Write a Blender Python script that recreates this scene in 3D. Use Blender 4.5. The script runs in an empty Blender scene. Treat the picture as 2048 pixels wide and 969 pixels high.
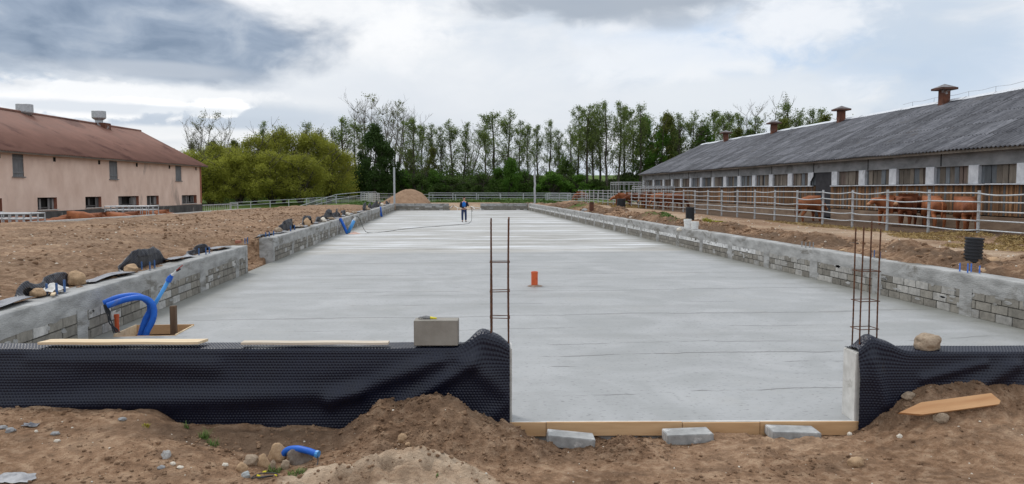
import bpy, bmesh, math, random
import numpy as np
from mathutils import Vector, Matrix
R = math.radians
scene = bpy.context.scene
COL = scene.collection

# ------------------------------------------------------------------ camera
cam_d = bpy.data.cameras.new('camera'); cam = bpy.data.objects.new('camera', cam_d); COL.objects.link(cam)
F, PITCH, YAW, H0 = 1547.0, R(3.865), R(5.02), 2.27
cam.location = (0, 0, H0)
cam.rotation_euler = (R(90) - PITCH, 0, -YAW)
cam_d.sensor_width = 36; cam_d.lens = 36 * F / 2048
cam_d.clip_start = 0.05; cam_d.clip_end = 3000
scene.camera = cam

# ------------------------------------------------------------------ sun, sky, exposure
SUN_AZ, SUN_EL = R(-38), R(52)       # azimuth from +Y towards +X
sd = bpy.data.lights.new('sun', 'SUN'); so = bpy.data.objects.new('sun', sd); COL.objects.link(so)
sd.energy = 1.2; sd.angle = R(14); sd.color = (1.0, 0.96, 0.9)
sv = Vector((math.sin(SUN_AZ) * math.cos(SUN_EL), math.cos(SUN_AZ) * math.cos(SUN_EL), math.sin(SUN_EL)))
so.rotation_euler = sv.to_track_quat('Z', 'Y').to_euler()
scene.view_settings.view_transform = 'Standard'; scene.view_settings.look = 'None'
scene.view_settings.exposure = 0.0; scene.view_settings.gamma = 1.0
scene.view_settings.use_curve_mapping = False

def N(nt, t, **kw):
    n = nt.nodes.new(t)
    for k, v in kw.items(): setattr(n, k, v)
    return n
def mth(nt, op, a, b=None, c=None, clamp=False):
    n = nt.nodes.new('ShaderNodeMath'); n.operation = op; n.use_clamp = clamp
    for i, v in enumerate((a, b, c)):
        if v is None: continue
        if isinstance(v, (int, float)): n.inputs[i].default_value = v
        else: nt.links.new(v, n.inputs[i])
    return n.outputs[0]
def mixc(nt, f, a, b, mode='MIX'):
    n = nt.nodes.new('ShaderNodeMix'); n.data_type = 'RGBA'; n.blend_type = mode; n.clamp_factor = True
    for i, v in ((0, f), (6, a), (7, b)):
        if isinstance(v, (int, float)): n.inputs[i].default_value = v
        elif isinstance(v, tuple): n.inputs[i].default_value = (v + (1,))[:4]
        else: nt.links.new(v, n.inputs[i])
    return n.outputs[2]
def ramp(nt, f, stops, interp='LINEAR'):
    n = nt.nodes.new('ShaderNodeValToRGB'); cr = n.color_ramp; cr.interpolation = interp
    while len(cr.elements) > 1: cr.elements.remove(cr.elements[-1])
    for i, (p, c) in enumerate(stops):
        if not isinstance(c, tuple): c = (c, c, c)
        e = cr.elements[0] if i == 0 else cr.elements.new(p)
        e.position = p; e.color = (c + (1,))[:4]
    nt.links.new(f, n.inputs[0]); return n.outputs[0]
def noise(nt, vec, scale, detail=4, rough=0.55, dist=0.0):
    n = nt.nodes.new('ShaderNodeTexNoise'); n.inputs['Scale'].default_value = scale
    n.inputs['Detail'].default_value = detail; n.inputs['Roughness'].default_value = rough
    n.inputs['Distortion'].default_value = dist
    nt.links.new(vec, n.inputs['Vector']); return n.outputs[0]
def vscale(nt, vec, s, off=(0, 0, 0)):
    n = nt.nodes.new('ShaderNodeMapping'); n.inputs['Scale'].default_value = s; n.inputs['Location'].default_value = off
    nt.links.new(vec, n.inputs['Vector']); return n.outputs[0]

world = bpy.data.worlds.new('World'); scene.world = world; world.use_nodes = True
nt = world.node_tree; nt.nodes.clear()
sky = N(nt, 'ShaderNodeTexSky', sky_type='NISHITA'); sky.sun_disc = False
sky.sun_elevation = SUN_EL; sky.sun_rotation = SUN_AZ; sky.air_density = 1.0; sky.dust_density = 1.5
tc = N(nt, 'ShaderNodeTexCoord')
sep = N(nt, 'ShaderNodeSeparateXYZ'); nt.links.new(tc.outputs['Generated'], sep.inputs[0])
U = mth(nt, 'ARCTAN2', sep.outputs[0], sep.outputs[1])
V = mth(nt, 'ARCSINE', sep.outputs[2])
cmb = N(nt, 'ShaderNodeCombineXYZ')
nt.links.new(U, cmb.inputs[0]); nt.links.new(V, cmb.inputs[1])
dirv = vscale(nt, cmb.outputs[0], (1.0, 2.3, 1.0))
nbig = noise(nt, dirv, 5.0, 6, 0.55, 0.3)
nmid = noise(nt, vscale(nt, cmb.outputs[0], (1, 2.0, 1), (3, 7, 1)), 14.0, 5, 0.55, 0.4)
nfin = noise(nt, vscale(nt, cmb.outputs[0], (1, 1.6, 1), (9, 2, 4)), 34.0, 4, 0.6, 0.3)
def az_el(px, py):
    return YAW + math.atan((px - 1024) / F), math.atan((380 - py) / F * math.cos(math.atan((px - 1024) / F)))
def blob(px, py, rx, ry, soft, k=1.0, nz=None):
    """cloud patch centred on a sky direction; soft = edge width, k = how much the noise frays it"""
    u0, v0 = az_el(px, py)
    a = mth(nt, 'MULTIPLY', mth(nt, 'SUBTRACT', U, u0), F / rx); b = mth(nt, 'MULTIPLY', mth(nt, 'SUBTRACT', V, v0), F / ry)
    d = mth(nt, 'SQRT', mth(nt, 'ADD', mth(nt, 'MULTIPLY', a, a), mth(nt, 'MULTIPLY', b, b)))
    d = mth(nt, 'ADD', d, mth(nt, 'MULTIPLY', mth(nt, 'SUBTRACT', nz or nmid, 0.5), k * 2.2))
    n = nt.nodes.new('ShaderNodeMapRange'); n.interpolation_type = 'SMOOTHSTEP'
    n.inputs['From Min'].default_value = 1 + soft; n.inputs['From Max'].default_value = 1 - soft
    nt.links.new(d, n.inputs['Value']); return n.outputs[0]
# base overcast: pale grey with soft mottling
c = ramp(nt, nbig, [(0.27, (0.50, 0.59, 0.73)), (0.42, (0.66, 0.73, 0.82)), (0.53, (0.83, 0.86, 0.90)), (0.66, (1.0, 1.0, 1.02))])
def lay(c, m, col, s=1.0): return mixc(nt, mth(nt, 'MULTIPLY', m, s), c, col)
SKYB = (0.46, 0.63, 0.87)
c = lay(c, blob(1530, 110, 300, 75, 0.6, 0.9), SKYB, 0.95)
c = lay(c, blob(1950, 130, 180, 60, 0.8, 1.0), SKYB, 0.4)
c = lay(c, blob(1450, 190, 260, 60, 0.5, 0.8), (0.80, 0.84, 0.89), 0.9)
c = lay(c, blob(1600, 50, 130, 45, 0.6, 0.9), (0.84, 0.87, 0.92), 0.85)
c = lay(c, blob(1830, 60, 150, 90, 0.8, 0.8), (0.62, 0.70, 0.80), 0.8)
c = lay(c, blob(700, 250, 520, 70, 0.8, 0.7), (0.64, 0.69, 0.77), 0.75)
c = lay(c, blob(600, 130, 150, 170, 0.9, 0.6), (1.0, 1.0, 1.0), 0.75)
c = lay(c, blob(790, 60, 110, 60, 0.8, 0.8, nfin), (1.0, 1.0, 1.0), 0.7)
c = lay(c, blob(870, 200, 300, 40, 0.8, 0.7), (0.72, 0.76, 0.83), 0.5)
c = lay(c, blob(1080, 150, 300, 110, 0.9, 0.6), (0.88, 0.90, 0.93), 0.6)
c = lay(c, blob(800, 62, 70, 36, 0.7, 1.0, nfin), (1.03, 1.03, 1.03), 0.7)
c = lay(c, blob(545, 45, 40, 60, 0.35, 0.8, nfin), (1.08, 1.08, 1.08), 0.7)
c = lay(c, blob(1600, 45, 100, 40, 0.7, 1.0, nfin), (0.95, 0.97, 1.0), 0.75)
c = lay(c, blob(1330, 125, 200, 40, 0.4, 0.8, nmid), (0.93, 0.95, 0.98), 0.7)
c = lay(c, blob(10, 190, 110, 45, 0.6, 0.8), (0.50, 0.69, 0.92), 0.85)
c = lay(c, blob(200, 150, 420, 40, 0.8, 0.7), (0.74, 0.78, 0.84), 0.7)
c = lay(c, blob(330, 245, 330, 26, 0.6, 0.6), (0.50, 0.58, 0.70), 0.85)
c = lay(c, blob(560, 236, 190, 22, 0.6, 0.6), (0.55, 0.62, 0.72), 0.7)
c = lay(c, blob(150, 200, 200, 34, 0.22, 0.75, nfin), (1.04, 1.04, 1.05), 0.95)
c = lay(c, blob(330, 190, 190, 16, 0.3, 0.75, nfin), (0.95, 0.96, 0.98), 0.85)
c = lay(c, blob(440, 218, 52, 18, 0.18, 0.6, nfin), (1.1, 1.1, 1.1), 1.0)
c = lay(c, blob(295, 214, 70, 15, 0.18, 0.6, nfin), (1.1, 1.1, 1.1), 1.0)
c = lay(c, blob(170, 215, 100, 17, 0.25, 0.8, nfin), (0.98, 0.98, 1.0), 0.9)
c = lay(c, blob(340, 268, 190, 13, 0.4, 0.6), (0.94, 0.95, 0.97), 0.8)
c = lay(c, blob(250, 220, 300, 9, 0.5, 0.9), (0.60, 0.67, 0.77), 0.6)
dk = ramp(nt, nmid, [(0.3, (0.19, 0.255, 0.36)), (0.52, (0.31, 0.38, 0.49)), (0.72, (0.46, 0.52, 0.61))])
c = lay(c, blob(120, 50, 455, 92, 0.22, 0.5, nbig), dk, 1.0)
c = lay(c, blob(360, 95, 200, 52, 0.25, 0.6), dk, 1.0)
c = lay(c, blob(330, 143, 140, 14, 0.4, 0.5), (0.50, 0.55, 0.63), 0.8)
c = lay(c, blob(1230, 5, 260, 40, 0.35, 0.6), (0.39, 0.44, 0.51), 0.9)
c = lay(c, blob(1330, 44, 90, 18, 0.6, 0.8), (0.48, 0.53, 0.60), 0.7)
# higher sky (above the picture) is brighter, as under real overcast
up = N(nt, 'ShaderNodeMapRange'); up.inputs['From Min'].default_value = 0.26; up.inputs['From Max'].default_value = 0.8
up.inputs['To Min'].default_value = 1.06; up.inputs['To Max'].default_value = 1.5
nt.links.new(V, up.inputs['Value'])
bg1 = N(nt, 'ShaderNodeBackground'); nt.links.new(c, bg1.inputs[0]); nt.links.new(up.outputs[0], bg1.inputs[1])
bg2 = N(nt, 'ShaderNodeBackground'); nt.links.new(sky.outputs[0], bg2.inputs[0]); bg2.inputs[1].default_value = 0.08
mx = N(nt, 'ShaderNodeMixShader'); mx.inputs[0].default_value = 0.12
nt.links.new(bg1.outputs[0], mx.inputs[1]); nt.links.new(bg2.outputs[0], mx.inputs[2])
world.cycles.sampling_method = 'MANUAL'; world.cycles.sample_map_resolution = 256
wo = N(nt, 'ShaderNodeOutputWorld'); nt.links.new(mx.outputs[0], wo.inputs[0])

# ------------------------------------------------------------------ survey helpers (photo direction -> place in the world)
fw = np.array((math.sin(YAW) * math.cos(PITCH), math.cos(YAW) * math.cos(PITCH), -math.sin(PITCH)))
rt = np.array((math.cos(YAW), -math.sin(YAW), 0)); upv = np.array((math.sin(YAW) * math.sin(PITCH), math.cos(YAW) * math.sin(PITCH), math.cos(PITCH)))
def ray(px, py): return fw + (px - 1024) / F * rt + (484.5 - py) / F * upv
def az(px, py, z=0.0): d = ray(px, py); t = (z - H0) / d[2]; return Vector((d[0] * t, d[1] * t, z))
def ay(px, py, y): d = ray(px, py); t = y / d[1]; return Vector((d[0] * t, y, H0 + d[2] * t))
def ax(px, py, x): d = ray(px, py); t = x / d[0]; return Vector((x, d[1] * t, H0 + d[2] * t))
def aplane(px, py, p, q):
    d = ray(px, py); n = (-(q[1] - p[1]), q[0] - p[0]); t = (n[0] * p[0] + n[1] * p[1]) / (n[0] * d[0] + n[1] * d[1])
    return Vector((d[0] * t, d[1] * t, H0 + d[2] * t))

# ------------------------------------------------------------------ numpy noise
def _h(ix, iy, s):
    n = (ix.astype(np.int64) * 374761393 + iy.astype(np.int64) * 668265263 + s * 982451653) & 0xFFFFFFFF
    n = ((n ^ (n >> 13)) * 1274126177) & 0xFFFFFFFF
    return ((n ^ (n >> 16)) & 0xFFFFFF) / float(0xFFFFFF)
def vn(x, y, s=0):
    x = np.asarray(x, float); y = np.asarray(y, float)
    ix = np.floor(x); iy = np.floor(y); fx = x - ix; fy = y - iy
    fx = fx * fx * (3 - 2 * fx); fy = fy * fy * (3 - 2 * fy)
    a = _h(ix, iy, s); b = _h(ix + 1, iy, s); c = _h(ix, iy + 1, s); d = _h(ix + 1, iy + 1, s)
    return (a + (b - a) * fx) * (1 - fy) + (c + (d - c) * fx) * fy
def fbm(x, y, o=4, s=0, g=0.5):
    v = 0; a = 1; t = 0
    for i in range(o):
        v = v + a * vn(x * 2**i + i * 17.3, y * 2**i - i * 9.1, s + i); t += a; a *= g
    return v / t
def cell(x, y, s=0):
    """distance to nearest scattered point, for clods"""
    ix = np.floor(x); iy = np.floor(y); best = np.full(np.shape(x), 9.0)
    for dx in (-1, 0, 1):
        for dy in (-1, 0, 1):
            cx = ix + dx; cy = iy + dy
            px = cx + _h(cx, cy, s); py = cy + _h(cx, cy, s + 7)
            best = np.minimum(best, (px - x)**2 + (py - y)**2)
    return np.sqrt(best)
def sst(x, a, b): t = np.clip((np.asarray(x, float) - a) / (b - a), 0, 1); return t * t * (3 - 2 * t)

# ------------------------------------------------------------------ materials
MATS = {}
def newmat(name, rough=0.8, spec=0.3, metal=0.0):
    m = bpy.data.materials.new(name); m.use_nodes = True; nt = m.node_tree; b = nt.nodes['Principled BSDF']
    b.inputs['Roughness'].default_value = rough; b.inputs['Metallic'].default_value = metal
    b.inputs['Specular IOR Level'].default_value = spec
    MATS[name] = m; return m, nt, b
def coords(nt, kind='pos'):
    if kind == 'pos': return N(nt, 'ShaderNodeNewGeometry').outputs['Position']
    return N(nt, 'ShaderNodeTexCoord').outputs['Object']
def bump(nt, b, h, strength, dist):
    n = N(nt, 'ShaderNodeBump'); n.inputs['Strength'].default_value = strength; n.inputs['Distance'].default_value = dist
    nt.links.new(h, n.inputs['Height']); nt.links.new(n.outputs[0], b.inputs['Normal'])
def nmat(name, c1, c2, scale=6, rough=0.85, bstr=0.4, bdist=0.01, bscale=40, spec=0.3, metal=0, kind='pos', st=(1, 1, 1), c3=None, c3t=0.62, vcol=False, vscl=2.0, detail=6):
    m, nt, b = newmat(name, rough, spec, metal)
    v = vscale(nt, coords(nt, kind), st)
    n1 = noise(nt, v, scale, detail, 0.6); n2 = noise(nt, v, bscale, 4, 0.6)
    c = ramp(nt, n1, [(0.32, c1), (0.68, c2)])
    if c3: c = mixc(nt, ramp(nt, noise(nt, v, scale * 0.45, 7, 0.65, 0.5), [(c3t, 0.0), (c3t + 0.09, 1.0)]), c, c3)
    if vcol:
        a = N(nt, 'ShaderNodeAttribute', attribute_name='col')
        c = mixc(nt, 1.0, a.outputs[0], ramp(nt, n1, [(0.25, 0.6), (0.75, 1.3)]), 'MULTIPLY')
    nt.links.new(c, b.inputs['Base Color'])
    if bstr: bump(nt, b, n2, bstr, bdist)
    r = mth(nt, 'ADD', mth(nt, 'MULTIPLY', n1, 0.25), rough - 0.12, clamp=True); nt.links.new(r, b.inputs['Roughness'])
    return m
galv = nmat('galvanised_steel', (0.36, 0.375, 0.39), (0.52, 0.54, 0.555), 9, 0.5, 0.15, 0.004, 50, 0.5, 0.35, c3=(0.24, 0.21, 0.18), c3t=0.62)
conc = nmat('concrete_beam', (0.24, 0.238, 0.228), (0.45, 0.448, 0.435), 3.0, 0.85, 0.8, 0.02, 26, c3=(0.185, 0.175, 0.155), c3t=0.54, st=(1, .6, 1.8))
conc_l = nmat('pale_concrete', (0.48, 0.47, 0.44), (0.66, 0.65, 0.62), 7, 0.85, 0.5, 0.006, 60, c3=(0.30, 0.285, 0.25), c3t=0.6)
blockm = nmat('concrete_blocks', (1, 1, 1), (1, 1, 1), 9, 0.9, 0.6, 0.006, 70, vcol=True)
mortar = nmat('mortar', (0.17, 0.16, 0.14), (0.30, 0.29, 0.26), 5, 0.95, 0.7, 0.015, 30)
boardm = nmat('weathered_boards', (1, 1, 1), (1, 1, 1), 7, 0.85, 0.5, 0.01, 30, vcol=True, st=(1, 1, 0.25))
wood = nmat('fresh_pine', (0.60, 0.44, 0.27), (0.76, 0.62, 0.42), 5, 0.65, 0.25, 0.003, 40, kind='obj', st=(0.18, 3, 3), c3=(0.42, 0.26, 0.13), c3t=0.68)
wood_o = nmat('formwork_timber', (0.46, 0.27, 0.13), (0.64, 0.42, 0.23), 4, 0.7, 0.3, 0.003, 30, kind='obj', st=(0.25, 2, 3), c3=(0.40, 0.39, 0.37), c3t=0.66)
wood_s = nmat('stake_timber', (0.50, 0.25, 0.11), (0.68, 0.40, 0.20), 4, 0.7, 0.3, 0.003, 30, kind='obj', st=(0.25, 3, 3))
rust = nmat('rusty_rebar', (0.055, 0.030, 0.020), (0.17, 0.075, 0.040), 30, 0.85, 0.6, 0.002, 200)
stone = nmat('fieldstone', (0.26, 0.19, 0.13), (0.42, 0.33, 0.24), 6, 0.85, 0.5, 0.01, 30, kind='obj')
stone_o = nmat('ochre_stone', (0.36, 0.23, 0.13), (0.52, 0.36, 0.22), 9, 0.85, 0.6, 0.008, 40, kind='obj')
stone_g = nmat('grey_stone', (0.20, 0.20, 0.20), (0.36, 0.36, 0.36), 12, 0.8, 0.5, 0.004, 60, kind='obj')
stone_p = nmat('pale_stone', (0.52, 0.46, 0.38), (0.72, 0.66, 0.56), 12, 0.8, 0.5, 0.004, 60, kind='obj')
blue = nmat('blue_duct', (0.010, 0.095, 0.46), (0.02, 0.15, 0.62), 8, 0.5, 0.1, 0.001, 60, 0.35, c3=(0.12, 0.15, 0.26), c3t=0.62)
blue_l = nmat('light_blue_pipe', (0.05, 0.27, 0.62), (0.08, 0.34, 0.72), 8, 0.35, 0.05, 0.001, 60, 0.5)
bluebolt = nmat('blue_plastic_cap', (0.04, 0.09, 0.22), (0.07, 0.14, 0.30), 20, 0.6, 0.1, 0.001, 80)
orange = nmat('orange_sewer_pipe', (0.55, 0.085, 0.02), (0.66, 0.12, 0.03), 12, 0.45, 0.1, 0.001, 60, 0.5, c3=(0.40, 0.30, 0.25), c3t=0.68)
blackp = nmat('black_plastic', (0.010, 0.011, 0.014), (0.022, 0.024, 0.03), 10, 0.5, 0.1, 0.001, 60, 0.5)
membm = nmat('black_dimpled_sheet', (0.003, 0.005, 0.016), (0.006, 0.009, 0.024), 5, 0.36, 0.0, 0.001, 60, 0.4, c3=(0.035, 0.028, 0.024), c3t=0.66)
membb = nmat('dusty_sheet', (0.20, 0.21, 0.23), (0.45, 0.46, 0.49), 9, 0.55, 0.2, 0.002, 60, 0.5, c3=(0.03, 0.03, 0.04), c3t=0.6)
whitep = nmat('white_plastic', (0.70, 0.70, 0.68), (0.82, 0.82, 0.80), 8, 0.4, 0.05, 0.001, 40, 0.5, c3=(0.45, 0.42, 0.38), c3t=0.7)
whitecl = nmat('white_rag', (0.60, 0.58, 0.54), (0.78, 0.76, 0.72), 10, 0.9, 0.3, 0.004, 60)
yellowp = nmat('yellow_tape', (0.70, 0.58, 0.03), (0.80, 0.68, 0.05), 20, 0.5, 0.0)
redp = nmat('red_handle', (0.30, 0.03, 0.02), (0.42, 0.05, 0.03), 20, 0.5, 0.0)
metalw = nmat('dull_white_metal', (0.5, 0.5, 0.48), (0.66, 0.66, 0.64), 8, 0.5, 0.1, 0.002, 50, 0.5)
straw = nmat('straw', (0.20, 0.135, 0.055), (0.46, 0.33, 0.14), 9, 0.9, 0.0)
grassm = nmat('grass_blades', (0.05, 0.11, 0.02), (0.13, 0.20, 0.045), 9, 0.8, 0.0)
dandm = nmat('yellow_flowering_grass', (0.16, 0.20, 0.03), (0.42, 0.34, 0.03), 9, 0.8, 0.0)
hidem = nmat('red_brown_hide', (0.17, 0.055, 0.022), (0.33, 0.12, 0.048), 3.0, 0.8, 0.5, 0.02, 22, kind='obj', c3=(0.12, 0.040, 0.018), c3t=0.60)
_n = hidem.node_tree; _b = _n.nodes['Principled BSDF']; _oi = N(_n, 'ShaderNodeObjectInfo'); _src = _b.inputs['Base Color'].links[0].from_socket
_n.links.new(mixc(_n, 1.0, _src, ramp(_n, _oi.outputs['Random'], [(0.0, (0.50, 0.42, 0.38)), (0.5, (0.95, 0.92, 0.88)), (1.0, (1.35, 1.38, 1.40))]), 'MULTIPLY'), _b.inputs['Base Color'])
hide_l = nmat('pale_hide', (0.40, 0.20, 0.10), (0.52, 0.30, 0.17), 5, 0.8, 0.3, 0.01, 30, kind='obj')
darkm = nmat('dark_interior', (0.008, 0.008, 0.008), (0.02, 0.018, 0.016), 3, 0.95, 0.0)

# soil / terrain: zones come from the "zone" attribute (r grass, g manure/dark, b dry pale sand)
def terrain_mat():
    m, nt, b = newmat('earth', 0.95, 0.15)
    P = coords(nt); zone = N(nt, 'ShaderNodeAttribute', attribute_name='zone'); s = N(nt, 'ShaderNodeSeparateColor'); nt.links.new(zone.outputs[0], s.inputs[0])
    n1 = noise(nt, P, 1.1, 8, 0.62, 0.3); n2 = noise(nt, P, 9.0, 6, 0.65); n3 = noise(nt, P, 45, 4, 0.6); n4 = noise(nt, P, 0.16, 5, 0.6)
    c = ramp(nt, n1, [(0.33, (0.115, 0.066, 0.038)), (0.45, (0.235, 0.138, 0.080)), (0.56, (0.345, 0.218, 0.134)), (0.70, (0.49, 0.345, 0.23))])
    c = mixc(nt, 0.55, c, ramp(nt, n2, [(0.34, (0.095, 0.055, 0.032)), (0.49, (0.27, 0.162, 0.096)), (0.65, (0.50, 0.35, 0.232))]))
    c = mixc(nt, ramp(nt, n3, [(0.60, 0.0), (0.70, 0.4)]), c, (0.50, 0.37, 0.25))
    dk = mixc(nt, n2, (0.035, 0.024, 0.017), (0.12, 0.078, 0.052))
    c = mixc(nt, mth(nt, 'MULTIPLY', s.outputs[1], ramp(nt, n1, [(0.25, 0.65), (0.65, 1.0)])), c, dk)
    pale = mixc(nt, n2, (0.42, 0.305, 0.21), (0.68, 0.545, 0.40))
    streak = noise(nt, vscale(nt, P, (0.5, 2.6, 1)), 1.6, 7, 0.65)
    c = mixc(nt, mth(nt, 'MULTIPLY', s.outputs[2], ramp(nt, streak, [(0.38, 0.25), (0.60, 1.0)])), c, pale)
    g = ramp(nt, noise(nt, P, 1.7, 8, 0.7), [(0.3, (0.040, 0.075, 0.014)), (0.55, (0.075, 0.135, 0.022)), (0.75, (0.13, 0.18, 0.04))])
    g = mixc(nt, ramp(nt, n4, [(0.4, 0.0), (0.65, 0.5)]), g, (0.14, 0.19, 0.05))
    gm = mth(nt, 'ADD', s.outputs[0], mth(nt, 'MULTIPLY', mth(nt, 'SUBTRACT', n2, 0.5), 1.4))
    c = mixc(nt, mth(nt, 'MULTIPLY', ramp(nt, gm, [(0.42, 0.0), (0.58, 1.0)]), ramp(nt, s.outputs[0], [(0.02, 0.0), (0.1, 1.0)])), c, g)
    nt.links.new(c, b.inputs['Base Color'])
    c = mixc(nt, ramp(nt, noise(nt, vscale(nt, P, (0.6, 1.4, 1)), 2.2, 8, 0.7), [(0.36, 0.55), (0.50, 0.0)]), c, (0.13, 0.082, 0.052)); nt.links.new(c, b.inputs['Base Color'])
    hh = mth(nt, 'ADD', mth(nt, 'MULTIPLY', n2, 0.7), mth(nt, 'MULTIPLY', n3, 0.35))
    bump(nt, b, hh, 1.0, 0.075)
    return m
earth = terrain_mat()

def slab_mat():
    m, nt, b = newmat('wet_screed', 0.6, 0.4)
    P = coords(nt); s = N(nt, 'ShaderNodeSeparateXYZ'); nt.links.new(P, s.inputs[0]); X, Y = s.outputs[0], s.outputs[1]
    st = noise(nt, vscale(nt, P, (0.16, 1.5, 1)), 1.2, 9, 0.62, 0.35)
    st2 = mth(nt, 'ADD', mth(nt, 'MULTIPLY', noise(nt, vscale(nt, P, (0.07, 0.8, 1)), 1.0, 6, 0.66, 0.2), 0.5), mth(nt, 'MULTIPLY', noise(nt, vscale(nt, P, (0.30, 2.2, 1)), 1.0, 7, 0.7, 0.5), 0.5))
    med = noise(nt, P, 0.6, 9, 0.68, 1.2); fine = noise(nt, P, 60, 3, 0.6); pit = noise(nt, vscale(nt, P, (0.6, 1, 1)), 26, 3, 0.5)
    near = mixc(nt, ramp(nt, st, [(0.3, 0.0), (0.7, 0.45)]), ramp(nt, med, [(0.30, (0.23, 0.232, 0.225)), (0.5, (0.315, 0.318, 0.315)), (0.72, (0.41, 0.412, 0.41))]), (0.385, 0.39, 0.39))
    near = mixc(nt, ramp(nt, med, [(0.35, 0.45), (0.52, 0.0)]), near, (0.29, 0.295, 0.285))
    near = mixc(nt, ramp(nt, noise(nt, P, 0.9, 6, 0.65), [(0.56, 0.0), (0.70, 0.35)]), near, (0.34, 0.33, 0.305))
    near = mixc(nt, ramp(nt, pit, [(0.60, 0.0), (0.70, 0.75)]), near, (0.17, 0.17, 0.165))
    dash = noise(nt, vscale(nt, P, (1.3, 9.0, 1)), 2.3, 5, 0.7, 0.4); near = mixc(nt, ramp(nt, dash, [(0.63, 0.0), (0.70, 0.65)]), near, (0.17, 0.168, 0.16)); near = mixc(nt, ramp(nt, dash, [(0.30, 0.35), (0.37, 0.0)]), near, (0.50, 0.505, 0.505))
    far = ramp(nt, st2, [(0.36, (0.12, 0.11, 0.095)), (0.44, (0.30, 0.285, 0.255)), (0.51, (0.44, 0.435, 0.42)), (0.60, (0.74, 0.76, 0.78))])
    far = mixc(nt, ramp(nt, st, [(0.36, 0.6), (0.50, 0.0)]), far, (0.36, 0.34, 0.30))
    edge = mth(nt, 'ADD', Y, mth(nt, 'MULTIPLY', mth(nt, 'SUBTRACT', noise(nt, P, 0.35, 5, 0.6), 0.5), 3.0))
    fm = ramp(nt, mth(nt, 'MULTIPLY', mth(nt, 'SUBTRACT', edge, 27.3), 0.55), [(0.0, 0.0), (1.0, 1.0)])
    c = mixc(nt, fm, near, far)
    # tan damp tide line where the older pour begins
    tl = mth(nt, 'ABSOLUTE', mth(nt, 'SUBTRACT', edge, 28.6))
    c = mixc(nt, mth(nt, 'MULTIPLY', ramp(nt, mth(nt, 'MULTIPLY', tl, 0.9), [(0.0, 1.0), (1.0, 0.0)]), 0.45), c, (0.36, 0.33, 0.28))
    band = noise(nt, vscale(nt, P, (0.05, 0.9, 1)), 1.1, 5, 0.6, 0.3); c = mixc(nt, ramp(nt, band, [(0.36, 0.38), (0.50, 0.0)]), c, (0.25, 0.25, 0.24))
    # trowel joints / hairline cracks running across
    wob = mth(nt, 'ADD', Y, mth(nt, 'MULTIPLY', noise(nt, vscale(nt, P, (0.25, 0.1, 1)), 1.3, 5, 0.6), 0.8))
    def joint(period, off, w, thr, seed):
        fr = mth(nt, 'ABSOLUTE', mth(nt, 'SUBTRACT', mth(nt, 'FRACT', mth(nt, 'ADD', mth(nt, 'DIVIDE', wob, period), off)), 0.5))
        ln = ramp(nt, mth(nt, 'MULTIPLY', fr, period / w), [(0.25, 1.0), (1.0, 0.0)])
        mk = ramp(nt, noise(nt, vscale(nt, P, (0.35, 0.7, 1), (seed, seed, 0)), 1.6, 5, 0.65), [(thr, 0.0), (thr + 0.06, 1.0)])
        return mth(nt, 'MULTIPLY', ln, mk)
    j = mth(nt, 'ADD', joint(3.43, 0.37, 0.030, 0.40, 3), joint(1.37, 0.1, 0.022, 0.50, 8), clamp=True)
    c = mixc(nt, mth(nt, 'MULTIPLY', j, 0.85), c, (0.10, 0.097, 0.09))
    # damp grime along the walls, with some corner shade painted in
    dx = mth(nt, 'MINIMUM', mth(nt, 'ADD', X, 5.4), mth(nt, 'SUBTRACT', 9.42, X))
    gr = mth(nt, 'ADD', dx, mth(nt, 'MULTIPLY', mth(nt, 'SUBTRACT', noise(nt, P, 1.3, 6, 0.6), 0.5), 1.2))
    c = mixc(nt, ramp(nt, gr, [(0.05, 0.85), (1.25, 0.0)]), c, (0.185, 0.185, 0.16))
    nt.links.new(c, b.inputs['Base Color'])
    rr = ramp(nt, med, [(0.3, 0.42), (0.7, 0.75)]); nt.links.new(rr, b.inputs['Roughness'])
    bump(nt, b, mth(nt, 'SUBTRACT', mth(nt, 'ADD', mth(nt, 'MULTIPLY', st, 0.8), mth(nt, 'MULTIPLY', pit, 0.25)), j), 0.35, 0.012)
    return m
slabm = slab_mat()

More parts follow.
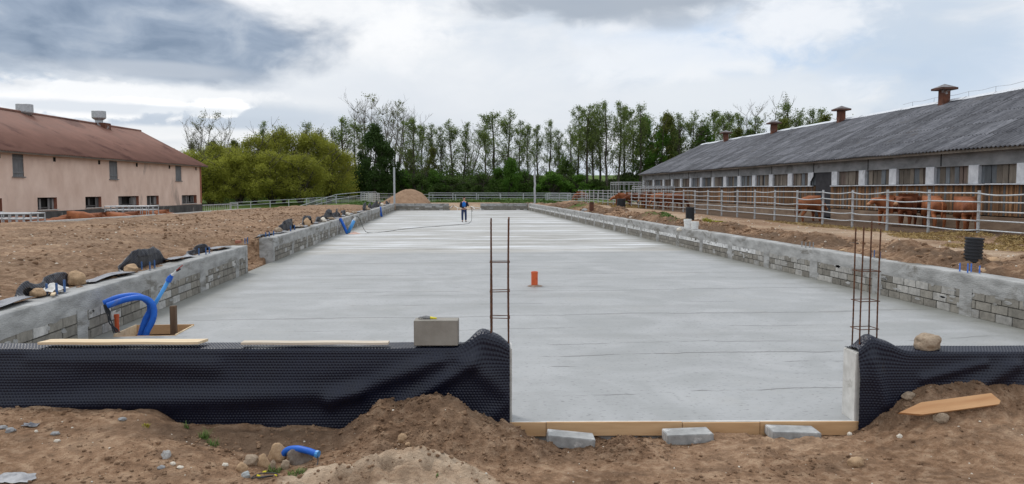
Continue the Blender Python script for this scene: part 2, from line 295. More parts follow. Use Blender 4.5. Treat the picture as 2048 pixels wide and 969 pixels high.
def slate_mat():
    m, nt, b = newmat('weathered_asbestos_roofing', 0.9, 0.2)
    P = coords(nt, 'pos')
    n1 = noise(nt, vscale(nt, P, (0.35, 1.2, 0.5)), 1.0, 9, 0.68, 0.4); n2 = noise(nt, vscale(nt, P, (1, 3, 1)), 3.5, 6, 0.7)
    c = ramp(nt, n1, [(0.32, (0.030, 0.031, 0.036)), (0.47, (0.070, 0.072, 0.082)), (0.60, (0.135, 0.138, 0.152)), (0.72, (0.23, 0.23, 0.245))])
    c = mixc(nt, 0.45, c, ramp(nt, n2, [(0.35, (0.045, 0.046, 0.055)), (0.65, (0.22, 0.22, 0.235))]))
    br = N(nt, 'ShaderNodeTexBrick'); br.offset = 0.5
    s = N(nt, 'ShaderNodeSeparateXYZ'); nt.links.new(P, s.inputs[0]); cb = N(nt, 'ShaderNodeCombineXYZ')
    nt.links.new(s.outputs[1], cb.inputs[0]); nt.links.new(s.outputs[0], cb.inputs[1]); nt.links.new(cb.outputs[0], br.inputs['Vector'])
    br.inputs['Color1'].default_value = (0.75, 0.75, 0.75, 1); br.inputs['Color2'].default_value = (1.25, 1.25, 1.25, 1); br.inputs['Mortar'].default_value = (0.35, 0.35, 0.35, 1)
    br.inputs['Scale'].default_value = 1; br.inputs['Brick Width'].default_value = 1.1; br.inputs['Row Height'].default_value = 1.45; br.inputs['Mortar Size'].default_value = 0.025; br.inputs['Mortar Smooth'].default_value = 0.3
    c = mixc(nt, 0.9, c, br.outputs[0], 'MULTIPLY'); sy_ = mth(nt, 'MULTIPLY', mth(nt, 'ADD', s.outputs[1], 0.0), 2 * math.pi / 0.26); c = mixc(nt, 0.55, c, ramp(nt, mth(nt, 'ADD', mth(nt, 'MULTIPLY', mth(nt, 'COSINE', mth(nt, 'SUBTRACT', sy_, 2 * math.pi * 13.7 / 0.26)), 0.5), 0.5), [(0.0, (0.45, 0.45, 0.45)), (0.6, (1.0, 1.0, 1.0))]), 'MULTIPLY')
    moss = ramp(nt, noise(nt, P, 0.5, 8, 0.7), [(0.62, 0.0), (0.72, 0.5)])
    c = mixc(nt, moss, c, (0.11, 0.085, 0.055))
    nt.links.new(c, b.inputs['Base Color']); bump(nt, b, n2, 0.4, 0.02)
    return m
slate = slate_mat()
redroof = nmat('brown_red_metal_roof', (0.165, 0.080, 0.058), (0.235, 0.120, 0.090), 0.8, 0.7, 0.1, 0.004, 20, 0.2, c3=(0.115, 0.052, 0.040), c3t=0.56)
plaster = nmat('peach_plaster', (0.66, 0.48, 0.385), (0.80, 0.62, 0.515), 1.1, 0.92, 0.4, 0.01, 12, c3=(0.44, 0.335, 0.28), c3t=0.58, st=(1, 1, 0.6), detail=9)
plinthm = nmat('tarred_plinth', (0.045, 0.043, 0.042), (0.11, 0.105, 0.10), 1.5, 0.9, 0.4, 0.01, 14, c3=(0.45, 0.42, 0.38), c3t=0.62)
shutm = nmat('grey_shutter_wood', (0.12, 0.125, 0.13), (0.24, 0.245, 0.25), 5, 0.85, 0.4, 0.004, 30, st=(3, 3, 0.3))
brickm = nmat('red_brick_reveal', (0.26, 0.10, 0.06), (0.36, 0.15, 0.10), 9, 0.9, 0.4, 0.006, 40)
ventred = nmat('rusty_vent_stack', (0.085, 0.036, 0.025), (0.16, 0.062, 0.036), 3.5, 0.8, 0.3, 0.006, 20, c3=(0.34, 0.34, 0.35), c3t=0.58)
ventcap = nmat('rusty_vent_cap', (0.060, 0.035, 0.028), (0.13, 0.06, 0.042), 4, 0.8, 0.3, 0.006, 20)
ventcap_g = nmat('vent_cap_grey', (0.09, 0.07, 0.065), (0.26, 0.26, 0.27), 3, 0.7, 0.2, 0.004, 20, c3=(0.10, 0.06, 0.05), c3t=0.58)
lintel = nmat('stained_concrete_lintel', (0.15, 0.155, 0.16), (0.27, 0.275, 0.28), 1.1, 0.9, 0.4, 0.01, 14, st=(1, 1, 2), c3=(0.10, 0.10, 0.10), c3t=0.58)
ridgem = nmat('zinc_ridge', (0.50, 0.52, 0.55), (0.66, 0.68, 0.71), 3, 0.45, 0.1, 0.003, 20, 0.5)
whitewash = nmat('whitewashed_pier', (0.42, 0.44, 0.47), (0.60, 0.62, 0.65), 3, 0.9, 0.3, 0.006, 20, c3=(0.28, 0.27, 0.26), c3t=0.6)
adobe = nmat('stained_plinth', (0.15, 0.10, 0.07), (0.30, 0.22, 0.155), 1.5, 0.95, 0.5, 0.02, 12, st=(1, 0.6, 2))
eavem = nmat('eave_board', (0.10, 0.085, 0.07), (0.20, 0.17, 0.14), 4, 0.9, 0.3, 0.004, 30, st=(1, 0.3, 1))
sandm = nmat('sand', (0.25, 0.155, 0.095), (0.36, 0.235, 0.15), 2.2, 0.95, 0.8, 0.05, 12, c3=(0.16, 0.095, 0.06), c3t=0.60)
barkm = nmat('bark', (0.045, 0.038, 0.030), (0.10, 0.088, 0.072), 4, 0.95, 0.0, kind='obj')
bark_p = nmat('pale_bark', (0.13, 0.12, 0.10), (0.24, 0.22, 0.19), 4, 0.95, 0.0, kind='obj')
jacket = nmat('navy_jacket', (0.008, 0.010, 0.022), (0.016, 0.019, 0.036), 20, 0.85, 0.2, 0.004, 60, kind='obj')
shirtm = nmat('blue_shirt', (0.02, 0.13, 0.45), (0.03, 0.18, 0.55), 20, 0.85, 0.2, 0.003, 60, kind='obj')
jeans = nmat('blue_jeans', (0.022, 0.035, 0.085), (0.045, 0.065, 0.14), 14, 0.9, 0.2, 0.003, 60, kind='obj')
skinm = nmat('skin', (0.50, 0.27, 0.19), (0.58, 0.33, 0.24), 14, 0.6, 0.0, kind='obj')
hairm = nmat('dark_hair', (0.03, 0.02, 0.015), (0.06, 0.04, 0.03), 30, 0.8, 0.2, 0.003, 90, kind='obj')
eyem = nmat('eye', (0.02, 0.02, 0.02), (0.03, 0.03, 0.03), 30, 0.4, 0.0)

def leafmat(name, a, b_, tr=0.35):
    m, nt, b = newmat(name, 0.65, 0.25)
    P = coords(nt, 'pos'); n = noise(nt, P, 0.9, 5, 0.7); n2 = noise(nt, P, 7, 2, 0.6)
    f = mth(nt, 'ADD', mth(nt, 'MULTIPLY', n, 0.65), mth(nt, 'MULTIPLY', n2, 0.35))
    c = ramp(nt, f, [(0.36, a), (0.62, b_)])
    oi = N(nt, 'ShaderNodeObjectInfo'); c = mixc(nt, mth(nt, 'MULTIPLY', oi.outputs['Random'], 0.4), c, tuple(x * 0.55 for x in a))
    nt.links.new(c, b.inputs['Base Color'])
    t = N(nt, 'ShaderNodeBsdfTranslucent'); nt.links.new(c, t.inputs[0])
    mx = N(nt, 'ShaderNodeMixShader'); mx.inputs[0].default_value = tr
    nt.links.new(b.outputs[0], mx.inputs[1]); nt.links.new(t.outputs[0], mx.inputs[2])
    nt.links.new(mx.outputs[0], nt.nodes['Material Output'].inputs[0]); return m
lf_alder = leafmat('alder_leaves', (0.10, 0.145, 0.036), (0.22, 0.285, 0.078), 0.5)
lf_willow = leafmat('willow_leaves', (0.20, 0.22, 0.028), (0.42, 0.43, 0.07), 0.5)
lf_dark = leafmat('dark_leaves', (0.035, 0.075, 0.016), (0.080, 0.14, 0.030))
lf_bright = leafmat('bright_leaves', (0.065, 0.15, 0.020), (0.14, 0.27, 0.038), 0.45)
lf_olive = leafmat('olive_leaves', (0.095, 0.115, 0.022), (0.19, 0.21, 0.045), 0.4)
lf_under = leafmat('undergrowth_leaves', (0.048, 0.090, 0.020), (0.125, 0.195, 0.042), 0.45)

# ------------------------------------------------------------------ mesh helpers
def link(o, parent=None):
    COL.objects.link(o)
    if parent: o.parent = parent
    return o
def tag(o, label=None, cat=None, group=None, kind=None):
    if label: o['label'] = label
    if cat: o['category'] = cat
    if group: o['group'] = group
    if kind: o['kind'] = kind
    return o
def thing(name, label, cat, loc=(0, 0, 0), group=None, rz=0):
    o = bpy.data.objects.new(name, None); link(o); o.location = loc; o.rotation_euler = (0, 0, rz); o.empty_display_size = 0.2
    return tag(o, label, cat, group)
def kids(o): return [c for c in bpy.data.objects if c.parent == o]
def dup(o, parent=None, loc=None, rz=None, scl=None, label=None, group=None, tree=None):
    c = o.copy(); link(c, parent)
    if loc is not None: c.location = loc
    if rz is not None: c.rotation_euler = (0, 0, rz)
    if scl is not None: c.scale = scl
    if label: c['label'] = label
    if group: c['group'] = group
    for ch in (tree if tree is not None else kids(o)): dup(ch, c)
    return c
class MB:
    def __init__(s): s.v = []; s.f = []; s.c = []; s.col = None
    def add(s, vs, fs):
        b = len(s.v); s.v += [tuple(v) for v in vs]; s.f += [tuple(i + b for i in f) for f in fs]; s.c += [s.col] * len(fs)
    def box(s, c, d, rz=0, rx=0, ry=0, bev=0):
        M = Matrix.Translation(c) @ Matrix.Rotation(rz, 4, 'Z') @ Matrix.Rotation(ry, 4, 'Y') @ Matrix.Rotation(rx, 4, 'X')
        x, y, z = d[0] / 2, d[1] / 2, d[2] / 2
        if bev <= 0:
            vs = [(-x, -y, -z), (x, -y, -z), (x, y, -z), (-x, y, -z), (-x, -y, z), (x, -y, z), (x, y, z), (-x, y, z)]
            s.add([M @ Vector(v) for v in vs], [(0, 3, 2, 1), (4, 5, 6, 7), (0, 1, 5, 4), (1, 2, 6, 5), (2, 3, 7, 6), (3, 0, 4, 7)])
        else:
            bm = bmesh.new(); bmesh.ops.create_cube(bm, size=1)
            for v in bm.verts: v.co = Vector((v.co.x * d[0], v.co.y * d[1], v.co.z * d[2]))
            bmesh.ops.bevel(bm, geom=bm.edges[:], offset=bev, segments=2, affect='EDGES')
            bm.verts.index_update()
            s.add([M @ v.co for v in bm.verts], [[v.index for v in f.verts] for f in bm.faces]); bm.free()
    def tube(s, pts, r, n=8, cap=True, taper=None):
        pts = [Vector(p) for p in pts]; rs = r if isinstance(r, (list, tuple)) else [r] * len(pts)
        b = len(s.v); up = None
        for i, p in enumerate(pts):
            t = (pts[min(i + 1, len(pts) - 1)] - pts[max(i - 1, 0)])
            if t.length < 1e-9: t = Vector((0, 0, 1))
            t.normalize()
            if up is None: up = Vector((0, 0, 1)) if abs(t.z) < 0.9 else Vector((0, 1, 0))
            a = up - t * up.dot(t)
            if a.length < 1e-5: a = Vector((1, 0, 0)) - t * t.x
            a.normalize(); up = a; c = t.cross(a)
            for k in range(n):
                an = 2 * math.pi * k / n; s.v.append(tuple(p + (a * math.cos(an) + c * math.sin(an)) * rs[i]))
        for i in range(len(pts) - 1):
            for k in range(n):
                k2 = (k + 1) % n; s.f.append((b + i * n + k, b + i * n + k2, b + (i + 1) * n + k2, b + (i + 1) * n + k)); s.c.append(s.col)
        if cap:
            s.f.append(tuple(b + k for k in range(n))[::-1]); s.c.append(s.col)
            s.f.append(tuple(b + (len(pts) - 1) * n + k for k in range(n))); s.c.append(s.col)
    def lathe(s, prof, c=(0, 0, 0), n=24):
        b = len(s.v); c = Vector(c)
        for r, z in prof:
            for k in range(n):
                an = 2 * math.pi * k / n; s.v.append((c.x + r * math.cos(an), c.y + r * math.sin(an), c.z + z))
        for i in range(len(prof) - 1):
            for k in range(n):
                k2 = (k + 1) % n; s.f.append((b + i * n + k, b + i * n + k2, b + (i + 1) * n + k2, b + (i + 1) * n + k)); s.c.append(s.col)
    def quad(s, a, b, c, d): s.add([a, b, c, d], [(0, 1, 2, 3)])
    def build(s, name, mat, parent=None, smooth=False, world=True):
        off = Vector((0, 0, 0))
        if parent and world:
            p = parent
            while p: off += p.location; p = p.parent
        me = bpy.data.meshes.new(name)
        me.from_pydata([(v[0] - off.x, v[1] - off.y, v[2] - off.z) for v in s.v], [], s.f); me.materials.append(mat)
        if any(c is not None for c in s.c):
            at = me.color_attributes.new('col', 'FLOAT_COLOR', 'CORNER'); arr = []
            for p, c in zip(me.polygons, s.c): arr += list((c or (0.5, 0.5, 0.5)) + (1,)) * p.loop_total
            at.data.foreach_set('color', arr)
        if smooth: me.shade_smooth()
        return link(bpy.data.objects.new(name, me), parent)
def grid_obj(name, P, mat, parent=None, smooth=True, close=False, zone=None, world=True, origin=None):
    nu, nv = P.shape[:2]
    off = np.array(origin if origin is not None else (0, 0, 0), float)
    if parent and world: off = off + np.array(parent.location)
    me = bpy.data.meshes.new(name); n = nu * nv
    me.vertices.add(n); me.vertices.foreach_set('co', (P - off).reshape(-1).astype(np.float32))
    i = np.arange(nu - 1)[:, None]; j = np.arange(nv - 1)[None, :]; a = i * nv + j
    q = np.stack([a, a + nv, a + nv + 1, a + 1], -1).reshape(-1, 4)
    me.loops.add(q.size); me.loops.foreach_set('vertex_index', q.reshape(-1).astype(np.int32))
    me.polygons.add(len(q)); me.polygons.foreach_set('loop_start', (np.arange(len(q)) * 4).astype(np.int32))
    me.update(calc_edges=True); me.materials.append(mat)
    if zone is not None:
        at = me.color_attributes.new('zone', 'FLOAT_COLOR', 'POINT')
        at.data.foreach_set('color', np.concatenate([zone, np.ones(zone.shape[:2] + (1,))], -1).reshape(-1).astype(np.float32))
    me.validate(); 
    if smooth: me.shade_smooth()
    o = bpy.data.objects.new(name, me); link(o, parent)
    if origin is not None: o.location = origin
    return o
def rotate_to(mb_pts, loc, rz):
    M = Matrix.Translation(loc) @ Matrix.Rotation(rz, 4, 'Z'); return [M @ Vector(p) for p in mb_pts]

# ------------------------------------------------------------------ terrain
XL, XR, YE = -5.38, 9.40, 86.0
FA = math.atan(0.078); E1 = Vector((math.cos(FA), -math.sin(FA), 0)); E2 = Vector((-math.sin(FA), -math.cos(FA), 0)); FO = Vector((0.65, 7.40, 0))
def fp(s, d, z): return FO + E1 * s + E2 * d + Vector((0, 0, z))
def yf(x): return 7.40 - 0.078 * (x - 0.65)
def fy(px, dy=0.0): return yf((px - 888) / F * 7.3) - dy
CP = []
def cp(px, py, back=0.05, Y=None):
    Y = Y if Y else fy(px, back); p = ay(px, py, Y); CP.append((p.x, p.y, p.z))
for px, py in [(-300, 815), (0, 817), (85, 812), (170, 819), (260, 823), (315, 819), (353, 846), (366, 856), (407, 847), (460, 850)]: cp(px, py)
for px, py in [(520, 850), (552, 857), (583, 850), (640, 853), (678, 858), (705, 857), (738, 838), (762, 828)]: cp(px, py, 0.07)
for px, py in [(740, 828), (762, 812), (796, 818), (847, 803), (880, 806), (915, 806), (929, 820), (934, 836), (966, 852), (1017, 868)]: cp(px, py, 0.32)
for px, py in [(1066, 880), (1191, 886), (1300, 878), (1425, 872), (1637, 874), (1697, 870)]: cp(px, py, 0.06)
for px, py in [(1725, 866), (1744, 850), (1773, 828), (1809, 802), (1845, 783), (1880, 780), (1910, 777), (1960, 766), (1996, 776), (2048, 773), (2300, 770)]: cp(px, py, 0.10)
for px, py in [(1066, 895), (1191, 902), (1310, 893), (1425, 889), (1637, 884), (1700, 878)]: cp(px, py, 0.40)
# nearer ground
for px, py, Y in [(0, 850, 7.15), (150, 845, 7.1), (300, 850, 7.0), (0, 905, 6.5), (200, 905, 6.45), (340, 880, 6.7), (420, 905, 6.45), (60, 965, 6.0), (300, 965, 5.95), (440, 960, 6.05), (500, 915, 6.5), (540, 950, 6.2), (600, 935, 6.35),
                  (430, 868, 7.1), (520, 880, 7.0), (600, 885, 6.95), (680, 890, 6.85), (660, 915, 6.5),
                  (700, 935, 6.05), (760, 925, 6.0), (800, 920, 5.95), (880, 930, 5.95), (960, 952, 5.9), (640, 955, 5.85), (720, 962, 5.7), (850, 965, 5.65),
                  (760, 870, 6.75), (850, 862, 6.75), (930, 880, 6.7), (1000, 905, 6.55), (900, 915, 6.4), (1000, 945, 6.15), (1100, 935, 6.25), (1100, 965, 5.95),
                  (1250, 925, 6.35), (1400, 920, 6.35), (1300, 965, 5.9), (1500, 960, 5.85), (1600, 915, 6.35), (1750, 905, 6.35), (1700, 960, 5.8), (1830, 850, 6.75), (1920, 825, 6.8), (2040, 815, 6.8), (1900, 870, 6.45), (2040, 870, 6.35), (1900, 950, 5.75), (2048, 950, 5.7), (2250, 850, 6.4), (-200, 900, 6.5)]:
    cp(px, py, 0, Y)
CP = np.array(CP)
for x in np.arange(-6, 10, 1.6): CP = np.vstack([CP, [x, 4.6, 0.12], [x, 3.2, 0.10]])
def _tps(r2): return np.where(r2 > 1e-12, r2 * np.log(r2 + 1e-12), 0)
_n = len(CP); _d2 = (CP[:, None, 0] - CP[None, :, 0])**2 + (CP[:, None, 1] - CP[None, :, 1])**2
_A = np.zeros((_n + 3, _n + 3)); _A[:_n, :_n] = _tps(_d2) + np.eye(_n) * 0.015; _A[:_n, _n] = 1; _A[:_n, _n + 1:] = CP[:, :2]; _A[_n:, :_n] = _A[:_n, _n:].T
_w = np.linalg.solve(_A, np.concatenate([CP[:, 2], [0, 0, 0]]))
def fore_h(x, y):
    x = np.clip(x, -6, 9); y = np.clip(y, 3, 8.2); out = _w[_n] + _w[_n + 1] * x + _w[_n + 2] * y
    for k in range(_n): out = out + _w[k] * _tps((x - CP[k, 0])**2 + (y - CP[k, 1])**2)
    return out
EY = np.array([5, 20, 33, 47, 55, 66, 73, 85, 100]); EX = np.array([-25, -21.0, -18, -15.6, -14.9, -12.8, -11.4, -10, -9])
def H(x, y, detail=True):
    x = np.asarray(x, float); y = np.asarray(y, float)
    yl = yf(x)
    # ---- left fill bank
    xe = np.interp(y, EY, EX)
    lb = 0.70 + 0.16 * sst(-x, 6.2, 8.5) + 0.12 * (fbm(x * 0.35, y * 0.3, 3, 5) - 0.5)
    gap = sst(-x, 9.5, 6.0) * sst(y, 20.8, 22.0) * sst(-y, -25.6, -24.6); lb = lb * (1 - gap) - 0.05 * gap
    drop = (1 - sst(x - xe, -0.9, 0.1)) * (1 - sst(y, 74, 92)); lb = lb * (1 - drop) + (-0.45) * drop
    lb = lb - 0.15 * sst(y, 70, 95) * (1 - drop)
    # ---- right ground
    rb = 0.64 - 0.04 * sst(x, 10, 13) + 0.18 * sst(x, 16.8, 17.6) * sst(-y, -28, -23.5) * (1 - sst(x, 18.5, 20))
    md = np.exp(-((x - 10.75) / 0.75)**2) * (0.5 + 0.8 * fbm(x * 0.5, y * 0.22, 3, 21)) * sst(y, 9, 12) * (1 - sst(y, 82, 90))
    rb = rb + md * 0.22 * sst(fbm(x * 0.9 + 3, y * 0.35, 2, 8), 0.35, 0.6)
    for cx, cy, rx_, ry_, hh in [(10.9, 21.5, .7, 1.3, .16), (11.3, 29.0, .9, 1.3, .16), (10.9, 39, .8, 2.0, .3), (11.2, 47.5, .9, 2.6, .36), (11.8, 63, 1.3, 3, .45), (12.3, 71, 1.6, 3.2, .6), (12.6, 15.9, .8, 1.0, .14), (11.0, 17.0, 0.7, 1.4, .14)]:
        rb = rb + hh * np.exp(-((x - cx) / rx_)**2 - ((y - cy) / ry_)**2)
    g = np.where(x < 2, lb, rb)
    # ---- far end
    t = sst(x, -9, -3); far = 0.62 + 0.0 * x
    g = np.where(y > YE - 1, (lb * (1 - t) + far * t) * (x < 2) + rb * (x >= 2), g)
    hill = 0.9 * sst(y, 104, 124) + 5.2 * sst(y, 126, 240) + (-0.9 * sst(-x, 12, 30)) * sst(y, 90, 110) * (1 - sst(y, 150, 200))
    hill = hill + 1.2 * (fbm(x * 0.012, y * 0.012, 3, 9) - 0.5) * sst(y, 130, 200)
    g = g + hill
    # ---- building pit under the slab
    inside = (x > XL - 0.22) & (x < XR + 0.22) & (y < YE + 0.2) & (y > yl + 0.10)
    # ---- foreground
    msk = (y < yl + 0.6)
    f = np.zeros_like(g)
    if msk.any(): f[msk] = fore_h(x[msk], y[msk])
    f = f - 0.075 * np.exp(-(((x + 1.55) / .75)**2 + ((y - 6.86) / .20)**2))
    f = f + 0.055 * np.exp(-(((x + .30) / .62)**2 + ((y - 5.92) / .16)**2)) + 0.05 * np.exp(-(((x + .05) / .22)**2 + ((y - 5.98) / .09)**2))
    f = f + 0.10 * (fbm(x * 0.3, y * 0.3, 2, 3) - 0.5) * (1 - sst(y, 3, 5))
    fg = np.where(y < yl + 0.10, f, g)
    side = (x < XL - 0.3) | (x > XR + 0.3); wb = sst(y - yl, -0.5, 0.6)
    fg = np.where(side & (y < yl + 0.6), f * (1 - wb) + g * wb, fg)
    out = np.where(inside, -0.2, fg)
    if detail:
        near = 1 - sst(y, 9, 16)
        cl = np.clip(1 - cell(x * 7, y * 7, 3) * 1.5, 0, 1)**0.7 * 0.035 + np.clip(1 - cell(x * 15 + 5, y * 15, 4) * 1.5, 0, 1)**0.7 * 0.017
        mound = sst(x, -1.15, -0.5) * (1 - sst(x, 1.6, 2.5)) * sst(y, 6.25, 6.55) + sst(x, 3.9, 4.4) * sst(y, 6.6, 6.95) * 0.8 + 0.35 * (x < -1.6) * sst(y, 6.9, 7.2)
        mound = np.clip(mound, 0, 1) + 0.5 * sst(fbm(x * 0.7, y * 0.7, 3, 31), 0.52, 0.68) * (1 - np.clip(mound, 0, 1))
        d = near * (mound * (cl * 1.5 + 0.11 * (fbm(x * 5, y * 5, 4, 41) - 0.5) + 0.13 * (fbm(x * 1.9, y * 1.9, 2, 44) - 0.5)) + 0.06 * (fbm(x * 2.2, y * 3.0, 5, 51) - 0.5) + 0.028 * (fbm(x * 12, y * 14, 3, 61) - 0.5) + 0.05 * np.exp(-(((x + .45) / .8)**2 + ((y - 5.8) / .3)**2)) * (cl * 26 + 3.4 * fbm(x * 5, y * 5, 4, 66) - 1.7))
        farm = sst(y, 7.5, 12) * (1 - sst(y, 100, 130))
        cl2 = np.clip(1 - cell(x * 3.1, y * 3.1, 13) * 1.4, 0, 1)**0.8
        lw = (x < XL - 0.25); rw = (x > XR + 0.25) & (x < 13.0)
        d = d + farm * (lw * (0.16 * (fbm(x * 0.9, y * 0.9, 4, 71) - 0.5) + 0.07 * cl2 * sst(fbm(x * 0.4, y * 0.4, 3, 81), 0.42, 0.65) + 0.09 * (fbm(x * 4.5, y * 4.5, 3, 75) - 0.5)) * (1 - drop) + rw * (0.34 * (fbm(x * 1.6, y * 1.3, 4, 91) - 0.5) + 0.14 * cl2 * sst(fbm(x * 0.6, y * 0.5, 3, 85), 0.4, 0.6)) + (~lw & ~rw & (x > 12)) * 0.06 * (fbm(x * 0.8, y * 0.5, 4, 95) - 0.5))
        out = out + np.where(inside, 0, d * np.where((y < yl) & (y > yl - .12), .6, 1))
    return out
def hz(x, y): return float(H(np.array([float(x)]), np.array([float(y)]))[0])
def axis(segs):
    out = [segs[0][0]]
    for a, b, s0, s1 in segs:
        p = a
        while p < b - 1e-6:
            t = (p - a) / (b - a); p = p + s0 * (s1 / s0)**t; out.append(min(p, b))
    return np.unique(np.round(np.array(out), 4))
gx = axis([(-900, -60, 60, 4), (-60, -25, 3, 0.6), (-25, -7, 0.35, 0.07), (-7, -5.0, 0.045, 0.03), (-5.0, 6.4, 0.021, 0.021), (6.4, 9.2, 0.03, 0.08), (9.2, 13.5, 0.05, 0.07), (13.5, 25, 0.15, 0.5), (25, 60, 1, 4), (60, 900, 6, 80)])
gy = axis([(-40, 3, 6, 0.4), (3, 5.5, 0.15, 0.03), (5.5, 7.7, 0.019, 0.019), (7.7, 14, 0.03, 0.06), (14, 40, 0.07, 0.22), (40, 110, 0.25, 0.9), (110, 260, 1.0, 5), (260, 1500, 10, 120)])
GX, GY = np.meshgrid(gx, gy, indexing='ij'); GZ = H(GX, GY)
zr = sst(GY, 88, 97) * sst(GX, -60, -40) * 0 + sst(GY + 3 * (fbm(GX * .3, GY * .3, 3, 2) - .5), 99, 102)
zr = np.maximum(zr, sst(GX, -12.5, -10.5) * (1 - sst(GX, -8.6, -6.8)) * sst(GY, 72, 76) * (1 - sst(GY, 88, 92)) * 1.0)
zr = np.maximum(zr, (GX < np.interp(GY, EY, EX) - 1) * sst(GY, 72, 80)); zr = np.maximum(zr, (GX > 40) * 1.0); zr = np.maximum(zr, (GX < -45) * 1.0)
for cx, cy, r_ in [(11.6, 35.0, 1.3), (10.8, 62, 1.2), (11.3, 39.5, 1.2)]: zr = np.maximum(zr, 0.75 * np.exp(-(((GX - cx) / r_)**2 + ((GY - cy) / (r_ * 1.3))**2)))
zg = sst(GX + .8 * (fbm(GX, GY * .6, 3, 88) - .5), 17.0, 17.9) * (1 - sst(GX, 24, 30)) * (1 - sst(GY, 96, 102)) * 1.0
zg = np.maximum(zg, (1 - sst(GX, np.interp(GY, EY, EX) - 1.2, np.interp(GY, EY, EX) - 0.4)) * (GX > -40) * 0.75 * (1 - sst(GY, 66, 74)))
zg = np.maximum(zg, 0.75 * sst(GX, XR, XR + .3) * (1 - sst(GX, 11.6, 13)) * sst(fbm(GX * .8, GY * .35, 3, 77), 0.40, 0.6))
fm = (GY < yf(GX))
zg = np.maximum(zg, fm * sst(fore_h(GX, GY) * 0 + (1 - sst(GY, 0, 1)) * 0 + np.exp(-(((GX + 1.65) / 1.3)**2 + ((GY - 7.0) / .40)**2)), 0.25, 0.7) * 0.75); zg = np.maximum(zg, .28 * (GX < XL - .3) * (GY > 9) * (GY < 75) * sst(fbm(GX * .5, GY * .8, 4, 33), .35, .6))
mnd = sst(GX, -1.15, -0.6) * (1 - sst(GX, 0.9, 2.2)) * sst(GY, 6.2, 6.4); zg = np.maximum(zg, fm * mnd * (0.22 + 0.25 * fbm(GX * 2, GY * 2, 3, 14)))
zg = np.maximum(zg, fm * 0.38 * sst(GX, 3.8, 4.3) * sst(GY, 6.75, 7.0))
zb = sst(GX, 12.2, 13.6) * (1 - sst(GX, 16.8, 17.8)) * (1 - sst(GY, 80, 90)) * (0.05 + .8 * sst(fbm(GX * .9, GY * .22, 4, 19), .3, .7))
zb = np.maximum(zb, 0.12 * (GX < XL) * sst(-GX, 6, 9) * (GY > 8)); zb = np.maximum(zb, 0.8 * (GY > YE) * (GY < 100) * sst(fbm(GX * .3, GY * .5, 3, 5), .4, .5) * (GX > -7))
pale_fg = np.exp(-(((GX - (-0.45)) / .85)**2 + ((GY - 5.72) / .36)**2)); zb = np.maximum(zb, fm * sst(pale_fg + .25 * (fbm(GX * 3, GY * 3, 3, 6) - .5), 0.35, 0.5)); zg = zg * (1 - fm * sst(pale_fg, .3, .5))
ground = grid_obj('ground', np.stack([GX, GY, GZ], -1), earth, zone=np.stack([zr, zg, zb], -1)); tag(ground, kind='structure')

# ------------------------------------------------------------------ concrete slab with an open pit near the left wall
PX0, PX1, PY0, PY1 = -5.12, -4.18, 12.35, 13.25
m = MB()
def sl(x0, x1, y0, y1):   # y0 may follow the slanted front line
    a = yf(x0) if y0 is None else y0; b = yf(x1) if y0 is None else y0
    m.quad((x0, a, 0), (x1, b, 0), (x1, y1, 0), (x0, y1, 0))
Ya, Yb = XL - .05, XR + .05
sl(Ya, PX0, None, PY1); sl(PX1, Yb, None, PY1); sl(PX0, PX1, None, PY0); sl(Ya, Yb, PY1, YE + .1)
m.quad((Ya, yf(Ya), -.19), (Yb, yf(Yb), -.19), (Yb, yf(Yb), 0), (Ya, yf(Ya), 0))
slab = m.build('concrete_floor_slab', slabm); tag(slab, kind='structure')

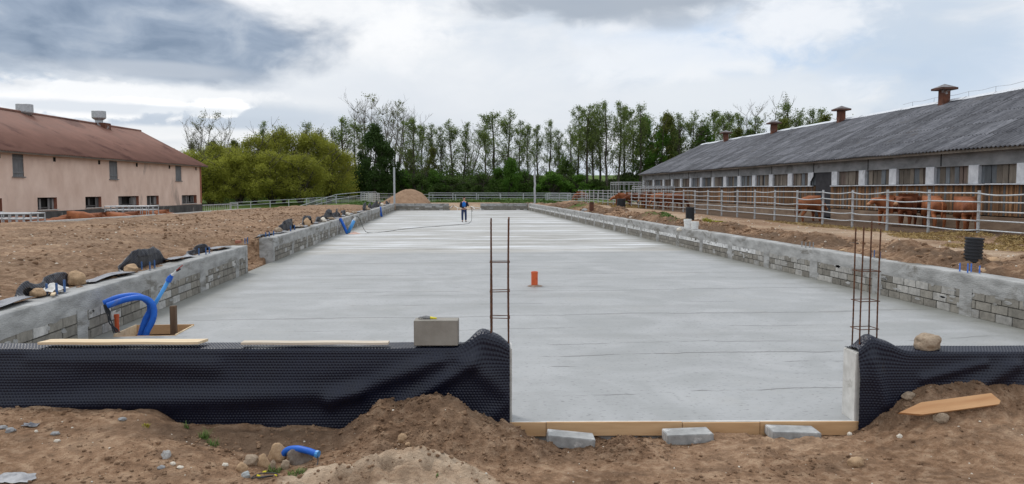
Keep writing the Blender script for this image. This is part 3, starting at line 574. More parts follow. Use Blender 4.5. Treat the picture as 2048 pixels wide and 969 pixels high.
# ------------------------------------------------------------------ foundation walls
rnd = random.Random(7)
WT = 0.75
def blockcol(row, zone, r):
    t = r.random()
    g = 0.19 + 0.085 * r.random()
    if zone == 'white' and row == 2: g = 0.55 + 0.2 * r.random(); return (g, g, g * 0.98)
    if zone == 'mixed' and t < (0.22, 0.42, 0.5)[row]: g = 0.30 + 0.13 * r.random(); return (g, g * 0.965, g * 0.89)
    if zone == 'few' and t < 0.14: g = 0.32 + 0.16 * r.random(); return (g, g * .98, g * 0.93)
    return (g, g * 0.93, g * 0.80)
def blockwall(name, label, x, y0, y1, side, zonef, th=0.42, cols=2.9, colw=0.36, group='foundation walls around the slab', coff=0.0, ends=True):
    """wall running along Y, inner face at x; side=-1 body extends to -x"""
    r = random.Random(int(abs(x * 100) + y0)); t = thing(name, label, 'wall', (x, y0, 0), group)
    xm = x + side * (th / 2)
    BZ = 0.47
    mb = MB(); mb.box((xm + side * .012, (y0 + y1) / 2, (BZ - .1) / 2), (th - .045, y1 - y0 - .02, BZ + .1)); mb.build('mortar_core', mortar, t)
    # beam: wavy cast surface
    ny = max(8, int((y1 - y0) / (0.10 if y0 < 30 else .25))); ys = np.linspace(y0, y1, ny); prof = [(0, -0.02), (0, .06), (0, .14), (0, .22), (0, .272), (.012, .288), (.10, .286), (.25, .283), (th - .012, .283), (th, .268), (th, -0.02)]
    P = np.zeros((ny, len(prof), 3))
    for k, (dx, dz) in enumerate(prof):
        w = 0.010 * (fbm(ys * 2.2 + k * .6, ys * 0 + k, 3, 3) - .5) * (1 if dx == 0 else 0)
        P[:, k, 0] = x + side * (dx - .004) - side * 2 * w; P[:, k, 1] = ys; P[:, k, 2] = BZ + dz * (WT - BZ) / .285 + (0.012 * (vn(ys * .7, ys * 0, 5) - .5) if k > 2 else 0) + (0.03 * (fbm(ys * 3, ys * 0 + 2, 3, 9) - .6) if k == 0 else 0)
    if side < 0: P = P[:, ::-1]
    b = grid_obj('cast_beam', P, conc, t, smooth=False)
    if ends:
        mb = MB(); mb.box((xm, y0 + .1, WT / 2 - .05), (th + .012, .22, WT + .095), bev=.01); mb.build('end_pier', conc, t)
        mb = MB(); mb.box((xm, y1 - .1, WT / 2 - .05), (th + .012, .22, WT + .095), bev=.01); mb.build('end_pier', conc, t)
    # piers
    yc = y0 + coff + cols; piers = []
    while yc < y1 - .6: piers.append(yc); yc += cols
    mb = MB(); mb.col = None
    for p in piers:
        w = colw * (0.85 + .3 * r.random()); mb.box((x + side * .06, p, (BZ - .05) / 2 + .015), (.134 + .006 * r.random(), w, BZ + .09), bev=.006)
        mb.box((x + side * .06, p + r.uniform(-.05, .05), .12 + r.random() * .2), (.140, w * 1.15, .12), bev=.012)
    if piers: mb.build('cast_piers', conc, t)
    # blocks
    mb = MB(); rh = BZ / 3
    for row in range(3):
        yy = y0 + (0.2 if row % 2 else 0.0) - .4 * r.random()
        while yy < y1:
            a, c_ = max(yy, y0 + .02), min(yy + .385, y1 - .02)
            if c_ - a > .06:
                mb.col = blockcol(row, zonef(yy, row), r)
                mb.box((x + side * .035 - side * r.uniform(0, .006), (a + c_) / 2, rh * (row + .5) - .006), (.07, c_ - a, rh - .016), bev=.005 if yy < 30 else 0)
            yy += .40
    # mortar smears
    mb.build('blockwork', blockm, t)
    sm = MB(); 
    for k in range(int((y1 - y0) * 4.5)):
        yy = r.uniform(y0 + .2, y1 - .2); zz = r.choice([r.uniform(.36, .47), r.uniform(.05, .47)]); w = r.uniform(.05, .28); h = r.uniform(.03, .10)
        pts = []; nn = 9
        for q in range(nn): an = 2 * math.pi * q / nn; pts.append((x - side * .0065, yy + w / 2 * math.cos(an) * r.uniform(.6, 1.2), min(zz + h / 2 * math.sin(an) * r.uniform(.5, 1.2), .48)))
        back = [(x + side * .01, p[1], p[2]) for p in pts]
        sm.add(pts + back, [tuple(range(nn))] + [(q, (q + 1) % nn, nn + (q + 1) % nn, nn + q) for q in range(nn)])
    sm.build('mortar_smears', conc, t)
    return t
blockwall('block_wall', 'nearest low block wall on the left, with blue ducts rising beside it', XL, yf(XL) + .01, 21.7, -1, lambda y, r: 'few', coff=1.15)
blockwall('block_wall', 'second low block wall on the left, starting past the doorway gap', XL, 24.9, 55.3, -1, lambda y, r: 'few', coff=.3)
blockwall('block_wall', 'third low block wall on the left, beyond the V of blue pipes', XL + .02, 56.9, 76.5, -1, lambda y, r: 'few', th=.62)
blockwall('block_wall', 'short farthest block wall on the left, ending at the steel column', XL - .01, 77.2, YE, -1, lambda y, r: 'few', th=.62)
blockwall('block_wall', 'long unbroken low block wall on the right side of the slab', XR, yf(XR) + .01, YE, 1, lambda y, r: ('white' if y > 22.5 else 'mixed'), coff=.6)
def endwall(x0, x1, label):
    t = thing('block_wall', label, 'wall', (x0, YE, 0), 'foundation walls around the slab'); r = random.Random(int(x0 * 10 + 99))
    mb = MB(); mb.box(((x0 + x1) / 2, YE + .21, WT / 2 - .05), (x1 - x0 - .02, .38, WT + .06)); mb.build('mortar_core', mortar, t)
    mb = MB(); mb.box(((x0 + x1) / 2, YE + .20, .61), (x1 - x0, .42, .29), bev=.01); mb.build('cast_beam', conc, t)
    mb = MB()
    for row in range(3):
        xx = x0 + .2 * (row % 2)
        while xx < x1 - .2:
            mb.col = blockcol(row, 'few', r); mb.box((xx + .2, YE + .03, .155 * (row + .5)), (.385, .07, .14)); xx += .4
    mb.build('blockwork', blockm, t)
endwall(XL + .05, az(898, 421, 0).x, 'low block wall across the far end, in front of the sand heap')
endwall(az(963, 422, 0).x, XR - .05, 'low block wall across the far end, running to the right steel column')

# front walls (slanted) with cast end piers
t = thing('front_wall', 'low concrete front wall on the left, under the wide black dimpled sheet', 'wall', fp(0, 0, 0), 'front walls under black sheeting')
mb = MB(); mb.box(fp(-3.2, -.14, .27), (6.4, .28, .93), rz=-FA, bev=.008); mb.build('wall_body', conc_l, t)
t = thing('front_wall', 'low concrete front wall on the right, with a pale cast end facing the opening', 'wall', fp(3.36, 0, 0), 'front walls under black sheeting')
mb = MB(); mb.box(fp(3.36 + 2.7, -.14, .25), (5.4, .29, .86), rz=-FA, bev=.008); mb.build('wall_body', conc_l, t)

# ------------------------------------------------------------------ dimpled membrane over the front walls
def membrane(name, label, s0, s1, humps, folds, zt=.735, step=.0062):
    ns = int((s1 - s0) / step); S = np.linspace(s0, s1, ns)
    Lt, Ld = 0.30, 1.02; nt_ = int((Lt + Ld) / step); T = np.linspace(-Lt, Ld, nt_)
    SS, TT = np.meshgrid(S, T, indexing='ij')
    r = .035; hum = np.zeros_like(S)
    for c, w, h in humps: hum = hum + h * np.exp(-((S - c) / w)**2)
    HU = hum[:, None] * np.ones_like(TT)
    # path: on top (T<0) lies flat from back to front edge, then rounds over and hangs
    d = np.where(TT < -r, .0 + TT, 0); z = np.zeros_like(TT)
    a = np.clip((TT + r) / (2 * r), 0, 1) * (math.pi / 2)
    d = np.where(TT < -r, TT + .012, -r + r * np.sin(a) + .012); z = np.where(TT < -r, 0, -r + r * np.cos(a)); z = np.where(TT > r, -TT, z)
    down = np.clip(TT, 0, 9); flap = np.clip(-TT, 0, 9)
    # bulging folds on the hanging face
    bulge = 0.012 + 0.085 * fbm(SS * .8 + 3, down * 2.2 + SS * .5, 2, 5) * sst(down, 0, .3)
    for (sa, ta, sb, tb, wd, hh) in folds:
        dx, dy = sb - sa, tb - ta; L2 = dx * dx + dy * dy; q = np.clip(((SS - sa) * dx + (down - ta) * dy) / L2, 0, 1)
        dd = np.hypot(SS - sa - q * dx, down - ta - q * dy); bulge = bulge + hh * np.exp(-(dd / wd)**2) * sst(down, 0, .12)
    d = d + bulge
    # lifted free edge above the wall top
    z = z + HU * np.exp(-(down / .10)**2) * (1 - 0.0 * flap); d = d - HU * 0.5 * sst(-TT, 0, .12)
    z = z + HU * .30 * np.sin(np.clip(flap / .16, 0, 1) * math.pi) - HU * 1.2 * sst(flap, .14, .30)
    z = z + .01 * (fbm(SS * 2.5, flap * 4, 2, 15)) * (TT < 0)
    # normals by differences, then dimples pressed in
    SGN = 1.0
    X = np.stack([SS, d, z], -1); du = np.gradient(X, axis=0); dv = np.gradient(X, axis=1); nn = np.cross(dv, du); nn /= np.linalg.norm(nn, axis=-1, keepdims=True) + 1e-9
    p = .0305; hx, hy = SS / p, TT / (p * .866); row = np.floor(hy + .5); cx = np.round(hx - .5 * (row % 2)) + .5 * (row % 2)
    best = np.full_like(SS, 9.0)
    for dr in (-1, 0, 1):
        rr = row + dr
        c0 = np.round(hx - .5 * (rr % 2)) + .5 * (rr % 2); best = np.minimum(best, np.hypot((hx - c0) * p, (hy - rr) * p * .866))
    dim = np.exp(-(best / .0085)**3) * .0095
    X = X + nn * dim[..., None] * SGN
    P = np.array(FO)[None, None] + X[..., :1] * np.array(E1) + X[..., 1:2] * np.array(E2) + np.array([0, 0, 1.0]) * (X[..., 2:3] + zt)
    o = grid_obj(name, P, membm, smooth=True, origin=tuple(fp((s0 + s1) / 2, 0, 0)))
    return tag(o, label, 'waterproofing sheet', 'black dimpled sheets draped over the front walls')
membrane('dimpled_membrane', 'wide black dimpled sheet hanging over the left front wall, under two planks', -6.4, -.022,
         [(-.29, .14, .125), (-.12, .09, .05)], [(-4.6, .05, -2.9, .16, .10, .028), (-4.9, .55, -1.5, .42, .10, .05), (-1.75, .50, -.72, .10, .085, .055), (-1.2, .62, -.38, .14, .07, .05), (-.52, .05, -.1, .4, .09, .035), (-.35, .75, .0, .5, .08, .03)])
membrane('dimpled_membrane', 'black dimpled sheet with raised corner on the right front wall, under a boulder', 3.375, 8.2,
         [(3.50, .10, .10), (3.66, .13, .07)], [(3.5, .1, 3.62, .5, .06, .035), (3.75, .75, 4.9, .12, .08, .05), (4.0, .25, 4.6, .1, .05, .03), (5, .35, 7, .35, .1, .04)], zt=.69)

# ------------------------------------------------------------------ formwork boards and concrete blocks in the opening
t = thing('formwork', 'orange brown formwork boards closing the slab edge in the front opening', 'formwork', fp(1.6, 0.02, 0))
for (a, b, dz) in [(-.03, .33, 0), (.335, 1.66, .004), (1.665, 2.42, -.003), (2.425, 3.50, 0.002)]:
    mb = MB(); mb.box(fp((a + b) / 2, .022, -.062 + dz), (b - a, .027, .135), rz=-FA, bev=.003); mb.build('board', wood_o, t)
mb = MB(); mb.box(fp(1.74, .0, .0045), (3.44, .03, .008), rz=-FA); mb.build('cement_lip', conc_l, t)
def paver(pxa, pxb, pyt, Yb, rz, ry, sz, label, zc):
    p = ay((pxa + pxb) / 2, pyt, Yb); mb = MB(); mb.box((0, 0, 0), sz, bev=.006)
    mb.v = [tuple(Vector(v) + Vector((.004 * (vn(v[0] * 30, v[1] * 30, 3) - .5), 0, .004 * (vn(v[0] * 40, v[2] * 40, 4) - .5)))) for v in mb.v]
    o = mb.build('concrete_block', blk_s, None); o.location = (p.x, p.y, zc); o.rotation_euler = (0, ry, rz); tag(o, label, 'concrete block', 'concrete blocks propping the formwork'); return o
blk_s = nmat('splashed_concrete_block', (0.24, 0.24, 0.235), (0.40, 0.40, 0.39), 9, 0.85, 0.6, 0.006, 50, kind='obj', c3=(0.60, 0.59, 0.57), c3t=0.57)
paver(1092, 1190, 868, 7.08, -FA, .10, (.44, .21, .11), 'concrete block leaning on the formwork boards, leftmost of the three', -.085)
paver(1325, 1425, 864, 7.06, -FA + .05, -.02, (.44, .22, .10), 'concrete block against the formwork boards, middle of the three', -.075)
paver(1530, 1640, 864, 7.03, -FA, .03, (.46, .24, .09), 'concrete block against the formwork boards, rightmost of the three', -.065)

# ------------------------------------------------------------------ wall panel with real openings
def holed_wall(mb, p, q, z0, z1, holes, th, normal):
    """vertical wall from p to q (2D), holes = (u0,u1,v0,v1); reveals go back by th"""
    p = Vector((p[0], p[1], 0)); q = Vector((q[0], q[1], 0)); L = (q - p).length; e = (q - p) / L; n = Vector(normal)
    us = sorted({0, L, *[h[0] for h in holes], *[h[1] for h in holes]}); vs = sorted({z0, z1, *[h[2] for h in holes], *[h[3] for h in holes]})
    P = lambda u, v, d=0: p + e * u + Vector((0, 0, v)) - n * d
    for i in range(len(us) - 1):
        for j in range(len(vs) - 1):
            um, vm = (us[i] + us[i + 1]) / 2, (vs[j] + vs[j + 1]) / 2
            if any(h[0] < um < h[1] and h[2] < vm < h[3] for h in holes): continue
            mb.quad(P(us[i], vs[j]), P(us[i + 1], vs[j]), P(us[i + 1], vs[j + 1]), P(us[i], vs[j + 1]))
    return P
# ================================================================== peach two-storey building on the left
bp, bq = (-23.55, 43.0), (-21.17, 70.0)      # wall line through the photo
d_ = Vector((bq[0] - bp[0], bq[1] - bp[1], 0)); d_.normalize(); nrm = Vector((d_.y, -d_.x, 0))
q_ = Vector((bq[0], bq[1], 0)); p_ = q_ - d_ * 52
B = thing('barn_building', 'peach plastered two storey farm building with brown red metal roof', 'building', tuple(p_))
L_ = 52.0; W_ = 10.8; ZB, ZE = -0.7, 4.45
def bu(px): v = aplane(px, 380, bp, bq); return (v - p_).dot(d_)
def bz(px, py): return aplane(px, py, bp, bq).z
holes = []
SH = [(27, 49, 308, 353), (220, 236, 323, 358), (352, 363.5, 332.5, 363)]; LW = [(74, 113, 394.5, 419), (170, 202, 394, 414), (236, 277, 393, 411.5), (293, 317, 392, 411), (363, 393, 391, 409)]
sh = [(bu(a), bu(b), bz((a + b) / 2, d), bz((a + b) / 2, c)) for a, b, c, d in SH]; lw = [(bu(a), bu(b), bz((a + b) / 2, d), bz((a + b) / 2, c)) for a, b, c, d in LW]
zs0, zs1 = sum(h[2] for h in sh) / 3, sum(h[3] for h in sh) / 3; zl0, zl1 = sum(h[2] for h in lw) / 5, sum(h[3] for h in lw) / 5
sh = [(a, b, zs0, zs1) for a, b, _, _ in sh]; lw = [(a, b, zl0, zl1) for a, b, _, _ in lw]
st_ = sh[1][0] - sh[0][0]; sh = [(sh[0][0] - st_, sh[0][1] - st_, zs0, zs1)] + sh; st2 = lw[1][0] - lw[0][0]
lw = [(lw[0][0] - 2 * st2, lw[0][1] - 2 * st2, zl0, zl1), (lw[0][0] - st2, lw[0][1] - st2, zl0, zl1)] + lw
mb = MB(); PP = holed_wall(mb, p_, q_, zl0 - .12, ZE, sh + lw, .3, nrm)
bk = -nrm * W_
mb.quad(q_ + Vector((0, 0, ZB)), q_ + bk + Vector((0, 0, ZB)), q_ + bk + Vector((0, 0, ZE)), q_ + Vector((0, 0, ZE)))
mb.quad(p_ + Vector((0, 0, ZB)), p_ + bk + Vector((0, 0, ZB)), p_ + bk + Vector((0, 0, ZE)), p_ + Vector((0, 0, ZE)))
mb.quad(q_ + bk + Vector((0, 0, ZB)), p_ + bk + Vector((0, 0, ZB)), p_ + bk + Vector((0, 0, ZE)), q_ + bk + Vector((0, 0, ZE)))
RH = 2.95; mid = bk / 2
for e_ in (q_, p_): mb.add([e_ + Vector((0, 0, ZE)), e_ + bk + Vector((0, 0, ZE)), e_ + mid + Vector((0, 0, ZE + RH))], [(0, 1, 2)])
mb.build('plaster_wall', plaster, B)
mb = MB(); rb_ang = math.atan2(d_.y, d_.x)
c_ = (p_ + q_) / 2 + nrm * (-.1); mb.box((c_.x, c_.y, (ZB + zl0 - .1) / 2), (L_ + .1, .32, zl0 - .12 - ZB), rz=rb_ang); mb.build('plinth', plinthm, B)
mb = MB(); cq = q_ + nrm * .012 - d_ * .11; mb.box((cq.x, cq.y, (zl0 + ZE) / 2), (.26, .05, ZE - zl0), rz=rb_ang); mb.build('corner_quoin', brickm, B)
for a, b, v0, v1 in sh:
    mb = MB(); n_ = 7
    for k in range(n_):
        u = a + (b - a) * (k + .5) / n_; mb.col = None; c3 = PP(u, (v0 + v1) / 2, .05); mb.box(c3, ((b - a) / n_ - .015, .04, v1 - v0 - .02), rz=rb_ang)
    s_ = mb.build('window_shutter', shutm, B)
    mb = MB()
    for vv in (v0 + .22, v1 - .22): mb = MB(); mb.box(PP((a + b) / 2, vv, .015), (b - a - .04, .04, .09), rz=rb_ang); mb.build('batten', shutm, s_)
    mb = MB(); mb.box(PP((a + b) / 2, v0 - .03, -.03), (b - a + .16, .1, .05), rz=rb_ang); mb.build('window_sill', shutm, s_)
rr = random.Random(4)
for a, b, v0, v1 in lw:
    mb = MB(); mb.quad(PP(a, v0, .32), PP(b, v0, .32), PP(b, v1, .32), PP(a, v1, .32))
    w_ = mb.build('window_opening', darkm, B)
    mb = MB(); mb.quad(PP(b, v0), PP(b, v0, .3), PP(b, v1, .3), PP(b, v1)); mb.quad(PP(a, v0), PP(a, v0, .3), PP(a, v1, .3), PP(a, v1)); mb.quad(PP(a, v1), PP(b, v1), PP(b, v1, .3), PP(a, v1, .3)); mb.quad(PP(a, v0), PP(b, v0), PP(b, v0, .3), PP(a, v0, .3)); mb.build('reveal', brickm, w_)
    mb = MB(); n_ = max(4, int((b - a) / .2))
    for k in range(n_):
        if rr.random() < .3: continue
        g = rr.uniform(.06, .30); mb.col = (g, g * .97, g * .95); mb.box(PP(a + (b - a) * (k + .5) / n_, (v0 + v1) / 2 + rr.uniform(-.05, .05), .2), ((b - a) / n_ - .03, .03, v1 - v0 - rr.uniform(.0, .2)), rz=rb_ang + rr.uniform(-.05, .05))
    mb.col = (.1, .095, .09); mb.box(PP((a + b) / 2, v0 + .1, .225), (b - a - .02, .03, .08), rz=rb_ang)
    mb.build('boarding', boardm, w_)
    mb = MB(); mb.box(PP((a + b) / 2, v0 - .025, -.02), (b - a + .1, .12, .05), rz=rb_ang); mb.build('window_sill', conc_l, w_)
for px in (0, 111, 200, 275, 340, 393):
    u = bu(px); mb = MB(); mb.box(PP(u, ZE - .38, .03), (.24, .09, .26), rz=rb_ang); mb.build('vent_hole', darkm, B)
# corrugated roof, two slopes
def corr_roof(name, e0, along, across, Lr, Wr, z0, zr, amp, per, mat, parent, nper=4, rows=2, sag=0, seed=1):
    n = int(Lr / per * nper); u = np.linspace(0, Lr, n + 1); v = np.linspace(0, 1, rows + 1); UU, VV = np.meshgrid(u, v, indexing='ij')
    hh = amp * np.cos(UU / per * 2 * math.pi)
    P = np.array(e0)[None, None] + UU[..., None] * np.array(along) + (VV * Wr)[..., None] * np.array(across)
    P[..., 2] += z0 + (zr - z0) * VV + hh + sag * (fbm(UU * .35, VV * 3, 3, seed) - .5)
    o = grid_obj(name, P, mat, parent, smooth=True); s = o.modifiers.new('thickness', 'SOLIDIFY'); s.thickness = .02; s.offset = -1; return o
ov = nrm * .45; al = tuple(d_)
corr_roof('roof_slope', p_ + ov - d_ * .1, d_, -nrm, L_ + .65, W_ / 2 + .45, ZE - .10, ZE + RH, .034, .26, redroof, B, sag=.05)
corr_roof('roof_slope', p_ + bk - nrm * .45 - d_ * .1, d_, nrm, L_ + .65, W_ / 2 + .45, ZE - .10, ZE + RH, .020, .19, redroof, B)
mb = MB(); r0 = p_ + mid - d_ * .1 + Vector((0, 0, ZE + RH + .03)); mb.tube([r0, r0 + d_ * (L_ + .65)], .09, 6); mb.build('ridge_cap', redroof, B)
mb = MB(); e0 = p_ + nrm * .40 + Vector((0, 0, ZE - .16)); c_ = e0 + d_ * (L_ / 2 + .3); mb.box(c_, (L_ + .6, .04, .10), rz=rb_ang); mb.build('eave_board', eavem, B)
ridge_p = p_ + mid; ridge_q = q_ + mid
for px, w, lab in ((198, 1, 'base'), (50, .0, 'plain')):
    v = aplane(px, 240, ridge_p, ridge_q); zr_ = ZE + RH - .45 - (.35 if lab == 'plain' else 0)
    g = MB(); k = 1.0
    g.lathe([(.0, .0), (.28, .0), (.28, .45), (.32, .5), (.50, .62), (.52, .68), (.52, 1.18), (.48, 1.2), (.0, 1.22)], (v.x, v.y, zr_ + (.32 if lab == 'base' else .18)), 20)
    vv = g.build('vent_cowl', galv, B, smooth=False)
    if lab == 'plain': continue
    w_c = v + nrm * .18; g = MB(); g.box((w_c.x, w_c.y, zr_ + .10), (1.0, 1.0, .95), rz=rb_ang - math.pi / 2, bev=.02); g.build('vent_base', ventred, vv)

# ================================================================== long low cow barn on the right
XW, XE_, XRG = 22.2, 21.8, 29.2; ZEV, ZRG = 3.96, 7.38; Y0B, Y1B = 14.0, 85.6
C = thing('cow_barn', 'long low grey cow barn with slate roof, board walls and four roof vents', 'barn', (XW, Y0B, 0))
def byx(px): return ax(px, 380, XW).y
zt_w = ax(2048, 325.8, XW).z; zt_s = 2.52
mb = MB(); mb.box((XW + .12, (Y0B + Y1B) / 2, (zt_w + ZEV) / 2 - .02), (.24, Y1B - Y0B, ZEV - zt_w), bev=0); mb.build('lintel_beam', lintel, C)
mb = MB()
yy = Y0B + 1
while yy < Y1B:
    mb.box((XW - .006, yy, (zt_w + ZEV) / 2), (.02, .06, ZEV - zt_w - .02)); yy += 6.0; mb.build('lintel_joint', darkm, C); mb = MB()
pil = [1287, 1307, 1327, 1344, 1362, 1381, 1402, 1425.5, 1450, 1478.5, 1508, 1542, 1580]
py_ = sorted([byx(p) for p in pil] + [byx(1669), byx(1724), byx(1785.6), byx(1860), byx(1947), byx(2045)])
stp = py_[1] - py_[0]; yy = py_[0]
while yy - stp > Y0B: yy -= stp; py_.append(yy)
py_ = sorted(py_); D0, D1 = byx(1662), byx(1630)
for k, yv in enumerate(py_):
    w = .62; mb = MB(); mb.box((XW + .04, yv, (zt_w + zt_s) / 2), (.16, w * (1.0 if yv < 60 else .8), zt_w - zt_s - .006), bev=.006); mb.build('window_pier', whitewash, C)
mb = MB(); c0 = D1 + .25   # torn panel beside the door
mb.add([(XW - .04, c0 + .62, zt_s), (XW - .04, c0 + .35, zt_s), (XW - .04, c0 + .30, zt_s + .25), (XW - .04, c0 - .02, zt_s + .55), (XW - .04, c0 - .05, zt_w), (XW - .04, c0 + .62, zt_w),
        (XW + .0, c0 + .62, zt_s), (XW + .0, c0 + .35, zt_s), (XW + .0, c0 + .30, zt_s + .25), (XW + .0, c0 - .02, zt_s + .55), (XW + .0, c0 - .05, zt_w), (XW + .0, c0 + .62, zt_w)],
       [(5, 4, 3, 2, 1, 0), (6, 7, 8, 9, 10, 11)] + [(i, (i + 1) % 6, (i + 1) % 6 + 6, i + 6) for i in range(6)]); mb.build('torn_panel', whitewash, C)
r = random.Random(11)
# window infill: each bay its own part, of upright slats
edges = py_ + [Y1B]
prev = Y0B
for yv in edges:
    a, b = prev + .3, yv - .3; prev = yv
    if b - a < .5: continue
    if a < D0 + .3 and b > D0 - .3 or (a < D1 and b > D0): 
        segs = [(a, D0 - .1), (D1 + .1, b)]
    else: segs = [(a, b)]
    for a1, b1 in segs:
        if b1 - a1 < .4: continue
        mb = MB(); u = a1
        while u < b1:
            w = r.uniform(.14, .42); t_ = r.random(); g = r.uniform(.07, .18)
            mb.col = (g * 1.15, g * .98, g * .80) if t_ < .5 else ((g * .85, g * .95, g * 1.05) if t_ < .8 else (g * .8, g * .6, g * .5))
            mb.box((XW + .10 + r.uniform(-.02, .03), min(u + w / 2, b1), (zt_w + zt_s) / 2), (.03, w - .025, zt_w - zt_s - r.uniform(0, .05)), rx=r.uniform(-.035, .035)); u += w
        mb.build('slatted_window', boardm, C)
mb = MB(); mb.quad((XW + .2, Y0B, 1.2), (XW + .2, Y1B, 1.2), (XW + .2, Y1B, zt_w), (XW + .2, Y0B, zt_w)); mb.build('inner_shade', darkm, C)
mb = MB()
for a, b in ((Y0B, D0 - .05), (D1 + .2, Y1B)):
    n_ = int((b - a) / 3); mb = MB()
    for k in range(n_): mb.box((XW - .05, a + (b - a) * (k + .5) / n_, zt_s - .02 + r.uniform(-.015, .015)), (.12, (b - a) / n_ - .01, .05), rx=r.uniform(-.006, .006))
    mb.build('sill_ledge', whitewash, C)
mb = MB(); ZPL = 1.18; u = Y0B; left_done = False
while u < Y1B:
    w = r.uniform(.09, .16)
    if u > D1 and not left_done: mb.build('board_cladding', boardm, C); mb = MB(); left_done = True
    if not (D0 < u < D1):
        t_ = r.random(); patch = fbm(np.array([u * .35]), np.array([2.0]), 3, 4)[0]
        g = r.uniform(.05, .15) * (0.5 + .9 * patch)
        mb.col = (g * 1.8, g * .95, g * .45) if t_ < .75 else ((g * .8, g * .62, g * .48) if t_ < .85 else (g * 1.1, g * 1.05, g))
        mb.box((XW + .04 + r.uniform(-.008, .008), u + w / 2, (ZPL + zt_s) / 2), (.03, w - .012, zt_s - ZPL - .06 - r.uniform(0, .05)))
    u += w
mb.build('board_cladding', boardm, C)
mb = MB(); mb.box((XW + .13, (Y0B + D0) / 2, ZPL / 2), (.22, D0 - Y0B, ZPL)); mb.build('plinth', adobe, C); mb = MB(); mb.box((XW + .13, (D1 + Y1B) / 2, ZPL / 2), (.22, Y1B - D1, ZPL)); mb.build('plinth', adobe, C)
for k in (0, 1):
    mb = MB(); w = (D1 - D0) / 2
    for q in range(8): mb.box((XW + .06, D0 + w * k + w * (q + .5) / 8, 2.0), (.04, w / 8 - .012, 2.6))
    dd = mb.build('barn_door', dark_door if 'dark_door' in globals() else nmat('dark_door', (0.022, 0.022, 0.026), (0.045, 0.044, 0.05), 3, 0.8, 0.2, 0.004, 30), C); dark_door = MATS['dark_door']
corr_roof('roof_slope', (XE_, Y0B - .3, 0), (0, 1, 0), (1, 0, 0), Y1B - Y0B + .7, XRG - XE_, ZEV, ZRG, .040, .26, slate, C, rows=14, sag=.09, seed=3)
corr_roof('roof_slope', (2 * XRG - XE_, Y0B - .3, 0), (0, 1, 0), (-1, 0, 0), Y1B - Y0B + .7, XRG - XE_, ZEV, ZRG, .026, .20, slate, C, rows=4, sag=.05)
mb = MB(); mb.box((XE_ + .09, (Y0B + Y1B) / 2, ZEV - .06), (.05, Y1B - Y0B, .12)); mb.build('eave_board', eavem, C)
mb = MB(); n_ = 60
for k in range(n_):
    a = Y0B - .3 + (Y1B - Y0B + .7) * k / n_; b = a + (Y1B - Y0B + .7) / n_ + .03; dz = r.uniform(-.015, .02)
    mb.add([(XRG - .28, a, ZRG - .07 + dz), (XRG, a, ZRG + .10 + dz), (XRG + .28, a, ZRG - .07 + dz), (XRG - .28, b, ZRG - .07 + dz), (XRG, b, ZRG + .10 + dz), (XRG + .28, b, ZRG - .07 + dz)], [(0, 1, 4, 3), (1, 2, 5, 4)])
mb.build('ridge_cap', ridgem, C)
mb = MB(); mb.quad((XW, Y1B - .05, 0), (2 * XRG - XW, Y1B - .05, 0), (2 * XRG - XW, Y1B - .05, ZEV), (XW, Y1B - .05, ZEV)); mb.add([(XW, Y1B - .05, ZEV), (2 * XRG - XW, Y1B - .05, ZEV), (XRG, Y1B - .05, ZRG - .05)], [(0, 1, 2)])
mb.quad((XW + .0, Y0B + .05, 0), (2 * XRG - XW, Y0B + .05, 0), (2 * XRG - XW, Y0B + .05, ZEV), (XW, Y0B + .05, ZEV)); mb.add([(XW, Y0B + .05, ZEV), (2 * XRG - XW, Y0B + .05, ZEV), (XRG, Y0B + .05, ZRG - .05)], [(0, 1, 2)])
mb.quad((2 * XRG - XW, Y0B, 0), (2 * XRG - XW, Y1B, 0), (2 * XRG - XW, Y1B, ZEV), (2 * XRG - XW, Y0B, ZEV)); mb.build('end_walls', lintel, C)
for px, hgt in ((1453, 1.0), (1549, 1.0), (1683, 1.2), (1888, 1.3)):
    yv = ax(px, 250, XRG - .35).y; mb = MB(); xv = XRG - .4
    mb.box((xv, yv, ZRG + .06), (.45, .45, 1.12), bev=.01); v_ = mb.build('roof_vent', ventred, C)
    mb = MB(); zc = ZRG + .62; h_ = .50
    mb.add([(xv - h_, yv - h_, zc), (xv + h_, yv - h_, zc), (xv + h_, yv + h_, zc), (xv - h_, yv + h_, zc), (xv - h_, yv - h_, zc + .12), (xv + h_, yv - h_, zc + .12), (xv + h_, yv + h_, zc + .12), (xv - h_, yv + h_, zc + .12)],
           [(0, 3, 2, 1), (0, 1, 5, 4), (1, 2, 6, 5), (2, 3, 7, 6), (3, 0, 4, 7)]); mb.build('vent_rim', ventcap, v_)
    mb = MB(); hh = h_ - .02; mb.add([(xv - hh, yv - hh, zc + .123), (xv + hh, yv - hh, zc + .123), (xv + hh, yv + hh, zc + .123), (xv - hh, yv + hh, zc + .123), (xv, yv, zc + .36)], [(0, 1, 4), (1, 2, 4), (2, 3, 4), (3, 0, 4)]); mb.build('vent_cap', ventcap_g, v_)
# lightning wire on the ridge
mb = MB(); pts = []
for k in range(0, 15):
    y_ = 16 + k * 2.1 + (k > 12) * 1; mb.tube([(XRG, y_, ZRG + .05), (XRG + .02 * math.sin(k * 3), y_, ZRG + .36)], .012, 5); pts += [(XRG, y_, ZRG + .36), (XRG, y_ + 1.05, ZRG + .30)]
mb.tube(pts, .010, 5); mb.build('lightning_wire', galv, C)

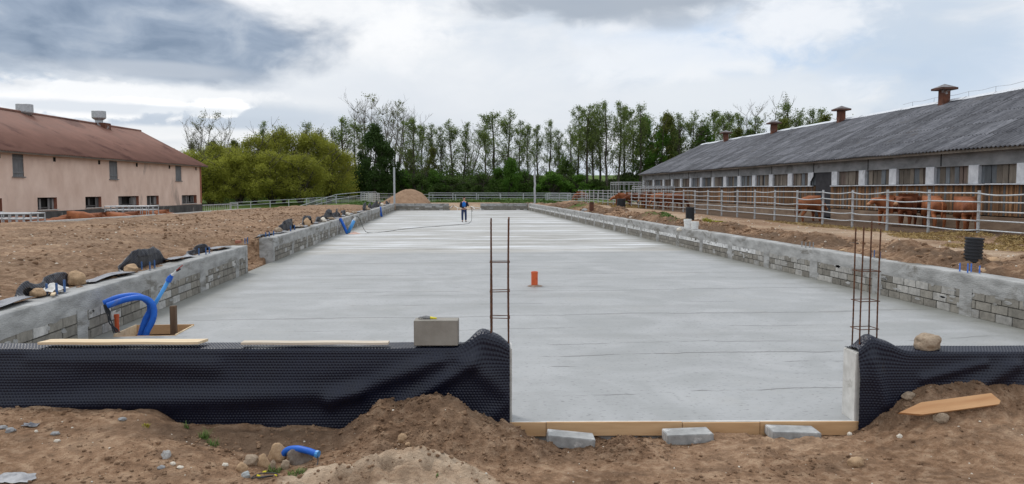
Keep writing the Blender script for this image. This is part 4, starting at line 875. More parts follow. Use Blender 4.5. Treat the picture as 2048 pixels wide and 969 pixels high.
# ================================================================== fences
def gz(x, y): return hz(x, y)
def cattle_fence(label):
    t = thing('cattle_fence', label, 'fence', (17.8, 19.0, .6)); r = random.Random(5)
    ys = [24.4 + 2.67 * k for k in range(-3, 30)]; tops = []
    for y_ in ys:
        g_ = gz(17.8, y_); ztop = 2.27 - .05 + r.uniform(-.015, .015); mb = MB(); ln = r.uniform(-.02, .02)
        mb.tube([(17.8, y_, g_ - .3), (17.8 + ln, y_ + ln, ztop + .04)], .052, 10); mb.build('post', galv, t, smooth=False)
    for k, zr_ in enumerate((2.16, 1.86, 1.55, 1.24, .93)):
        for i in range(len(ys) - 1):
            y0, y1 = ys[i], ys[i + 1]; bend = r.choice([0, 0, 0, 0, .03, -.045, -.07]) if i < 12 else r.choice([0, 0, .02, -.03]); zz = zr_ + r.uniform(-.012, .012); f_ = r.uniform(.3, .7)
            if k == 0 and i == 5: bend = -.09
            pts = []
            for q in range(7):
                s_ = q / 6; sg = math.sin(math.pi * min(1, s_ / f_ if s_ < f_ else (1 - s_) / (1 - f_)) / 2); pts.append((17.8 - .055 + .02 * bend * 10 * sg, y0 + (y1 - y0) * s_, zz + bend * sg + (-.07 if i == 0 else 0) * 0))
            if k == 0: mbs = MB() if i == 0 else mbs
            mb_ = rails[k] if i else MB()
            if not i: rails[k] = mb_
            mb_.tube(pts, .026, 7)
    for k in range(5): rails[k].build('rail', galv, t, smooth=True)
    return t
rails = {}
cattle_fence('long galvanised five rail cattle fence along the barn yard')
def fence(name, label, pts, zs, hpost, step=3.3, bars=None, rr_=.022, rp=.035, gfun=gz, seed=1):
    """polyline fence: posts, one rail part per height, optional panel of vertical bars"""
    t = thing(name, label, 'fence', pts[0]); r = random.Random(seed)
    for i in range(len(pts) - 1):
        a, b = Vector(pts[i]), Vector(pts[i + 1]); L = (b - a).length; n = max(1, round(L / step))
        for k in range(n + (i == len(pts) - 2)):
            p = a + (b - a) * (k / n); mb = MB(); mb.tube([p - Vector((0, 0, .4)), p + Vector((0, 0, hpost))], rp, 6); mb.build('post', galv, t)
    for z_ in zs:
        mb = MB(); mb.tube([Vector(p) + Vector((0, 0, z_)) for p in pts], rr_, 6); mb.build('rail', galv, t)
    if bars:
        lo, hi, sp, rb_ = bars; mb = MB()
        for i in range(len(pts) - 1):
            a, b = Vector(pts[i]), Vector(pts[i + 1]); n = int((b - a).length / sp)
            for k in range(n):
                p = a + (b - a) * ((k + .5) / n)
                if r.random() < .93: mb.tube([p + Vector((0, 0, lo)), p + Vector((r.uniform(-.02, .02), 0, hi))], rb_, 4)
            mb.tube([a + Vector((0, 0, lo)), b + Vector((0, 0, lo))], rb_ * 1.3, 5); mb.tube([a + Vector((0, 0, hi)), b + Vector((0, 0, hi))], rb_ * 1.3, 5)
        mb.build('bar_panel', galv, t)
    return t
def P3(px, py, y, dz=0): v = ay(px, py, y); return (v.x, v.y, v.z + dz)
fence('pipe_fence', 'far galvanised two rail fence across the end, behind the man', [P3(858, 404, 103), P3(1140, 404, 103)], (1.16, .84), 1.20, 3.25, rr_=.03, rp=.06, seed=2)
fence('bar_fence', 'far fence of close vertical bars, just behind the two rail fence', [P3(820, 405, 106), P3(1135, 404, 106)], (1.04,), 1.10, 3.3, bars=(.12, .62, .20, .022), rp=.055, seed=3)
fence('bar_fence', 'short vertical bar fence joining the corner of the peach building', [P3(403, 429, 72), P3(476, 425, 75)], (.82,), .9, 3.2, bars=(.08, .78, .20, .020), rp=.04, seed=4)
fence('pipe_fence', 'low galvanised rail fence running in front of the yellow green willows', [P3(461, 427, 77), P3(613, 417, 84), P3(672, 411, 92)], (1.02, .72), 1.06, 2.6, rr_=.025, rp=.045, seed=5)
fence('bar_fence', 'bar fence with leaning bars below the sloping handrail', [P3(613, 415, 86), P3(745, 406, 99)], (.98,), 1.0, 2.9, bars=(.05, .78, .17, .018), rp=.045, seed=6)
t = thing('handrail', 'sloping galvanised handrail rising to the right before the willows', 'handrail', P3(585, 417, 80))
mb = MB(); a = [P3(585, 417, 80), P3(673, 389.5, 84), P3(720, 385, 86), P3(752, 384.5, 88), P3(757, 389, 88), P3(757, 405, 88)]; mb.tube(a, .030, 6); mb.build('rail', galv, t)
mb = MB(); mb.tube([P3(605, 417, 81), P3(673, 399, 84), P3(720, 391.5, 86)], .026, 6); mb.build('rail', galv, t)
for px, py, b_, y_ in ((673, 389, 410, 84), (722, 385, 408, 86), (728, 385, 407, 87), (737, 385, 406, 87), (744, 385, 406, 88)):
    mb = MB(); mb.tube([P3(px, b_, y_), P3(px, py, y_)], .045, 6); mb.build('post', galv, t)
t = thing('hurdle_stack', 'stack of galvanised hurdles leaning at the top of the handrail', 'hurdles', P3(738, 406, 90))
r = random.Random(3)
for k in range(4):
    mb = MB(); px0 = 724 + k * 5; y_ = 89.5 + k * .3
    for j in range(5): mb.tube([P3(px0, 404 - j * 4, y_), P3(px0 + 20, 403 - j * 4, y_)], .022, 5)
    for j in range(6): mb.tube([P3(px0 + j * 4, 405, y_), P3(px0 + j * 4, 387, y_)], .022, 5)
    mb.build('hurdle', metalw, t)
fence('bar_fence', 'short rail fence between the handrail and the sand heap', [P3(757, 404, 96), P3(792, 404, 99)], (1.0, .7), 1.05, 2.4, bars=(.1, .5, .3, .02), rp=.04, seed=8)
fence('pipe_fence', 'galvanised rail pen joining the far fence to the cattle fence', [P3(1095, 405, 100), P3(1142, 405, 102), P3(1168, 405, 108), P3(1300, 400, 112)], (1.1, .8, .5, .25), 1.15, 2.2, rr_=.025, rp=.045, seed=9)
fence('pipe_fence', 'rails turning from the far end of the cattle fence toward the steel column', [P3(1098, 405, 98), P3(1175, 407, 97)], (1.2, .9, .6, .3), 1.25, 2.2, rr_=.025, rp=.045, seed=10)
def pen(name, label, cx, cy, zb, wx, wy, h, nx=6, ny=5, cat='pen'):
    t = thing(name, label, cat, (cx, cy, zb)); x0, x1, y0, y1 = cx - wx / 2, cx + wx / 2, cy - wy / 2, cy + wy / 2
    for z_ in (h, h - .22):
        mb = MB(); q = [(x0, y0, zb + z_), (x1, y0, zb + z_), (x1, y1, zb + z_), (x0, y1, zb + z_), (x0, y0, zb + z_)]; mb.tube(q, .03, 6); mb.build('top_rail', galv, t)
    for k in range(nx + 1):
        for y_ in (y0, y1):
            x_ = x0 + wx * k / nx; mb = MB(); mb.tube([(x_, y_, zb), (x_, y_, zb + h)], .026, 5); mb.build('upright', galv, t)
    for k in range(1, ny):
        for x_ in (x0, x1):
            y_ = y0 + wy * k / ny; mb = MB(); mb.tube([(x_, y_, zb), (x_, y_, zb + h)], .026, 5); mb.build('upright', galv, t)
    return t
v = ay(1262, 404, 84); pen('tall_pen', 'tall galvanised cage pen at the far end of the barn', v.x, 85, v.z - .3, 3.3, 4, 2.45)
v = ay(1306, 400, 74); pen('feed_rack', 'lower galvanised feed rack in front of the barn end', v.x, 74, v.z - .3, 3.4, 3.0, 1.6, 8, 3, 'feed rack')
v = ay(38, 450, 33.5); pen('feed_rack', 'galvanised feed rack in the left yard, nearer the picture edge', v.x - .9, 34.8, -.4, 2.0, 1.2, 1.66, 7, 2, 'feed rack')
v = ay(258, 435, 48); pen('feed_rack', 'galvanised feed rack in the left yard below the wide lower window', v.x, 48.5, -.4, 2.5, 1.6, 1.68, 7, 2, 'feed rack')
# concrete kerb along the bank edge above the left yard
t = MB(); pts = [(np.interp(y_, EY, EX) + .12, y_, .93) for y_ in range(12, 64, 4)]
for a, b in zip(pts[:-1], pts[1:]): t.box(((a[0] + b[0]) / 2, (a[1] + b[1]) / 2, .80), (.16, math.hypot(b[0] - a[0], b[1] - a[1]) - .03, .22), rz=-math.atan2(b[0] - a[0], b[1] - a[1]))
o = t.build('kerb_edging', conc_l); tag(o, 'low pale concrete edging along the bank above the left cattle yard', 'edging')

# ================================================================== trees
def tree_mesh(kind, seed):
    r = random.Random(seed); T = MB(); leaves = []
    def leafc(p, n, sp, s):
        for _ in range(n):
            leaves.append((p[0] + r.gauss(0, sp), p[1] + r.gauss(0, sp), p[2] + r.gauss(0, sp * .8), s * r.uniform(.6, 1.4)))
    def branch(p, d, L, r0, depth, lf, lfs):
        pts = [p]; d = d.normalized(); n = 4; q = p
        for k in range(n):
            d = (d + Vector((r.uniform(-.16, .16), r.uniform(-.16, .16), r.uniform(-.03, .16)))).normalized(); q = q + d * (L / n); pts.append(q)
        T.tube(pts, [r0, r0 * .8, r0 * .6, r0 * .45, r0 * .28], 4 if depth else 5, cap=False)
        if depth > 0:
            nb = r.randint(3, 5)
            for k in range(nb):
                i = r.randint(1, n); a = pts[i]; dd = (d + Vector((r.uniform(-1, 1), r.uniform(-1, 1), r.uniform(-.3, .8))) * .75).normalized()
                branch(a, dd, L * r.uniform(.35, .6), r0 * .5, depth - 1, lf, lfs)
        if lf:
            for i in range(1, n + 1): leafc(pts[i], lf, .16 + .07 * L, lfs)
    if kind == 'thin':
        Hh = 14.0; n = 10; pts = []; x = y = 0.0
        for k in range(n + 1): pts.append(Vector((x, y, Hh * k / n))); x += r.uniform(-.14, .14); y += r.uniform(-.14, .14)
        T.tube(pts, [.21 * (1 - k / (n + .6))**.75 + .014 for k in range(n + 1)], 7)
        nb = 60; wid = r.uniform(1.9, 2.6)
        for k in range(nb):
            f = .22 + .77 * (k / nb)**.9; z = f * Hh; i = min(int(f * n), n - 1); p = pts[i].lerp(pts[i + 1], f * n - i)
            an = r.uniform(0, 2 * math.pi); prof = math.sin(min(1, (1.02 - f) / .80) * math.pi * .62) ** .8
            Lb = wid * prof * r.uniform(.6, 1.15) + .35; up_ = r.uniform(.55, 1.2)
            lf = (r.choice([0, 1, 2, 3, 4]) if f < .45 else r.choice([1, 2, 2, 3, 3]))
            branch(p, Vector((math.cos(an), math.sin(an), up_)), Lb, .045 * (1 - f * .6), 1 if Lb < 1.3 else 2 if r.random() < .35 else 1, lf, .095)
    elif kind == 'bare':
        nst = 4
        for s in range(nst):
            an = s * 2 * math.pi / nst + r.uniform(-.4, .4); pts = [Vector((0, 0, 0)), Vector((0, 0, 2.5 + .3 * s))]; d = Vector((math.cos(an) * .35, math.sin(an) * .35, 1)); q = pts[-1]
            for k in range(6): d = (d + Vector((r.uniform(-.15, .15), r.uniform(-.15, .15), .12))).normalized(); q = q + d * 1.75; pts.append(q)
            T.tube(pts, [.2, .16, .13, .11, .09, .07, .05, .02], 6)
            for k in range(26):
                i = r.randint(2, 7); a2 = r.uniform(0, 2 * math.pi)
                branch(pts[i], Vector((math.cos(a2), math.sin(a2), r.uniform(.5, 1.4))), r.uniform(1.2, 2.6), .035, 2 if r.random() < .45 else 1, 1 if r.random() < .10 else 0, .10)
    else:
        par = dict(willow=(7.2, 3.6, 5, 24000, .075, 1.2), dense=(12.5, 3.1, 1, 17000, .12, 2.0), bright=(11, 2.3, 1, 7500, .115, 3), olive=(10.5, 2.4, 2, 6500, .105, 2.2), shrub=(4.2, 2.5, 4, 9000, .10, .3))[kind]
        Hh, Wd, nst, nl, ls, zb = par
        for s in range(nst):
            an = s * 2.4 + r.uniform(-.4, .4); lean = .0 if nst == 1 else r.uniform(.2, .5); pts = [Vector((0, 0, 0))]; d = Vector((math.cos(an) * lean, math.sin(an) * lean, 1)).normalized(); q = pts[0]
            for k in range(7): d = (d + Vector((r.uniform(-.12, .12), r.uniform(-.12, .12), .12))).normalized(); q = q + d * (Hh * .88 / 7); pts.append(q)
            T.tube(pts, [.20, .17, .14, .11, .09, .06, .04, .02], 6)
            for k in range(20 if nst == 1 else 9):
                i = r.randint(1, 7); a2 = r.uniform(0, 2 * math.pi); branch(pts[i], Vector((math.cos(a2), math.sin(a2), r.uniform(.2, 1.1))), Wd * r.uniform(.4, .75), .05, 1, 0, .1)
        # leaf clumps: many overlapping lobes of uneven size, hollow gaps between
        lobes = []
        for k in range(110 if kind != 'shrub' else 40):
            f = r.random()**.8; z = zb + (Hh - zb) * f
            rad = Wd * (math.sin(min(1, max(.08, (1.04 - f) / .95)) * math.pi * .60))
            if kind == 'willow': rad = Wd * math.sqrt(max(.05, 1 - (f * 1.0)**2.4))
            a2 = r.uniform(0, 2 * math.pi); q = rad * r.uniform(.35, .95); lr = r.uniform(.22, .72) * (Wd / 3.2)
            lobes.append((math.cos(a2) * q, math.sin(a2) * q, z, lr))
        tw = sum(l[3]**2 for l in lobes)
        for lx, ly, lz, lr in lobes:
            for _ in range(int(nl * lr**2 / tw)):
                v = Vector((r.gauss(0, 1), r.gauss(0, 1), r.gauss(0, 1.1))) * lr * .62
                leaves.append((lx + v.x, ly + v.y, lz + v.z * .85, ls * r.uniform(.6, 1.4)))
    # leaf faces: small random triangles-pairs
    n = len(leaves)
    if n:
        A = np.array(leaves); rs = np.random.RandomState(seed)
        d1 = rs.normal(size=(n, 3)); d1 /= np.linalg.norm(d1, axis=1, keepdims=True); d2 = np.cross(d1, rs.normal(size=(n, 3))); d2 /= np.linalg.norm(d2, axis=1, keepdims=True)
        s = A[:, 3:4]; c = A[:, :3]; c[:, 2] = np.maximum(c[:, 2], .05)
        V = np.stack([c - d1 * s, c + d2 * s * .6, c + d1 * s, c - d2 * s * .6], 1).reshape(-1, 3)
        me = bpy.data.meshes.new('crown'); me.vertices.add(4 * n); me.vertices.foreach_set('co', V.reshape(-1).astype(np.float32))
        me.loops.add(4 * n); me.loops.foreach_set('vertex_index', np.arange(4 * n, dtype=np.int32)); me.polygons.add(n); me.polygons.foreach_set('loop_start', (np.arange(n) * 4).astype(np.int32)); me.update(calc_edges=True)
    else: me = None
    tm = bpy.data.meshes.new('trunk'); tm.from_pydata(T.v, [], T.f)
    return tm, me, Hh if kind != 'bare' else 13.2
PROT = {}
for kind, cnt in (('thin', 7), ('bare', 3), ('dense', 2), ('bright', 2), ('olive', 2), ('willow', 4), ('shrub', 4)):
    PROT[kind] = [tree_mesh(kind, 100 + i * 13 + len(kind)) for i in range(cnt)]
LEAF = dict(thin=lf_alder, dense=lf_dark, bright=lf_bright, olive=lf_olive, willow=lf_willow, shrub=lf_under)
for k_, ms in PROT.items():
    for tm, me, _ in ms:
        tm.materials.append(bark_p if k_ == 'bare' else barkm)
        if me: me.materials.append(LEAF.get(k_, lf_olive))
rt_ = random.Random(77)
LM = [('left steel column', 788), ('man', 928), ('right steel column', 1070), ('tall cage pen', 1260), ('first barn vent', 1453), ('second barn vent', 1549), ('third barn vent', 1683), ('corner of the peach building', 403), ('willow row end', 690)]
NUMW = ['', 'first', 'second', 'third', 'fourth', 'fifth', 'sixth', 'seventh', 'eighth', 'ninth', 'tenth', 'eleventh', 'twelfth', 'thirteenth', 'fourteenth', 'fifteenth']
specs = []   # kind, px, top py, width factor, Y
for px, py in [(520, 245), (560, 256), (608, 248), (642, 262), (690, 238), (708, 246), (667, 262), (825, 238), (858, 248), (882, 255), (905, 243), (926, 247), (843, 252), (990, 226), (1016, 224), (1036, 242), (1058, 250), (1076, 252), (972, 250), (1100, 243), (1124, 262), (1141, 256), (1155, 214), (1174, 212),
               (1190, 226), (1202, 209), (1216, 207), (1238, 206), (1252, 214), (1268, 226), (1285, 212), (1300, 230), (1385, 227), (1362, 230), (1432, 222), (1452, 232), (1464, 225), (1482, 228), (1505, 236), (1580, 210), (1598, 222), (1622, 222), (1648, 218), (1412, 240), (1340, 232)]: specs.append(('thin', px, py))
for px, py in [(398, 252), (436, 262), (735, 219), (790, 226), (938, 266), (1530, 222), (765, 240), (815, 244)]: specs.append(('bare', px, py))
for px, py in [(750, 250), (776, 285), (1500, 262)]: specs.append(('dense', px, py))
for px, py in [(1292, 238), (1322, 260), (1403, 252), (1352, 262)]: specs.append(('bright', px, py))
for px, py in [(385, 288), (430, 283), (465, 282), (1332, 228), (820, 300), (860, 296), (1655, 232), (1475, 258), (1698, 240), (1560, 240)]: specs.append(('olive', px, py))
for px, py, in [(382, 318), (440, 306), (508, 290), (566, 280), (622, 284), (658, 302), (478, 318), (545, 318), (600, 322), (420, 335)]: specs.append(('willow', px, py))
for px, py in [(700, 335), (728, 330), (808, 345), (838, 350), (868, 345), (700, 360), (900, 358), (934, 362), (965, 350), (1018, 316), (1000, 340), (1048, 345), (1075, 355), (1100, 345), (1132, 322), (1160, 352), (1190, 360), (1224, 358), (1255, 345), (1296, 330), (1330, 322), (1370, 318)]: specs.append(('shrub', px, py))
specs.sort(key=lambda s: (s[0], s[1]))
alt = []
for tm, me, _ in PROT['shrub']: m2 = me.copy(); m2.materials.clear(); m2.materials.append(lf_bright); alt.append(m2)
LOOK = dict(thin='thin upright tree with sparse young leaves', bare='bare branched leafless tree', dense='dense dark green leafy tree', bright='bright green freshly leafed tree', olive='olive green rounded tree', willow='yellow green bushy willow', shrub='low dark green bush')
CATN = dict(thin='sparse_tree', bare='bare_tree', dense='dense_tree', bright='leafy_tree', olive='olive_tree', willow='willow_tree', shrub='bush')
cnt = {}
for kind, px, py in specs:
    L_x = min(LM, key=lambda l: abs(l[1] - px)); side = 'right' if px >= L_x[1] else 'left'; key = (kind, L_x[0], side); cnt.setdefault(key, []).append(px)
used = {}
for kind, px, py in specs:
    L_x = min(LM, key=lambda l: abs(l[1] - px)); side = 'right' if px >= L_x[1] else 'left'; key = (kind, L_x[0], side)
    lst = sorted(cnt[key], reverse=(side == 'left')); used.setdefault(key, []); idx = lst.index(px) + 1
    ordn = (NUMW[idx] + ' ') if len(lst) > 1 else ''
    label = f"{LOOK[kind]}, {ordn}{side} of the {L_x[0]}"
    Yt = {'willow': rt_.uniform(92, 99), 'shrub': rt_.uniform(112, 118), 'bare': rt_.uniform(122, 132), 'dense': rt_.uniform(108, 114)}.get(kind, rt_.uniform(111, 130))
    if kind in ('olive', 'dense', 'bright') and px > 780: Yt = rt_.uniform(112, 120)
    if kind == 'willow' and py > 315: Yt = 89.5
    if kind == 'bare' and px < 700: Yt = rt_.uniform(100, 106)
    if px > 1420 and kind != 'shrub': Yt = rt_.uniform(114, 130)
    v = ay(px, py, Yt); g_ = hz(v.x, Yt); i = rt_.randrange(len(PROT[kind])); tm, me, h_ = PROT[kind][i]
    sc = (v.z - g_) / h_; wx = rt_.uniform(.85, 1.1) * sc
    if kind == 'thin' and px in (990, 1580, 690): wx = 1.35 * sc
    if kind == 'shrub': wx = rt_.uniform(.85, 1.2)
    if kind == 'willow': wx = 1.0 if py > 300 else 1.05
    t = thing(CATN[kind], label, 'bush' if kind == 'shrub' else 'tree', (v.x, Yt, g_ - .1), 'trees and bushes behind the far fences' if kind != 'willow' else 'willows beside the peach building', rz=rt_.uniform(0, 6.28)); t.rotation_euler = (rt_.uniform(-.045, .045), rt_.uniform(-.045, .045), t.rotation_euler[2]); t.scale = (wx * rt_.uniform(.8, 1.25), wx, sc * (1.1 if kind == 'willow' else 1))
    link(bpy.data.objects.new('trunk' if kind != 'shrub' else 'stems', tm), t)
    if me: link(bpy.data.objects.new('crown', me if not (kind == 'shrub' and rt_.random() < .45) else alt[i]), t)
# understory: uncountable scrub along the far bank
def leaf_mass(name, n, fn, ls, mat, seed):
    rs = np.random.RandomState(seed); c = fn(rs, n); d1 = rs.normal(size=(n, 3)); d1 /= np.linalg.norm(d1, axis=1, keepdims=True); d2 = np.cross(d1, rs.normal(size=(n, 3))); d2 /= np.linalg.norm(d2, axis=1, keepdims=True)
    s = (ls * rs.uniform(.6, 1.4, n))[:, None]; V = np.stack([c - d1 * s, c + d2 * s * .6, c + d1 * s, c - d2 * s * .6], 1).reshape(-1, 3)
    me = bpy.data.meshes.new(name); me.vertices.add(4 * n); me.vertices.foreach_set('co', V.reshape(-1).astype(np.float32)); me.loops.add(4 * n); me.loops.foreach_set('vertex_index', np.arange(4 * n, dtype=np.int32)); me.polygons.add(n); me.polygons.foreach_set('loop_start', (np.arange(n) * 4).astype(np.int32)); me.update(calc_edges=True); me.materials.append(mat)
    return link(bpy.data.objects.new(name, me))
def scrub(rs, n):
    x = -34 + 84 * rs.rand(n * 3)**1.35; y = rs.uniform(113, 137, n * 3); hh = 1.2 + 4.2 * fbm(x * .16, y * .16, 4, 5) * np.where(x < 2, 1.25, .9 - .45 * sst(x, 12, 22)); k = rs.uniform(0, 1, n * 3) < fbm(x * .5, y * .5, 3, 8) * 1.3
    x, y, hh = x[k][:n], y[k][:n], hh[k][:n]; 
    while len(x) < n: x, y, hh = np.tile(x, 2)[:n], np.tile(y, 2)[:n], np.tile(hh, 2)[:n]
    z = H(x, y, False) + hh * rs.uniform(0, 1, n)**.8; return np.stack([x, y, z], 1)
o = leaf_mass('undergrowth', 95000, scrub, .13, lf_under, 5); tag(o, 'tangled dark green undergrowth below the trees', 'undergrowth', kind='stuff')

# ================================================================== steel columns at the far corners
def steel_column(x, y, z0, z1, label, bend=0):
    t = thing('steel_column', label, 'column', (x, y, z0), 'steel columns at the far corners of the slab')
    mb = MB(); n = 8
    for k in range(n):
        a, b = z0 + (z1 - z0) * k / n, z0 + (z1 - z0) * (k + 1) / n; ox = bend * math.sin(k * 1.9)
        mb.box((x + ox, y - .09, (a + b) / 2), (.20, .012, b - a)); mb.box((x + ox, y + .09, (a + b) / 2), (.20, .012, b - a)); mb.box((x + ox, y, (a + b) / 2), (.012, .168, b - a))
    mb.build('column_profile', galv, t)
    mb = MB(); mb.box((x, y, z0 + .012), (.34, .34, .024), bev=.003); mb.build('base_plate', galv, t)
v = ay(788, 335, 85); steel_column(v.x, 85.2, .76, v.z, 'grey steel column at the left far corner, in front of the sand heap')
v = ay(1070, 340, 85); steel_column(v.x, 85.2, .76, v.z, 'slightly crooked grey steel column at the right far corner of the slab', .025)

# sand heap
v = ay(812, 405, 90); n = 150; xs = np.linspace(-3.4, 3.4, n); XX, YY = np.meshgrid(xs, xs, indexing='ij'); rr_ = np.hypot(XX / 2.85, YY / 2.6) * (1 + .25 * (fbm(XX * .5 + 9, YY * .5, 3, 3) - .5))
ZZ = 1.95 * np.clip(1 - rr_, 0, 1)**.95 * (1 - .13 * np.exp(-((rr_) / .16)**2)) + .16 * (fbm(XX * 1.3, YY * 1.3, 5, 6) - .5) * (rr_ < 1.0) + .5 * np.exp(-(((XX - 1.7) / 1.2)**2 + (YY / 1.4)**2)) * (rr_ < 1)
ZZ = np.where(rr_ < 1.0, ZZ, -.12)
o = grid_obj('sand_heap', np.stack([XX + v.x, YY + 90, ZZ + hz(v.x, 90) - .02], -1), sandm, origin=(v.x, 90, .6)); tag(o, 'heap of brown sand behind the left steel column', 'sand heap')

# ================================================================== rebar cages
def rebar(label, s, top_px, zb, stir, w=.165, tops=(0, 0, 0, 0), dd=.17):
    t = thing('rebar_cage', label, 'rebar cage', fp(s, -.14, zb), 'rebar cages standing on the front walls')
    r = random.Random(int(s * 100)); cs = [(-w / 2, -dd / 2), (w / 2, -dd / 2), (w / 2, dd / 2), (-w / 2, dd / 2)]
    for i, (a, b) in enumerate(cs):
        mb = MB(); z1 = top_px + tops[i]; lean = (r.uniform(-.006, .006), r.uniform(-.006, .006)); n = 60; pts = []; rs = []
        for k in range(n + 1): q = k / n; pts.append(fp(s + a + lean[0] * q * 1.5 + .003 * math.sin(q * 5 + i), -.14 + b + lean[1] * q, zb - .1 + (z1 - zb + .1) * q)); rs.append(.0072 + (.0010 if k % 2 else 0))
        mb.tube(pts, rs, 8); mb.build('bar', rust, t, smooth=True)
    for z_ in stir:
        mb = MB(); e = .014; q = []
        ang = r.uniform(-.05, .05)
        for a, b in cs + [cs[0], (cs[0][0] + .07, cs[0][1] + .0)]: q.append(fp(s + a * (1 + e / w * 2), -.14 + b * (1 + e / dd * 2), z_ + ang * a * .8 + b * .03))
        mb.tube(q, .0042, 6); mb.build('stirrup', rust, t)
zc = lambda px, py, dep=7.45: ay(px, py, dep).z
rebar('rusty rebar cage beside the raised end of the left dimpled sheet', -.118, zc(990, 437, 7.6), .70, [zc(1003, y_, 7.55) for y_ in (524, 582, 634)], tops=(0, .01, .0, -.02))
rebar('rusty rebar cage standing on the right front wall beside the pale wall end', 3.50, zc(1735, 452, 7.3), .66, [zc(1735, y_, 7.3) for y_ in (541, 600, 655)], tops=(-.02, .04, -.02, .0), dd=.17)

# ================================================================== planks, block and tool on the left front wall
def plank(label, pxa, pxb, yd, th, wd, z, name='wooden_plank', mat=wood, rz=0, skew=0):
    a = ay(pxa, 690, fy(pxa)); b = ay(pxb, 690, fy(pxb)); L = (b - a).length; mb = MB(); n = 14
    P = []
    for i in range(n + 1):
        x = -L / 2 + L * i / n; w = .002 * math.sin(i * .9)
        for (yy, zz) in ((-wd / 2, 0), (wd / 2, 0), (wd / 2, th), (-wd / 2, th)): P.append((x + skew * yy * (1 if i in (0, n) else 0), yy, zz + w))
    fs = [(0, 1, 2, 3), tuple(n * 4 + k for k in (3, 2, 1, 0))]
    for i in range(n):
        for k in range(4): k2 = (k + 1) % 4; fs.append((i * 4 + k, (i + 1) * 4 + k, (i + 1) * 4 + k2, i * 4 + k2))
    mb.add(P, fs); o = mb.build(name, mat); c = (a + b) / 2; sx = (c - FO).dot(E1); o.location = fp(sx, yd, z); o.rotation_euler = (0, 0, -FA + rz)
    bv = o.modifiers.new('bevel', 'BEVEL'); bv.width = .0015; bv.segments = 1
    return tag(o, label, 'plank', 'planks lying on the left front wall')
plank('longer pale pine plank on the wall top, at the left end of the sheet', 76, 398, -.10, .026, .16, .772, rz=.004, skew=.25)
plank('shorter whitish plank on the wall top, between the long plank and the upright block', 480, 776, -.06, .024, .10, .768, rz=-.008, mat=nmat('worn_plank', (0.50, 0.42, 0.32), (0.68, 0.60, 0.49), 5, 0.75, 0.25, 0.003, 40, kind='obj', st=(0.25, 3, 3), c3=(0.66, 0.65, 0.62), c3t=0.55))
a = ay(825, 694, 7.35); b = ay(915, 694, 7.35); mb = MB(); mb.box((0, 0, .122), (b.x - a.x, .19, .244), bev=.005); o = mb.build('upright_block', nmat('dense_block', (0.235, 0.215, 0.185), (0.31, 0.29, 0.255), 5, 0.85, 0.45, 0.004, 60, kind='obj', c3=(0.38, 0.36, 0.32), c3t=0.62))
sx = ((a + b) / 2 - FO).dot(E1); o.location = fp(sx, -.085, .762); o.rotation_euler = (0, 0, -FA); tag(o, 'concrete block standing upright on the left front wall with a glove on top', 'concrete block')
gl = thing('work_glove', 'small grey and yellow work glove on the upright block', 'glove', fp(sx - .10, -.09, 1.006))
mb = MB(); c = fp(sx - .135, -.09, 1.02)
mb.tube([c, c + E1 * .03 + Vector((0, 0, .006)), c + E1 * .07], [.016, .02, .014], 8); mb.build('palm', stone_g, gl, smooth=True)
for k in range(4):
    mb = MB(); p = c + E1 * -.004 + E2 * (.018 - .012 * k); mb.tube([p, p - E1 * .022 + Vector((0, 0, .006)), p - E1 * (.036 + .003 * k) + Vector((0, 0, -.004))], [.0065, .006, .005], 6); mb.build('finger', stone_g, gl, smooth=True)
mb = MB(); mb.tube([c + E1 * .07, c + E1 * .10 + Vector((0, 0, -.004)), c + E1 * .135 + Vector((0, 0, -.006))], [.013, .011, .008], 8); mb.build('cuff', yellowp, gl, smooth=True)

# ================================================================== stones
def rock(label, loc, size, mat=stone, seed=1, name='stone', rz=0, sub=4, cat='stone', group=None, flat=.25, ang=.45):
    bm = bmesh.new(); bmesh.ops.create_icosphere(bm, subdivisions=sub, radius=1); r = random.Random(seed)
    planes = [(Vector((r.gauss(0, 1), r.gauss(0, 1), r.gauss(0, .8))).normalized(), r.uniform(.62, .92)) for _ in range(12)]
    from mathutils import noise as mn
    for v in bm.verts:
        d = v.co.normalized(); L = 1
        for n_, h in planes:
            q = d.dot(n_)
            if q > 1e-3: L = min(L, h / q) * ang + L * (1 - ang) if h / q < L else L
        L *= 1 + .22 * mn.noise(d * 1.6 + Vector((seed * 3.1, 0, 0))) + .07 * mn.noise(d * 5 + Vector((seed, 2, 0))) + .025 * mn.noise(d * 14)
        v.co = d * L
        if v.co.z < -.55: v.co.z = -.55
    me = bpy.data.meshes.new(name); bm.to_mesh(me); bm.free(); me.materials.append(mat); me.shade_smooth()
    o = bpy.data.objects.new(name, me); link(o); o.location = loc; o.scale = (size[0] / 2, size[1] / 2, size[2] / 1.5); o.rotation_euler = (0, 0, rz)
    return tag(o, label, cat, group)
sx = (ay(1872, 685, 7.05) - FO).dot(E1); rock('brown boulder resting on the sheet over the right front wall', fp(sx, -.10, .755), (.30, .22, .17), stone, 5, 'boulder', cat='boulder', flat=.2, ang=.7)
